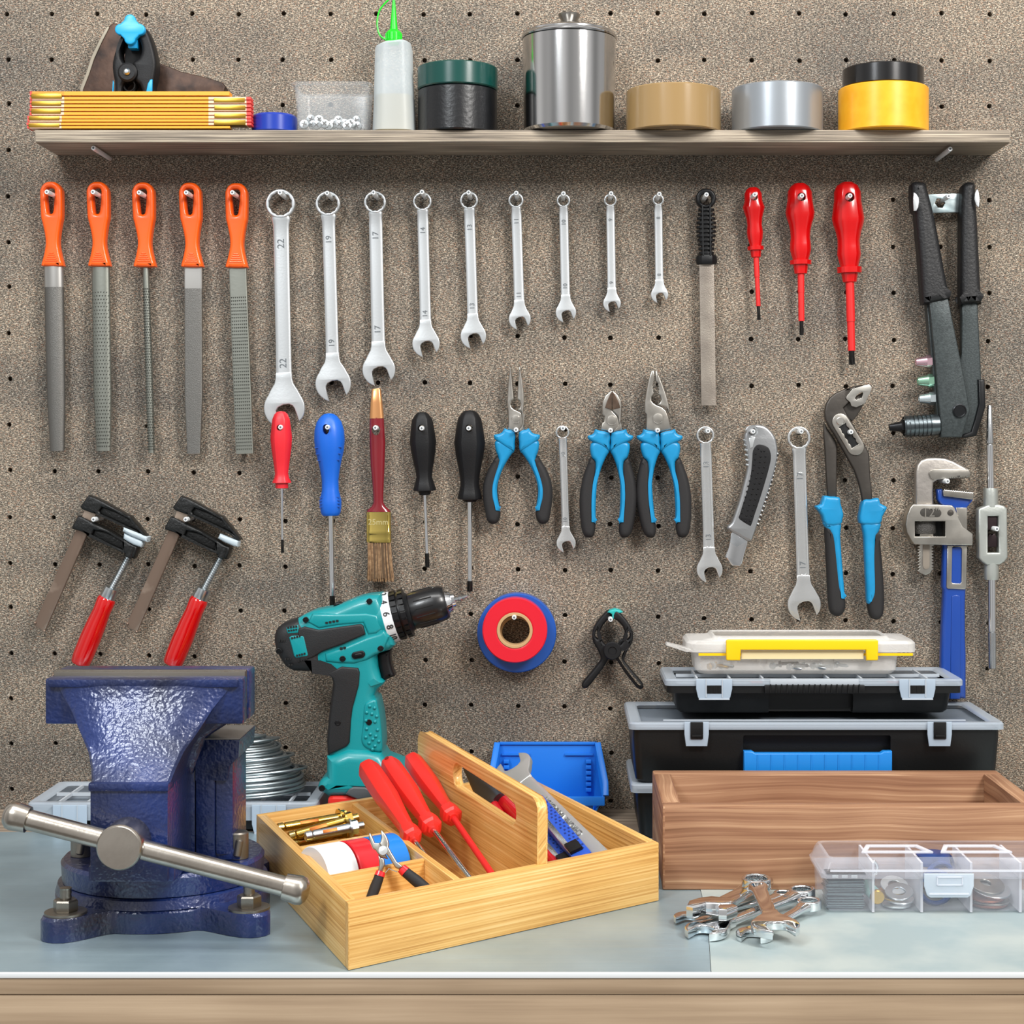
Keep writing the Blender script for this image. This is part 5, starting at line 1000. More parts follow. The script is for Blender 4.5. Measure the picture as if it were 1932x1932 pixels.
# gearbox, collar and chuck along the tilted axis
A = ln(622, 228); Bx = ln(1050, 110); d = (Bx-A).normalized(); R = 126/k8
u = 1/k8
T.part('gear_nose', lathe(A-d*.02, d, [(0, R*.8), (.015, R*.97), (.02+15*u, R), (.02+18*u, R*.98)], 64), M_teal, parent=body)
ring = T.part('torque_ring', lathe(A+d*16*u, d, [(0, R*.97), (0, R*.99), (2*u, R*1.0), (46*u, R*.97), (47*u, R*.9)], 96), mat('white_ring', 'dfe3e6', .4), label='white torque ring with black numbers')
up = Vector((0, -1, 0)); side = d.cross(up).normalized()
for n_, py in (('2', 98), ('4', 133), ('6', 190), ('8', 255), ('10', 307)):
    # angular position from the height in the picture
    h_ = (py-(228-126*0.0)+8)*-1; f = max(-.97, min(.97, (200-py+18)/128)); ph = math.asin(f)
    nrm = (-side*0)+(Vector((0, -1, 0))*math.cos(ph)+Vector((-d.z, 0, d.x))*math.sin(ph))
    tang = (Vector((0, -1, 0))*-math.sin(ph)+Vector((-d.z, 0, d.x))*math.cos(ph))
    c = A+d*39*u+nrm*R*1.003
    g = text(n_, 46*u, (0, 0, 0), -tang, d, .0003); g = ([v+c for v in g[0]], g[1])
    T.part('ring_number', g, M_black_text, parent=ring)
gs = [lathe(A+d*63*u, d, [(0, R*.88), (2*u, R*.93), (30*u, R*.90), (32*u, R*.84), (40*u, R*.84), (42*u, R*.92), (66*u, R*.86), (70*u, R*.78), (84*u, R*.70)], 72)]
for i in range(22):
    an = 2*PI*i/22; nv = Vector((0, -1, 0))*math.cos(an)+Vector((-d.z, 0, d.x))*math.sin(an); tv = Vector((0, -1, 0))*-math.sin(an)+Vector((-d.z, 0, d.x))*math.cos(an)
    for t0, t1, rr in ((66, 92, .92), (105, 129, .90)):
        c = A+nv*R*rr; e = .0026
        P = [c+d*t*u+tv*q*e+nv*w_ for t in (t0, t1) for q in (-1, 1) for w_ in (-.001, .0012)]
        gs.append((P, [(0, 1, 3, 2), (4, 6, 7, 5), (0, 4, 5, 1), (2, 3, 7, 6), (1, 5, 7, 3), (0, 2, 6, 4)]))
T.part('clutch_collar', gs, M_blackpl, label='black ribbed clutch collar')
C0 = A+d*146*u
pr = [(0, R*.62), (2*u, R*.70), (10*u, R*.72), (60*u, R*.73), (120*u, R*.72), (160*u, R*.68), (176*u, R*.6), (180*u, R*.5)]
ch = T.part('chuck', lathe(C0, d, pr, 72), mat('chuck_black', '121315', .3, bump=.1, coat=.2), label='black keyless chuck')
gs = []
for i in range(14):
    an = 2*PI*i/14+.1; nv = Vector((0, -1, 0))*math.cos(an)+Vector((-d.z, 0, d.x))*math.sin(an)
    gs.append(tube([C0+d*28*u+nv*R*.722, C0+d*70*u+nv*R*.727, C0+d*118*u+nv*R*.72], .0007, 6))
T.part('chuck_groove', gs, M_void, parent=ch)
T.part('chuck_nose', [lathe(C0+d*176*u, d, [(0, R*.47), (3*u, R*.46), (26*u, R*.36), (28*u, R*.28), (44*u, R*.26), (46*u, R*.16)], 48)], M_chrome, label='chromed chuck nose')
N0 = C0+d*218*u
T.part('drill_bit', [lathe(N0, d, [(0, 9*u), (20*u, 9*u), (22*u, 14*u), (30*u, 14*u), (34*u, 9*u), (52*u, 8*u), (66*u, 4*u), (68*u, 0)], 6), ], M_zinc, label='hex screwdriver bit')

# ---------------------------------------------------------------- organisers and boxes
M_lid = mat('frosted_lid', 'b9c4cf', .22, alpha=.42, spec=.7); M_lidrib = mat('frosted_rib', 'd2dae2', .25, alpha=.55)
M_obody = mat('organiser_black', '101112', .4, spec=.35, bump=.15, bscale=500)
def organiser(label, x0, x1, Yf, Yb, z0, zt, lipz, inset=.006, latches=(), grp=None, name='organiser_case', handle=None, ribs=8, tabw=.02, recess=None, bodyz=None, contents=True):
    """x0,x1 world x of the lid front; z above the bench"""
    xc = (x0+x1)/2; dp = Yf-Yb; T = Thing(name, label, 'organiser case', Vector((xc, -Yf, BZ+z0)), grp)
    w_ = x1-x0; h = zt-z0; lz = lipz-z0
    bl = [rrect(0, dp/2, w_-2*inset-.012, dp-2*inset-.010, .008, 0.0003), rrect(0, dp/2, w_-2*inset-.006, dp-2*inset-.006, .008, .003), rrect(0, dp/2, w_-2*inset, dp-2*inset, .008, lz-.010 if not bodyz else bodyz), ]
    if bodyz: bl += [rrect(0, dp/2, w_-.004, dp-.004, .006, bodyz+.001), rrect(0, dp/2, w_-.004, dp-.004, .006, lz)]
    else: bl += [rrect(0, dp/2, w_-2*inset, dp-2*inset, .008, lz)]
    g = loops(bl+[rrect(0, dp/2, w_-2*inset-.006, dp-2*inset-.006, .006, lz), rrect(0, dp/2, w_-2*inset-.008, dp-2*inset-.008, .006, .004)])
    if recess:
        a, b = recess; g = boolcut(g, [box(a-xc, b-xc, -.01, inset+.014, lz-.028-.010 if not bodyz else -.001, lz-.006 if not bodyz else bodyz-.001, .002)])
    bd = T.part('base', g, M_obody, label='black plastic base')
    if recess: T.part('recess_back', box(recess[0]-xc-.002, recess[1]-xc+.002, inset+.012, inset+.016, .004, lz-.004), M_obody, parent=bd)
    t = .0016
    T_lid = T.part('lid', loops([rrect(0, dp/2, w_, dp, .007, lz), rrect(0, dp/2, w_, dp, .007, h-.002), rrect(0, dp/2, w_-.003, dp-.003, .006, h-.0003), rrect(0, dp/2, w_-.02, dp-.016, .005, h-.0003), rrect(0, dp/2, w_-.024, dp-.020, .005, h-.0016), rrect(0, dp/2, w_-.026, dp-.022, .005, h-.0030), rrect(0, dp/2, w_-.006, dp-.006, .005, h-.0035), rrect(0, dp/2, w_-.0035, dp-.0035, .005, h-.005), rrect(0, dp/2, w_-.0035, dp-.0035, .005, lz)]), M_lid, label='translucent frosted lid')
    for i in range(1, ribs):
        xx = -w_/2+w_*i/ribs; T.part('lid_rib', box(xx-.001, xx+.001, .014, dp-.014, h-.0045, h-.0013), M_lidrib, parent=T_lid)
    if ribs: T.part('lid_rib', [box(-w_/2+.014, w_/2-.014, dp*.5-.001, dp*.5+.001, h-.0045, h-.0013)], M_lidrib, parent=T_lid)
    if contents:
        for i in range(1, 6):
            xx = -w_/2+w_*i/6; T.part('divider', box(xx-.0008, xx+.0008, inset+.017, dp-inset-.006, .004, lz-.0005), M_obody, parent=bd)
    return T, T_lid, bd, xc, dp, lz, h
def latch_clear(T, x, lz, hw, h, up=.006):                   # frosted clip with three black teeth
    q = [(x-hw, lz+up), (x-hw, lz-h*.25), (x-hw*.9, lz-h*.8), (x-hw*.8, lz-h), (x+hw*.8, lz-h), (x+hw*.9, lz-h*.8), (x+hw, lz-h*.25), (x+hw, lz+up)]
    l_ = T.part('latch', plate([q], -.0018, .002, .0006), mat('latch_frost', 'b4c4d4', .25, alpha=.7), label='frosted clip latch')
    T.part('latch_tooth', [box(x+k*hw*.26-.0009, x+k*hw*.26+.0009, -.0036, -.0028, lz-h*.5, lz-.0004) for k in (-1, 0, 1)]+[box(x-hw*.4, x+hw*.4, -.0032, -.0026, lz-h*.56, lz-.0002)], M_obody, parent=l_)
    T.part('latch_rib', [box(x+k*hw*.45-.0005, x+k*hw*.45+.0005, -.0037, -.0028, lz-h*.8, lz+up) for k in (-1, 1)]+[box(x-hw*.85, x+hw*.85, -.0037, -.0028, lz-h*.98, lz-h*.88)], M_lidrib, parent=l_)
# left organiser under the wire coil
Yf = .118; s = sY(Yf); zt = H-(1514-CY)/s
TL, lidL, bd, xc, dp, lz, h = organiser('black organiser case with a frosted ribbed lid, under the wire coil', (50-CX)/s, (597-CX)/s, Yf, .004, 0, zt, H-(1548-CY)/s, inset=.006, ribs=10)
for px in (133, 508): latch_clear(TL, (px-CX)/s-xc, lz, 32/s, .013, .016)
zlidL = zt
# right stack: bottom two
Yf = .152; s = sY(Yf); zB = H-(1363-CY)/s; zA = H-(1480-CY)/s
xb0, xb1 = (1187-CX)/s, (1896.5-CX)/s
TA, *_ = organiser('large black organiser case, lowest in the right-hand stack, mostly behind the wooden crate', (1191-CX)/s, (1893-CX)/s, Yf-.002, .006, 0, zA, H-(1497-CY)/s, ribs=0, grp='large organiser cases in the stack')
hx0, hx1 = (1403-CX)/s, (1682-CX)/s
TB, lidB, bdB, xc, dp, lz, h = organiser('large black organiser case with a blue handle, second lowest in the right-hand stack', xb0, xb1, Yf, .006, zA+.0004, zB, H-(1377-CY)/s, ribs=0, grp='large organiser cases in the stack', recess=(hx0, hx1), inset=.004)
T = TB
for px in (1314, 1772):
    x = (px-CX)/s-xc; ztb = H-(1362-CY)/s-zA; zbb = H-(1408-CY)/s-zA
    l_ = T.part('latch', plate([[(x-23/s, ztb), (x-23/s, lz-.004), (x-20/s, zbb), (x+20/s, zbb), (x+23/s, lz-.004), (x+23/s, ztb)]], -.0016, .002, .0005), MC['latch_frost'], label='frosted hinge tab')
    T.part('latch_hook', [box(x-12/s, x+12/s, -.0042, -.0026, H-(1394-CY)/s-zA, ztb, .0006), box(x-9/s, x+9/s, -.0052, -.0040, H-(1391-CY)/s-zA, H-(1386-CY)/s-zA, .0003)], M_obody, parent=l_)
hzt = H-(1421-CY)/s-zA; hzb = H-(1462-CY)/s-zA
hd = T.part('handle', plate([[(hx0-xc, hzt+.002), (hx0-xc+.008, hzt+.002), (hx0-xc+.011, hzt), (hx1-xc-.011, hzt), (hx1-xc-.008, hzt+.002), (hx1-xc, hzt+.002), (hx1-xc, hzb), (hx0-xc, hzb)]], .001, .010, .0012), mat('bright_blue_plastic', '1c7fd0', .35), label='bright blue ribbed handle')
for i in range(10):
    x = hx0-xc+(hx1-hx0)*(i+1)/11; T.part('handle_rib', box(x-.0005, x+.0005, -.0046, -.0036, hzb+.001, hzt-.001), MC['bright_blue_plastic'], parent=hd)
T.part('lid_rib', [box(-.15+.0, .15, .018, .020, h-.0012, h-.0002), box(-.15, .15, dp-.02, dp-.018, h-.0012, h-.0002)], M_lidrib, parent=lidB)
# third: flatter organiser
Yf = .108; s = sY(Yf); zC = H-(1281-CY)/s; z0 = zB+.0006
TC, lidC, bdC, xc, dp, lz, h = organiser('flat black organiser case with two frosted clips, directly under the clear yellow-handled case', (1255-CX)/s, (1818.8-CX)/s, Yf, .006, z0, zC, H-(1294-CY)/s, inset=.010, ribs=9, bodyz=H-(1310-CY)/s-z0, recess=((1453-CX)/s, (1613-CX)/s))
for px in (1347, 1730): latch_clear(TC, (px-CX)/s-xc, lz+.001, 34/s, (1320-1292)/s*1.0, .006)
x0, x1 = (1453-CX)/s-xc, (1620-CX)/s-xc; z1 = H-(1292-CY)/s-z0; z2 = H-(1308-CY)/s-z0
hg = T = TC; b = TC.part('handle', box(x0-.006, x1+.006, -.0035, .004, z2, z1, .0015), M_obody)
TC.part('handle_rib', [box(x0+(x1-x0)*i/16-.0006, x0+(x1-x0)*i/16+.0006, -.0045, -.003, z2+.001, z1+.001) for i in range(17)], M_obody, parent=b)
TC.part('lid_notch', [box(x0, x1, -.001, .003, z1, h-.0006, .0004)], M_lidrib, parent=lidC)
for px in (1345, 1430, 1500, 1690): TC.part('hazard_sticker', box((px-CX)/s-xc-.006, (px-CX)/s-xc+.006, .006, .020, h-.0052, h-.0047), mat('pale_red', 'b8605a', .5), parent=lidC)
# top: clear box, yellow handle
Yf = .084; s = sY(Yf); z0 = zC+.0005; zD = H-(1209-CY)/s; dp = Yf-.008
xf0, xf1 = (1296-CX)/s, (1730-CX)/s; xc = (xf0+xf1)/2
T = Thing('parts_case', 'flat clear plastic case with a long yellow handle, on top of the right-hand stack', 'parts case', Vector((xc, -Yf, BZ+z0)))
X = (1505-CX)/s-xc; wb = (1700-1311)/s; h = zD-z0; lz = H-(1229-CY)/s-z0; w_ = xf1-xf0
M_case = mat('clear_case', 'f6f4f0', .2, alpha=.24, spec=.7)
T.part('tray', loops([rrect(X, dp/2+.002, wb-.012, dp-.016, .01, .0004), rrect(X, dp/2+.002, wb-.004, dp-.010, .01, .004), rrect(X, dp/2+.002, wb, dp-.008, .01, lz), rrect(X, dp/2+.002, wb-.003, dp-.011, .008, lz), rrect(X, dp/2+.002, wb-.006, dp-.013, .008, .0046), rrect(X, dp/2+.002, wb-.014, dp-.018, .008, .0016)]), M_case)
ld = T.part('lid', loops([rrect(0, dp/2, w_, dp, .010, lz-.001), rrect(0, dp/2, w_, dp, .010, h-.003), rrect(0, dp/2, w_-.006, dp-.004, .008, h), rrect(0, dp/2, w_-.05, dp-.008, .008, h+.0002), rrect(0, dp/2, w_-.056, dp-.012, .008, h+.004), rrect(0, dp/2, w_-.06, dp-.016, .008, h+.0042), rrect(0, dp/2, w_-.062, dp-.018, .008, h+.0026), rrect(0, dp/2, w_-.01, dp-.012, .006, h-.002), rrect(0, dp/2, w_-.004, dp-.004, .008, h-.004), rrect(0, dp/2, w_-.004, dp-.004, .008, lz-.001)]), M_case)
T.part('side_latch', plate([[(-w_/2-.020, h-.003), (-w_/2+.004, h-.009), (-w_/2+.006, h-.011), (-w_/2, h-.012), (-w_/2-.021, h-.005)]], .012, .02, .0006), M_case)
x0, x1 = (1369-CX)/s-xc, (1655-CX)/s-xc; a, b = H-(1206-CY)/s-z0, H-(1225-CY)/s-z0; c = H-(1245-CY)/s-z0
M_yel = mat('yellow_handle', 'f4c50a', .3)
T.part('handle', [plate([[(x0, a-.001), (x0+.002, a), (x1-.002, a), (x1, a-.001), (x1, c+.001), (x1-.001, c), (x1-.012, c), (x1-.0125, b), (x0+.015, b), (x0+.0145, c), (x0+.001, c), (x0, c+.001)]], -.0035, .006, .0012)], M_yel, label='long yellow handle')
T.part('label_strip', box(x0+.016, x1-.014, -.001, .001, c+.001, b-.001), mat('cream_strip', 'ead9a8', .5), label='cream paper strip')
T.part('gasket', box(-w_/2+.012, w_/2-.004, .0005, .003, lz-.0045, lz-.002), MC['yellow_handle'], label='thin yellow line under the lid')
for px in (1448, 1575): T.part('divider', box((px-CX)/s-xc-.0006, (px-CX)/s-xc+.0006, .008, dp-.008, .003, lz-.002), M_case)
XD, zDs, sD = xc, z0, s
pcx = [(1338, 'brass'), (1350, 'brass'), (1362, 'z'), (1345, 'z'), (1460, 'z'), (1475, 'd'), (1490, 'z'), (1505, 'd'), (1520, 'z'), (1535, 'z'), (1550, 'z'), (1583, 'z')]
for i, (px, m_) in enumerate(pcx):
    p = Vector(((px-CX)/s, -Yf+.014+.006*(i % 3), BZ+z0+.0066+(.0012 if i % 2 else 0)+.0006))
    g = [lathe((0, 0, 0), (1, 0, 0), [(0, .003), (.0025, .0038), (.003, .0018), (.016, .0016), (.018, .0003)], 12)]
    solo('screw', 'loose screw in the clear yellow-handled case, '+NTH[sorted(q_[0] for q_ in pcx).index(px)]+' from the left', 'screw', Matrix.Translation(p) @ Matrix.Rotation(random.uniform(-.9, .9), 4, 'Z') @ Matrix.Rotation(random.uniform(-.1, .1), 4, 'Y'), g, {'brass': M_brass, 'z': M_zinc, 'd': M_darksteel}[m_], 'screws in the clear case')

# ---------------------------------------------------------------- wire coil on the left organiser
zc = BZ+zlidL+.0004; cx_ = W(440, 1480, .062).x
T = Thing('wire_coil', 'conical coil of galvanized steel wire lying on the left organiser lid behind the vise', 'wire coil', Vector((cx_, -.062, zc)))
ss = sY(.062); prof = [131, 130, 132, 128, 131, 126, 129, 124, 120, 117, 108, 104, 106, 99, 95, 98, 90, 86, 88, 80, 74, 70, 66, 64]
path = []; n = len(prof); ty = [random.uniform(-1, 1) for _ in range(n+1)]; tz = [random.uniform(-1, 1) for _ in range(n+1)]; ox = [random.uniform(-1, 1) for _ in range(n+1)]
for i in range((n-1)*44):
    t = i/44; k = int(t); f = t-k; a = 2*PI*t; e_ = f*f*(3-2*f)
    L_ = lambda arr: arr[k]*(1-e_)+arr[k+1]*e_
    R = L_(prof)/ss; z_ = .0018+t*.00245+L_(tz)*.0008+min(1, t/3)*(.0022*L_(ty)*math.cos(a)+.0016*L_(ox)*math.sin(a))
    path.append((R*math.cos(a)+L_(ox)*.0014, R*.76*math.sin(a)+.0005, max(.0018, z_)))
T.part('wire', [tube(path, .00165, 8)], mat('galv_wire', '8f999d', .38, .9, bump=.05))
for R, y_, z0_, am in ((.0745, .046, .019, .007), (.061, .044, .033, .006), (.046, .034, .050, .006)):
    T.part('loose_loop', tube([(math.cos(a)*R+.001, math.sin(a)*y_, z0_+am*math.cos(a+.6)) for a in [2*PI*i/72 for i in range(72)]], .0014, 8, closed=True), MC['galv_wire'])

# ---------------------------------------------------------------- blue bin
T = Thing('storage_bin', 'bright blue open-front plastic storage bin against the pegboard, behind the bamboo tray', 'bin', Vector((-.013, -.058, BZ)))
M_bin = mat('bin_blue', '1673d6', .42, bump=.06, bscale=300)
sb, sf = sY(.005), sY(.058)
zb = H-(1399-CY)/sb; xl_, xr_ = (940-CX)/sb+.013, (1126-CX)/sb+.013; fxl, fxr = (926-CX)/sf+.013, (1141-CX)/sf+.013; zf = H-(1503-CY)/sf; zlip = H-(1520-CY)/sf
t = .0022
T.part('back_panel', [prism([(xl_, .051), (xr_, .051), (xr_, .053), (xl_, .053)], .002, zb, .0006), box(xl_, xr_, .049, .0535, zb-.003, zb, .0008), box(xl_+.004, xl_+.034, .0485, .0505, zb-.014, zb-.012), box(xr_-.034, xr_-.004, .0485, .0505, zb-.014, zb-.012)], M_bin)
for xb_, xf_, sg in ((xl_, fxl, -1), (xr_, fxr, 1)):
    V = [Vector(p) for p in ((xb_, .052, .002), (xf_-sg*.012, .004, .002), (xf_, 0, zf), (xf_, 0.006, zf+.012), (xb_, .044, zb), (xb_, .052, zb))]
    W_ = [v+Vector((-sg*t, 0, 0)) for v in V]; n = 6
    g = (V+W_, [tuple(range(n)), tuple(range(n, 2*n))[::-1]]+[(i, (i+1) % n, n+(i+1) % n, n+i) for i in range(n)])
    sp_ = T.part('side_panel', [bevg(g, .0005)], M_bin)
    Vr = [Vector(p) for p in ((xf_, -.001, zf-.004), (xf_+sg*.004, -.001, zf-.004), (xb_+sg*.004, .046, zb), (xb_, .046, zb), (xf_, -.001, zf+.004), (xf_+sg*.004, -.001, zf+.004), (xb_+sg*.004, .052, zb), (xb_, .052, zb))]
    T.part('side_rim', [loft([(xf_+sg*.001, 0, zf+.001, .0032, .002), (xf_+sg*.001, .007, zf+.013, .0032, .002), (xb_+sg*.001, .046, zb-.001, .0032, .002)], 12, 4)], M_bin, parent=sp_)
    T.part('label_slot', [box(min(xb_-sg*.006, xb_-sg*.012), max(xb_-sg*.006, xb_-sg*.012), .044, .050, zb-.022-i*.006, zb-.018-i*.006, .0006) for i in range(6)], M_bin, parent=sp_)
T.part('front_lip', [prism([(fxl+.012, .004), (fxr-.012, .004), (fxr-.012, .006), (fxl+.012, .006)], .002, zlip), box(fxl, fxr, -.0015, .003, zlip, zf, .001)], M_bin)
T.part('bin_floor', prism([(fxl+.012, .004), (fxr-.012, .004), (xr_, .052), (xl_, .052)], .0003, .003), M_bin)
# ---------------------------------------------------------------- bench vise
VX, VY = -.3348, .397
T = Thing('bench_vise', 'heavy blue cast iron bench vise with a steel T-handle, front left of the bench', 'vise', Vector((VX, -VY, BZ)))
M_vise = bpy.data.materials.new('hammered_blue'); M_vise.use_nodes = True
def visemat():
    nt = M_vise.node_tree; N = nt.nodes; L = nt.links; b = N['Principled BSDF']; b.inputs['Base Color'].default_value = lin('1c3a86'); b.inputs['Roughness'].default_value = .36
    b.inputs['Metallic'].default_value = .15; b.inputs['Coat Weight'].default_value = .7; b.inputs['Coat Roughness'].default_value = .2
    tc = N.new('ShaderNodeTexCoord'); n = N.new('ShaderNodeTexNoise'); n.inputs['Scale'].default_value = 260; n.inputs['Detail'].default_value = 1.5; L.new(tc.outputs['Object'], n.inputs['Vector'])
    bp = N.new('ShaderNodeBump'); bp.inputs['Strength'].default_value = .75; bp.inputs['Distance'].default_value = .0011; L.new(n.outputs[0], bp.inputs['Height']); L.new(bp.outputs[0], b.inputs['Normal']); L.new(bp.outputs[0], b.inputs['Coat Normal'])
    n2 = N.new('ShaderNodeTexNoise'); n2.inputs['Scale'].default_value = 12; n2.inputs['Detail'].default_value = 3; L.new(tc.outputs['Object'], n2.inputs['Vector'])
    r = N.new('ShaderNodeValToRGB'); r.color_ramp.elements[0].color = lin('0a122c'); r.color_ramp.elements[1].color = lin('142c68'); r.color_ramp.elements[0].position = .35; r.color_ramp.elements[1].position = .65; L.new(n2.outputs[0], r.inputs[0]); L.new(r.outputs[0], b.inputs['Base Color'])
visemat()
M_vsteel = mat('turned_steel', 'b9b2a8', .27, 1, col2='a49c92', nscale=30, bump=.1, bscale=400); M_bolt = mat('dull_bolt_steel', '8b857c', .38, .95, bump=.1)
lugs = [(-.056, -.094, .021), (.086, -.080, .021), (.06, .085, .02), (-.075, .07, .02)]
def plan(R0, k, off=0):
    o = []
    for i in range(144):
        a = 2*PI*i/144; dx, dy = math.cos(a), math.sin(a); r = R0
        for cx_, cy_, rr in lugs:
            rr = rr*k; dd = cx_*dx+cy_*dy; cr = abs(cx_*dy-cy_*dx)
            if dd > 0 and cr < rr: r = max(r, dd+math.sqrt(rr*rr-cr*cr))
        o.append(r)
    for _ in range(3): o = [(o[i-1]+2*o[i]+o[(i+1) % 144])/4 for i in range(144)]
    return o
def pl(R, z, off=0): return [Vector(((r-off)*math.cos(2*PI*i/144), (r-off)*math.sin(2*PI*i/144), z)) for i, r in enumerate(R)]
A1 = plan(.088, 1.0)
bs = T.part('base', [loops([pl(A1, .0003), pl(A1, .016), pl(A1, .0185, .002)]), lathe((0, 0, 0), (0, 0, 1), [(.0185, .088), (.020, .0875), (.0255, .086), (.0265, .084), (.0265, 0)], 120)], M_vise, label='blue cast base with bolt lugs')
for cx_, cy_, rr in lugs[:2]:
    T.part('bolt', [lathe((cx_, cy_, .0185), (0, 0, 1), [(0, .0165), (.0018, .0165), (.002, .016)], 36), lathe((cx_, cy_, .0205), (0, 0, 1), [(0, .0092), (.0012, .0098), (.008, .0098), (.0092, .0088)], 6), lathe((cx_, cy_, .0297), (0, 0, 1), [(t*.0018, .0048 if t % 2 else .0043) for t in range(6)]+[(.0092, .0040)], 20)], M_bolt, label='steel mounting bolt with nut and washer')
T.part('swivel', lathe((0, 0, 0), (0, 0, 1), [(.0272, .080), (.0272, .0825), (.042, .0835), (.0448, .081), (.0452, .02)], 120), M_vise, label='round swivel plate')
# static body behind, with anvil wings
bdg = [prism([(-.030, -.035), (.034, -.035), (.032, .075), (-.030, .075)], .045, .165, .003), prism([(-.036, -.030), (.070, -.030), (.066, .03), (.03, .07), (-.03, .07), (-.036, .03)], .045, .055, .003)]
for sg in (1,):
    q = lambda a, b: (sg*a, b)
    bdg.append(prism([q(.034, -.036), q(.050, -.036), q(.050, .03), q(.034, .03)][::sg], .045, .128, .002))
    bdg.append(prism([q(.050, -.034), q(.064, -.030), q(.066, .02), q(.050, .03)][::sg], .05, .128, .003))
    bdg.append(loops([[Vector((sg*x, y, z)) for x, y in ((.034, -.036), (.060+k, -.036-k*.4), (.060+k, .022+k), (.034, .022))] for z, k in ((.112, .0), (.124, .002), (.132, .010), (.146, .011))]))
bd = T.part('body', bdg, M_vise, label='blue fixed body')
T.part('anvil_face', [prism([(.036, -.0385), (.0705, -.0385), (.0705, .032), (.036, .032)], .1462, .1470)], mat('worn_anvil', '8d8a86', .4, .7), parent=bd, label='worn bare anvil face')
T.part('fixed_jaw', box(-.079, .079, -.0405, -.012, .163, .2035, .0025), M_vise, parent=bd)
T.part('fixed_jaw', loft([(0, -.02, .12, .034, .02), (0, -.024, .15, .045, .02), (0, -.026, .168, .075, .015)], 20, 5), M_vise, parent=bd)
T.part('jaw_plate', box(-.0775, .0775, -.0462, -.0408, .176, .2040, .0006), M_bolt, parent=bd, label='steel jaw plate')
# moving jaw
lv = [(.195, .0690, -.0735), (.191, .0672, -.0745), (.177, .0565, -.0820), (.160, .0465, -.0910), (.146, .0375, -.1000), (.134, .0330, -.1085), (.126, .0308, -.1155), (.122, .0303, -.1185)]
lp = []
for z, hw, yf in lv:
    yb = -.0575; lp.append([Vector(p) for p in ((-hw*.93, yf+.0012, z), (-hw*.5, yf-.0008, z), (0, yf-.0016, z), (hw*.5, yf-.0008, z), (hw*.93, yf+.0012, z), (hw, yf+.004, z), (hw, yf+.012, z), (hw, yb, z), (-hw, yb, z), (-hw, yf+.012, z), (-hw, yf+.004, z))])
mj = T.part('moving_jaw', [loops(lp), box(-.0795, .0795, -.0700, -.0520, .1635, .2005, .0025), box(-.076, .076, -.0745, -.066, .1935, .2002, .0018)], M_vise, label='blue moving jaw with a flared neck', angle=40)
T.part('slide', [box(-.0303, .0303, -.119, -.015, .049, .124, .0022), box(-.0312, .0312, -.1215, -.100, .1195, .1262, .002), box(-.0335, .0335, -.112, -.052, .0475, .060, .002)], M_vise, parent=mj)
T.part('jaw_plate', box(-.0775, .0775, -.0518, -.0468, .176, .2035, .0006), M_bolt, parent=mj, label='steel jaw plate')
# spindle boss and T-handle
bz = .0826
sp = T.part('spindle', [lathe((0, -.117, bz), (0, -1, 0), [(0, .0150), (.002, .0172), (.030, .0176), (.0322, .0172), (.0334, .0160), (.0337, 0)], 64)], M_vsteel, label='round steel spindle head')
YB = VY+.1385
a = T.Mi @ W(40, 1543, YB); b = T.Mi @ W(550, 1676, YB); d = (b-a).normalized()
T.part('t_handle', lathe(a, d, [(0, .0078), ((b-a).length, .0078)], 32), M_vsteel, parent=sp, label='long steel T-handle bar')
for p, dd in ((a, -d), (b, d)):
    T.part('handle_knob', lathe(p-dd*.006, dd, [(0, .0086), (.0004, .0100), (.008, .0108), (.012, .0112), (.0155, .0104), (.0185, .0072), (.0197, .0035), (.02, 0)], 36), M_vsteel, parent=sp)
for sx, sy in ((.066, -.020), (-.066, -.012)):
    T.part('swivel_lock', [lathe((sx, sy, .0452), (0, 0, 1), [(0, .0088), (.0205, .0088), (.0218, .0078), (.022, 0)], 32), cyl((sx+.001, sy-.010, .048), (sx+.003, sy-.0085, .062), .0032, 16, .001)], M_bolt)

# ---------------------------------------------------------------- bamboo tray
O = W(657, 1832, .5816); O.z = BZ; TX, TY = O.x, -O.y
E1 = Vector((.2397, .2001, 0)); E2 = Vector((-.12285, .31583, 0)); L1, L2 = E1.length, E2.length; HT = .0497
T = Thing('tool_tray', 'bamboo carry tray with a slotted upright handle panel, in the middle of the bench', 'tray', O.copy())
TR = T
M_bam = wood('bamboo', [(.3, 'b5803c'), (.44, 'd3a058'), (.56, 'e3b56c'), (.7, 'eecb8c')], 3.5, 520, .42, .12, big=10, coat=.15, knots=0)
def P(a, b, z=0): v = E1*a+E2*b; return Vector((v.x, v.y, z))
def pq(a0, a1, b0, b1): return [(lambda v: (v.x, v.y))(P(a, b)) for a, b in ((a0, b0), (a1, b0), (a1, b1), (a0, b1))]
ta, tb = .0092/L1, .0088/L2
T.part('front_wall', prism(pq(0, 1, 0, tb), .0003, HT, .0009), M_bam, grain=E1)
T.part('back_wall', prism(pq(0, 1, 1-tb, 1), .0003, HT, .0009), M_bam, grain=E1)
T.part('side_wall', prism(pq(0, ta, tb, 1-tb), .0003, HT, .0009), M_bam, grain=E2)
T.part('side_wall', prism(pq(1-ta, 1, tb, 1-tb), .0003, HT, .0009), M_bam, grain=E2)
T.part('tray_floor', prism(pq(ta, 1-ta, tb, 1-tb), .0008, .0055), M_bam, grain=E2)
td = .0065/L1
T.part('divider', prism(pq(.334-td/2, .334+td/2, tb, 1-tb), .0055, HT-.0015, .0006), M_bam, grain=E2)
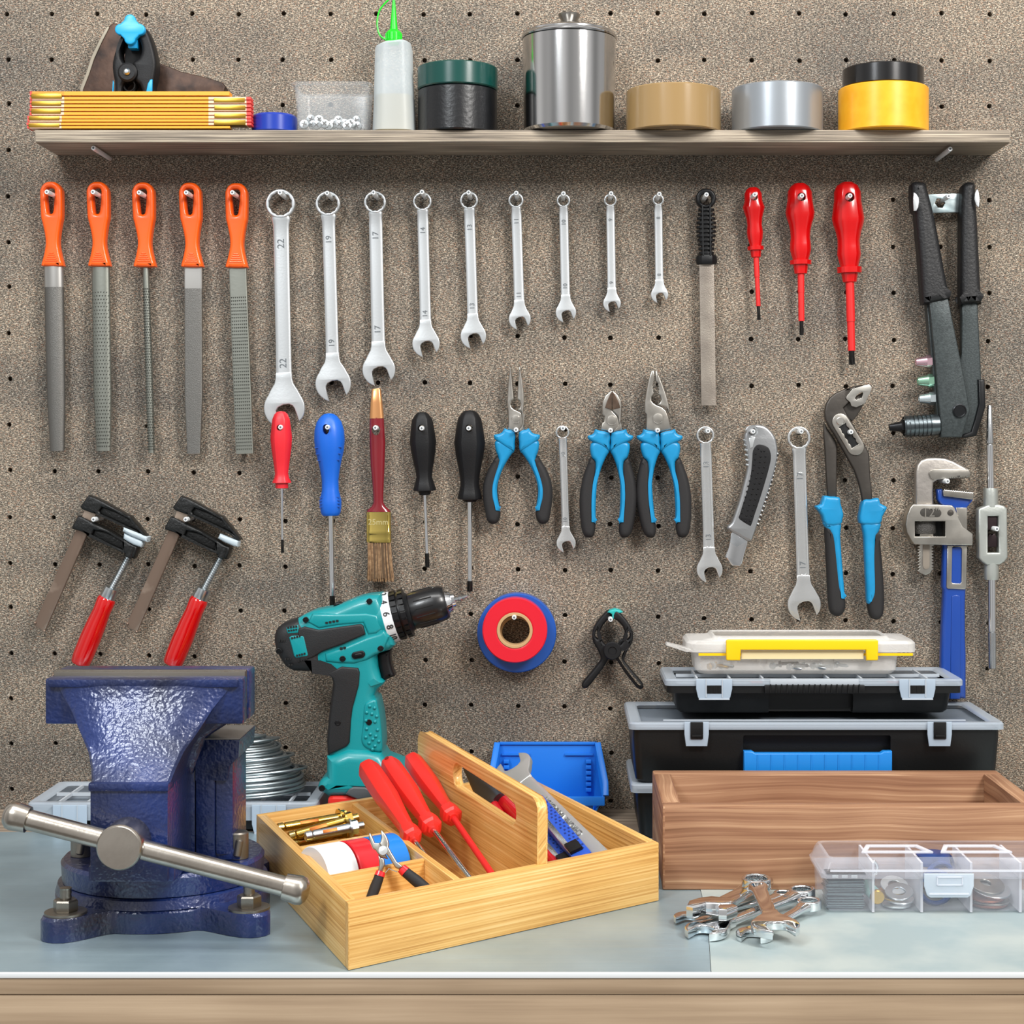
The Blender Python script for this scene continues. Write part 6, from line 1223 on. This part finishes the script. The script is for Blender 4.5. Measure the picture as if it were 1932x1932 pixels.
for bb in (.277, .593): T.part('divider', prism(pq(ta, .334-td/2, bb-.0032/L2, bb+.0032/L2), .0055, HT-.0025, .0006), M_bam, grain=E1)
e2 = E2.normalized(); Mp = Matrix((e2, Vector((-e2.y, e2.x, 0)), Vector((0, 0, 1)))).transposed().to_4x4(); Mp.translation = P(.595, 0, 0)
po = [(.0035, HT), (.0035, .090), (.0045, .0955), (.008, .0992), (.014, .1012), (L2-.016, .1078), (L2-.008, .1068), (L2-.003, .103), (L2-.001, .098), (L2-.001, HT+.0003), (L2-.010, HT+.0003), (L2-.010, .0056), (.0100, .0056), (.0100, HT+.0003), (.0035, HT+.0003)]
sl = stad(.17*L2+.006, .0805, .635*L2, .0850, .0100, .0105, 8)
T.part('handle_panel', xf(plate([po, sl], 0, .0090, .0012), Mp), M_bam, grain=E2, label='upright handle panel with a long hand slot')

# contents: three red screwdrivers
M_rm = M_redmatte
def tdriver(label, pa, pc, pv, ext, hw, cw, sw, smat, lob, red=False, rot=.3):
    a = W(*pa[:2], D-pa[2]); c = W(*pc[:2], D-pc[2]); v = W(*pv[:2], D-pv[2]); dv = (v-c).normalized(); tip = v+dv*ext
    M = frame(a, c, (0, -1, .5)); T = Thing('screwdriver', label, 'screwdriver', M, 'red screwdrivers in the bamboo tray'); Lh = (c-a).length
    pr = [(0, 0), (.0008, hw*.45), (.004, hw*.82), (.010, hw*.97), (Lh*.25, hw), (Lh*.45, hw*.98), (Lh*.7, hw*.72), (Lh*.86, hw*.6), (Lh*.88, cw*.8), (Lh*.885, cw), (Lh*.96, cw*1.03), (Lh*.975, cw*.8), (Lh*.98, cw*.55), (Lh, cw*.5), (Lh, sw)]
    T.part('handle', lathe((0, 0, 0), (0, 0, -1), pr, 60, (6, lob), rot=rot), M_rm, angle=30)
    tl = T.Mi @ tip; cl = T.Mi @ c
    T.part('shaft', lathe(cl, tl-cl, [(-.002, sw), ((tl-cl).length-.006, sw), ((tl-cl).length, sw*.5)], 20), smat)
    return T
T1 = tdriver('red-handled screwdriver nearest the bolts, its thin shaft hidden by the divider', (692, 1446, 1.665), (782, 1585, 1.500), (806, 1618, 1.458), .030, .0112, .0088, .0019, M_chrome, .7)
T2 = tdriver('middle red-handled screwdriver in the tray, hole in its end and steel shaft', (733, 1440, 1.684), (818, 1566, 1.52), (886, 1657, 1.41), .012, .0108, .0096, .0026, M_chrome, .7)
T3 = tdriver('red-handled screwdriver with a red sleeved shaft, nearest the tray handle', (776, 1431, 1.70), (857, 1545, 1.545), (928, 1649, 1.42), .012, .0098, .0092, .0028, mat('red_sleeve', '', 0), .7)
T2.part('hang_hole', lathe((0, -.0098, -.010), (0, -1, 0), [(0, .0022), (.0006, .0022)], 20), mat('dark_red', '7a1512', .6), parent=T2.o.children[0] if T2.o.children else None)
# sleeve anchors
M_gold = mat('yellow_zinc', 'c9a545', .18, 1, col2='b9a56a', nscale=60)
def anchor(label, pa, pb, r, mtl, head=True):
    a = W(*pa[:2], D-pa[2]); b = W(*pb[:2], D-pb[2]); M = frame(a, b, (0, -1, .5)); T = Thing('sleeve_anchor', label, 'bolt', M, 'sleeve anchors in the tray'); L_ = (b-a).length
    g = [lathe((0, 0, 0), (0, 0, -1), [(0, r*.75), (.001, r*1.05), (.006, r*1.08), (.0075, r*.8), (.008, r), (L_-.012, r), (L_-.012, r*.7)], 24)]
    T.part('sleeve', g, mtl)
    T.part('slot', [box(-r*.35, r*.35, -r*1.08, -r*.9, -L_*.55, -L_*.30, .0004)], mat('copper_thread', 'a5622f', .4, .8))
    if head: T.part('nut', [lathe((0, 0, -L_+.012), (0, 0, -1), [(0, r*1.9), (.0015, r*1.9)], 32), lathe((0, 0, -L_+.0105), (0, 0, -1), [(0, r*1.6), (.0055, r*1.6)], 6), lathe((0, 0, -L_+.005), (0, 0, -1), [(0, r*.8), (.006, r*.75)], 16)], mtl)
pz = lambda a, b, z: TR.M @ P(a, b, z)
def topx(v): # world -> px, dist
    d = v-CAM; return (CX+F*d.x/d.y, CY-F*d.z/d.y, d.y)
anchor('long gold-coloured sleeve anchor on top of the pile, its nut beside the red screwdriver', (522, 1563, 1.592), (661, 1539, 1.626), .0043, M_gold)
anchor('thick gold-coloured sleeve anchor lying diagonally below the longest anchor', (544, 1580, 1.570), (674, 1542, 1.594), .0046, M_gold)
anchor('zinc-grey sleeve anchor lowest at the front of the bolt pile', (575, 1579, 1.543), (684, 1557, 1.562), .0042, M_zinc)
for k, (a0, b0, a1, b1, z) in enumerate(((.05, .66, .30, .70, .0105), (.05, .74, .30, .78, .0105), (.05, .84, .29, .80, .0105), (.06, .90, .30, .88, .0105), (.06, .70, .30, .66, .0200), (.06, .79, .29, .75, .0200), (.06, .88, .30, .84, .0200), (.07, .72, .29, .76, .0300), (.07, .84, .29, .87, .0300))):
    p0, p1 = topx(pz(a0, b0, z)), topx(pz(a1, b1, z))
    anchor(NTH[k]+' gold-coloured sleeve anchor buried under the bolt pile, counted from the bottom up', p0, p1, .0040, M_gold)
# small tape rolls standing in the middle compartment
for lab, a0, a1, m_ in (('white tape roll standing on edge in the bamboo tray, nearest the left wall', .032, .125, mat('white_tape', 'eceef0', .35, coat=.1)), ('small red tape roll between the white and blue rolls in the tray', .131, .197, mat('red_tape', 'd8202a', .25, coat=.3)), ('small blue tape roll standing on edge beside the little cutters in the tray', .203, .290, mat('blue_tape', '1a78cf', .25, coat=.3))):
    c0 = P(a0, .445, 0); w_ = (a1-a0)*L1; T = Thing('electrical_tape', lab, 'tape roll', TR.M @ Vector((c0.x, c0.y, .0058+.0263)), 'tape rolls in the bamboo tray')
    T.part('tape', ringg((0, 0, 0), E1, .026, .0135, w_, 72, .0008), m_); T.part('core', ringg(E1.normalized()*.0003, E1, .0134, .012, w_-.0006, 48, .0003), MC['kraft_core'])
# little cutters: traced on a tilted plane
z9 = Z(480, 1430, 4.6)
pm = W(727, 1605, D-1.412); M = frame(pm, pm+Vector((0, -.35, -1)), (0, -1, .35)); T = Thing('mini_cutters', 'small side cutters with red-tipped black handles leaning on the tray divider', 'pliers', M)
qz = lambda pts, dy=0: T.Q(z9(pts), dy)
T.part('jaw', plate([qz([(998, 648), (1012, 660), (1030, 700), (1045, 738), (1085, 740), (1120, 770), (1140, 840), (1160, 875), (1130, 870), (1098, 860), (1070, 830), (1050, 800), (1028, 790), (1008, 740), (994, 690)])], .001, .006, .001), M_jaw)
T.part('jaw', plate([qz([(1100, 632), (1115, 636), (1140, 665), (1160, 705), (1172, 750), (1165, 775), (1190, 820), (1220, 870), (1240, 905), (1292, 945), (1258, 972), (1225, 955), (1200, 915), (1180, 880), (1150, 840), (1120, 800), (1085, 742), (1098, 735), (1105, 690)])], -.0015, .006, .001), M_jaw)
T.part('jaw', plate([qz([(1075, 840), (1098, 862), (1125, 875), (1130, 930), (1110, 985), (1072, 985), (1085, 930), (1082, 890)])], .001, .005, .001), M_jaw)
c = qz([(1122, 808)])[0]; T.part('pivot', lathe((c[0], 0, c[1]), (0, -1, 0), [(0, .0036), (.0048, .0036), (.0052, 0)], 24), M_satin)
for a, b, c_, w_ in (((1098, 985), (1085, 1025), (1010, 1225), 42), ((1275, 958), (1312, 992), (1510, 1150), 44)):
    pp = [(lambda p: (p[0], 0, p[1]))(qz([x])[0]) for x in (a, b, c_)]; kk = w_/4.6/2337
    h = T.part('handle', loft([(*pp[1], kk, kk*.8), (*[(pp[1][i]+pp[2][i])/2 for i in range(3)], kk*1.15, kk*.9), (*pp[2], kk*1.05, kk*.85)], 20, 2.2), M_grip); T.part('handle_collar', loft([(*pp[0], kk*.95, kk*.8), (*pp[1], kk*1.1, kk*.9)], 20, 2.4), mat('red_tape', '', 0), parent=h, label='red handle collar')
sp_ = [qz([p])[0] for p in ((1136, 998), (1160, 970), (1170, 962), (1162, 958), (1200, 975), (1240, 990))]
T.part('return_spring', tube([(p[0], 0, p[1]) for p in sp_], .0004, 6), M_zinc)
# big spanner leaning in the right compartment
sP = lambda px, py, d: W(px, py, D-d)
hd_ = sP(969, 1450, 1.725); en = sP(1174, 1652, 1.489)
M = frame(en, hd_, (0, -1, .55)); T = wrench('large satin open-ended spanner leaning in the right compartment of the bamboo tray', None, en, hd_, (-.15, -1, .6), .0125, .009, .0200, .0072, .0062, mat('tray_spanner', 'd4d6d4', .34, .7, bump=.05), '', name='spanner', ang=-14)
T.part('stamped_text', text('CHROME VANADIUM', .0085, (0, -.0028, -(en-hd_).length*.50), (0, 0, -1), (1, 0, 0), .0003, 1.1), mat('raised_steel', 'b5b8b8', .35, 1), parent=T.o.children[0] if T.o.children else None)
T.part('size_mark', text('19', .009, (0, -.0028, -(en-hd_).length*.16), (0, 0, -1), (1, 0, 0), .0003), MC['raised_steel'], parent=T.o.children[0] if T.o.children else None)
# red-handled pliers behind the handle panel
T = Thing('pliers', 'dark steel pliers with shiny red handles seen through the slot of the tray handle', 'pliers', pz(.70, .55, .03))
l3 = lambda px, py, d: tuple(T.Mi @ W(px, py, D-d))
M_plas = mat('translucent_red', 'b5121c', .15, coat=.6)
T.part('jaw', [loft([(*l3(880, 1448, 1.665), .003, .004), (*l3(898, 1470, 1.652), .007, .006), (*l3(922, 1500, 1.63), .0125, .007), (*l3(936, 1516, 1.618), .011, .006)], 20, 3)], mat('dark_jaw', '5a6068', .3, .9))
T.part('handle', [loft([(*l3(920, 1505, 1.63), .006, .005), (*l3(945, 1545, 1.60), .0062, .005), (*l3(985, 1600, 1.55), .0062, .005), (*l3(1040, 1660, 1.475), .0058, .0048)], 16, 2.2)], M_plas)
T.part('handle', [loft([(*l3(938, 1500, 1.63), .006, .005), (*l3(975, 1540, 1.60), .0066, .005), (*l3(1030, 1610, 1.545), .0062, .005), (*l3(1062, 1650, 1.50), .0058, .0048)], 16, 2.2)], M_plas)
# two blue snap-off knives
M_kb = mat('knife_blue', '2450b8', .35); 
for lab, A_, B_, wk in (('blue snap-off knife with perforated grip beside the leaning spanner in the tray', (1010, 1512, 1.612), (1102, 1622, 1.50), .0085), ('blue snap-off knife lying next to the handle panel in the tray', (1006, 1552, 1.60), (1080, 1640, 1.505), .0075)):
    a, b = sP(*A_), sP(*B_); M = frame(a, b, (0, -1, .7)); T = Thing('snap_off_knife', lab, 'knife', M, 'blue knives in the bamboo tray'); L_ = (b-a).length
    k_ = T.part('body', [box(-wk, wk, -.004, .004, -L_, 0, .0018)], M_kb)
    T.part('blade_channel', box(-wk*.95, -wk*.35, -.0048, -.0035, -L_*.9, -.01, .0003), mat('blade_steel', '', 0), parent=k_)
    T.part('perforation', [box(x-.0009, x+.0009, -.0044, -.0038, -L_*i/22-.0012, -L_*i/22+.0012, .0003) for i in range(2, 21) for x in ((wk*.1+(.0018 if i % 2 else 0)), (wk*.55+(.0018 if i % 2 else 0)))], mat('knife_navy', '122a70', .5), parent=k_)
    T.part('slider', box(-wk*.9, wk*.5, -.0075, -.004, -L_*.93, -L_*.80, .001), M_blackpl)

# ---------------------------------------------------------------- wooden crate
YC = .3457; s = sY(YC); x0 = .0877; x1 = .4216; yb = .172; HC = .073
T = Thing('wooden_crate', 'long open crate of brown-stained wood at the right of the bench', 'crate', Vector((x0, -YC, BZ)))
M_cr = wood('stained_spruce', [(.28, '69462f'), (.42, '8a6147'), (.56, 'a27a5c'), (.72, 'c6a07e')], 2.2, 210, .6, .3, big=7, warp=.022, knots=0)
M_cr2 = M_cr
w_, dp = x1-x0, YC-yb; tt = .0185
T.part('front_board', box(0, w_, 0, tt, .0003, HC, .002), M_cr, grain=(1, 0, 0)); T.part('back_board', box(0, w_, dp-tt, dp, .0003, HC, .002), M_cr, grain=(1, 0, 0))
T.part('end_board', box(0.0004, .017, tt, dp-tt, .0003, HC-.0002, .0015), M_cr, grain=(0, 1, 0)); T.part('end_board', box(w_-.017, w_-.0004, tt, dp-tt, .0003, HC-.0002, .0015), M_cr, grain=(0, 1, 0))
T.part('bottom_board', box(.001, w_-.001, .002, dp-.002, .0004, .007), M_cr, grain=(1, 0, 0))
p = W(1782, 1512, .29); R = .026
T = Thing('electrical_tape', 'blue tape roll standing inside the wooden crate, only its top edge showing', 'tape roll', Vector((p.x, -.29, BZ+.0075+R)))
T.part('tape', ringg((0, -.008, 0), (0, 1, 0), R, R*.5, .018, 64, .001), MC['blue_vinyl']); T.part('core', ringg((0, -.0078, 0), (0, 1, 0), R*.5-.0002, R*.44, .0176, 40), MC['kraft_core'])

# ---------------------------------------------------------------- clear compartment box with fittings
YK = .4243; s = sY(YK); x0 = (1557-CX)/s; LK = .235; zt = .0464; dp = .0700
T = Thing('compartment_box', 'clear plastic compartment box with a front latch, in front of the wooden crate', 'compartment box', Vector((x0, -YK, BZ)))
M_kc = mat('clear_box', 'dfe3ee', .12, alpha=.09, spec=.8); M_kd = mat('clear_divider', 'eef0f8', .2, alpha=.35)
lz = H-(1655-CY)/s
T.part('tray', loops([rrect(LK/2, dp/2, LK-.006, dp-.008, .005, .0004), rrect(LK/2, dp/2, LK-.002, dp-.004, .005, .003), rrect(LK/2, dp/2, LK, dp-.002, .005, lz), rrect(LK/2, dp/2, LK-.003, dp-.005, .004, lz), rrect(LK/2, dp/2, LK-.005, dp-.007, .004, .004), rrect(LK/2, dp/2, LK-.009, dp-.011, .004, .0014)]), M_kc)
ld = T.part('lid', loops([rrect(LK/2, dp/2, LK+.006, dp+.003, .005, lz-.001), rrect(LK/2, dp/2, LK+.008, dp+.004, .006, lz+.003), rrect(LK/2, dp/2, LK+.003, dp+.002, .006, lz+.006), rrect(LK/2, dp/2, LK-.001, dp-.001, .006, zt-.004), rrect(LK/2, dp/2, LK-.005, dp-.005, .006, zt-.0006), rrect(LK/2, dp/2, LK-.009, dp-.009, .005, zt), rrect(LK/2, dp/2, LK-.011, dp-.011, .005, zt-.0014), rrect(LK/2, dp/2, LK-.003, dp-.003, .005, zt-.005), rrect(LK/2, dp/2, LK+.003, dp, .005, lz+.004), rrect(LK/2, dp/2, LK+.004, dp+.001, .005, lz-.001)]), M_kc)
for px in (1701, 1852): 
    x = (px-CX)/s-x0; T.part('lid_recess', [plate([[(x-.030, 0), (x+.030, 0), (x+.022, .026), (x-.022, .026)], [(x-.025, .003), (x+.025, .003), (x+.019, .022), (x-.019, .022)]], 0, .002, .0006)], M_kd, parent=ld).matrix_local = Matrix.Translation((0, .018, zt+.0006)) @ Matrix.Rotation(-PI/2, 4, 'X')
T.part('lid_lip', box(.004, LK, -.0012, .0006, lz+.0045, lz+.0062, .0004), M_kd, parent=ld)
for px in (1648, 1739.6, 1833, 1926): x = (px-CX)/s-x0; T.part('divider', box(x-.0010, x+.0010, .001, dp-.003, .0015, zt-.004), M_kd)
x = (1789-CX)/s-x0; hw = 47/s; za, zb_ = H-(1656-CY)/s, H-(1692-CY)/s
lt = T.part('latch', [plate([[(x-hw, za+.004), (x+hw, za+.004), (x+hw, za-.006), (x+hw*.88, zb_+.002), (x+hw*.75, zb_), (x-hw*.75, zb_), (x-hw*.88, zb_+.002), (x-hw, za-.006)]], -.0024, .002, .0008)], mat('latch_clear', 'd6e2ee', .2, alpha=.5), label='clear front latch')
T.part('latch_rib', [box(x-hw*.8, x+hw*.8, -.0045, -.003, zb_+.0025, zb_+.004, .0005), box(x-hw*.5, x+hw*.55, -.0042, -.003, za+.001, za+.0018), box(x-hw*.5, x+hw*.55, -.0042, -.003, za-.0055, za-.0047), box(x-hw*.5, x-hw*.45, -.0042, -.003, za-.0055, za+.0018), box(x+hw*.5, x+hw*.55, -.0042, -.003, za-.0055, za+.0018)], M_kd, parent=lt)
K0 = Vector((x0, -YK, BZ)); M_cop = mat('copper', '7d4a3a', .4, .9)
def kx(px): return (px-CX)/s-x0
# stack of metal blades in the first compartment
for i in range(12):
    solo('utility_blade', 'thin grey blade in the compartment box stack, '+NTH[i]+' from the bottom', 'blade', Matrix.Translation(K0+Vector((kx(1600), .026+.002*random.uniform(-1, 1), .0022+i*.0019))) @ Matrix.Rotation(random.uniform(-.09, .09), 4, 'Z'), plate([[(-.0155, -.012), (.0155, -.012), (.0125, .012), (-.0125, .012)]], 0, .0013, .0003) if False else box(-.0155, .0155, -.014, .014, 0, .0012, .0003), mat('blade_grey', '6e7c80', .3, .9), 'blades in the compartment box')
solo('plastic_clip', 'black slotted clip lying on top of the metal blade stack', 'clip', K0+Vector((kx(1602), .022, .0262)), [box(-.0165, .0165, -.009, .009, 0, .004, .001)]+[box(-.012+i*.008, -.007+i*.008, -.0096, -.0088, .0008, .0032)+(1,) for i in range(3)], [M_blackpl, M_zinc])
solo('threaded_plug', 'pale green sleeve with a brass end in the second compartment', 'plug', K0+Vector((kx(1658), .010, .0125)), [cyl((0, 0, 0), (-.006, .02, .004), .0055, 24, .0008)+(1,), cyl((.0006, -.003, -.0006), (0, .001, 0), .0062, 24, .0008)], [M_brass, mat('pale_green', '8fb5ae', .5)])
def washer(x, y, z, R, r, h, rx, rz, m_, lab, nm='washer', grp='washers in the compartment box'):
    solo(nm, lab, 'washer', Matrix.Translation(K0+Vector((x, y, z))) @ Matrix.Rotation(rz, 4, 'Z') @ Matrix.Rotation(rx, 4, 'X'), ringg((0, 0, 0), (0, 0, 1), R, r, h, 40, .0003), m_, grp)
for i, (dx, y, z, rx, rz) in enumerate(((0, .020, .0022, 0, 0), (.004, .026, .0055, .15, 0), (-.002, .030, .0085, .28, .2), (.003, .024, .0120, .38, -.2), (.001, .034, .0150, .45, .1))):
    washer(kx(1700)+dx, y, z, .0118, .0055, .0016, rx, rz, (M_zinc, M_satin, M_brass)[i % 3], 'bright washer in the second compartment of the clear box, '+NTH[i]+' from the bottom')
solo('hook', 'small chromed screw hook standing in the second compartment', 'hook', K0+Vector((kx(1664), .040, .0024)), [tube(smo([(0, 0, 0), (0, 0, .018), (.002, 0, .022), (.003, 0, .028), (0, 0, .032), (-.003, 0, .028)]), .0016, 10), lathe((0, 0, 0), (0, 0, 1), [(0, .005), (.002, .005), (.012, .003)], 20)], M_chrome)
for i in range(3):
    solo('cable_clip', 'navy blue ring clip in the middle compartment of the clear box, '+NTH[i]+' from the left', 'clip', Matrix.Translation(K0+Vector((kx(1776+14*i), .022+.012*i, .0168+.004*i))) @ Matrix.Rotation(.4*i, 4, 'Z'), [tube([(math.cos(a)*.0135, 0, math.sin(a)*.0135) for a in [PI*2*j/32 for j in range(32)]], .0022, 8, closed=True)], mat('navy_plastic', '24407a', .35), 'navy clips in the compartment box')
solo('cap', 'navy blue cap lying under the lid in the middle compartment', 'cap', K0+Vector((kx(1784), .050, .030)), [lathe((0, 0, 0), (0, 0, 1), [(0, .015), (.008, .014), (.010, .011), (.010, 0)], 36)], MC['navy_plastic'])
for i, (dx, y, z, rx, m_) in enumerate(((0, .024, .0022, 0, M_cop), (.002, .026, .0046, .06, M_steel), (-.002, .026, .0085, .16, M_cop), (.004, .030, .0125, .28, M_zinc), (0, .034, .0165, .36, M_steel))):
    washer(kx(1878)+dx, y, z, .0160, .0045, .0018, rx, .1*i, m_, 'large dull washer in the fourth compartment of the clear box, '+NTH[i]+' from the bottom')

# ---------------------------------------------------------------- pile of chrome spanners
def bp(px, py, z): d = rays(px, py); t = (z-H)/d.z; return CAM+d*t
M_cv = mat('bright_chrome', 'e2e4e6', .07, 1)
g = 'chrome spanners piled in front of the crate'; up = (0, 0, 1)
wrench('chrome spanner lying lowest and furthest left, mostly under the adjustable spanner', g, bp(1478, 1690, .0042), bp(1306, 1733, .0042), up, .0085, .006, .0150, .0052, .0052, M_cv, name='spanner')
wrench('long chrome spanner with its open end at the front left of the pile', g, bp(1513, 1686, .0115), bp(1333, 1756, .0050), up, .0112, .0082, .0172, .0058, .0072, M_cv, '13', name='spanner', ts=.006)
wrench('slim chrome spanner under the topmost one, its open end in the middle at the front', g, bp(1527, 1706, .0085), bp(1424, 1764, .0038), up, .0100, .0072, .0148, .0050, .0058, M_cv, '10', name='spanner', ts=.005)
wrench('largest chrome spanner on top of the pile, ring raised and open end towards the front', g, bp(1427, 1666, .0200), bp(1463, 1750, .0130), up, .0124, .0096, .0190, .0064, .0074, M_cv, '17', name='spanner', ts=.008)
# adjustable spanner
p0, p1 = bp(1440, 1662, .0100), bp(1352, 1713, .0160); M = frame(p0, p1, up); T = Thing('adjustable_spanner', 'chrome adjustable spanner with a thick head, lying on the left of the pile', 'wrench', M, g); L_ = (p0-p1).length
T.part('body', [loft([(0, 0, .002, .0085, .004), (0, 0, -.004, .0105, .0042), (0, 0, -L_*.5, .0075, .0036), (0, 0, -L_+.012, .0085, .0045)], 20, 3.2), plate([[(-.011, -L_+.018), (-.018, -L_+.006), (-.021, -L_-.008), (-.017, -L_-.024), (-.011, -L_-.026), (-.006, -L_-.008), (.004, -L_-.006), (.012, -L_+.002), (.010, -L_+.018)]], 0, .011, .002)], M_cv)
T.part('sliding_jaw', plate([[(.003, -L_-.006), (.013, -L_+.002), (.019, -L_-.004), (.016, -L_-.022), (.010, -L_-.024), (.005, -L_-.012)]], 0, .0095, .0015), M_cv)
T.part('worm_screw', lathe((.012, 0, -L_+.006), (-1, 0, -.3), [(i*.0012, .0036 if i % 2 else .0029) for i in range(8)], 20), M_brass)
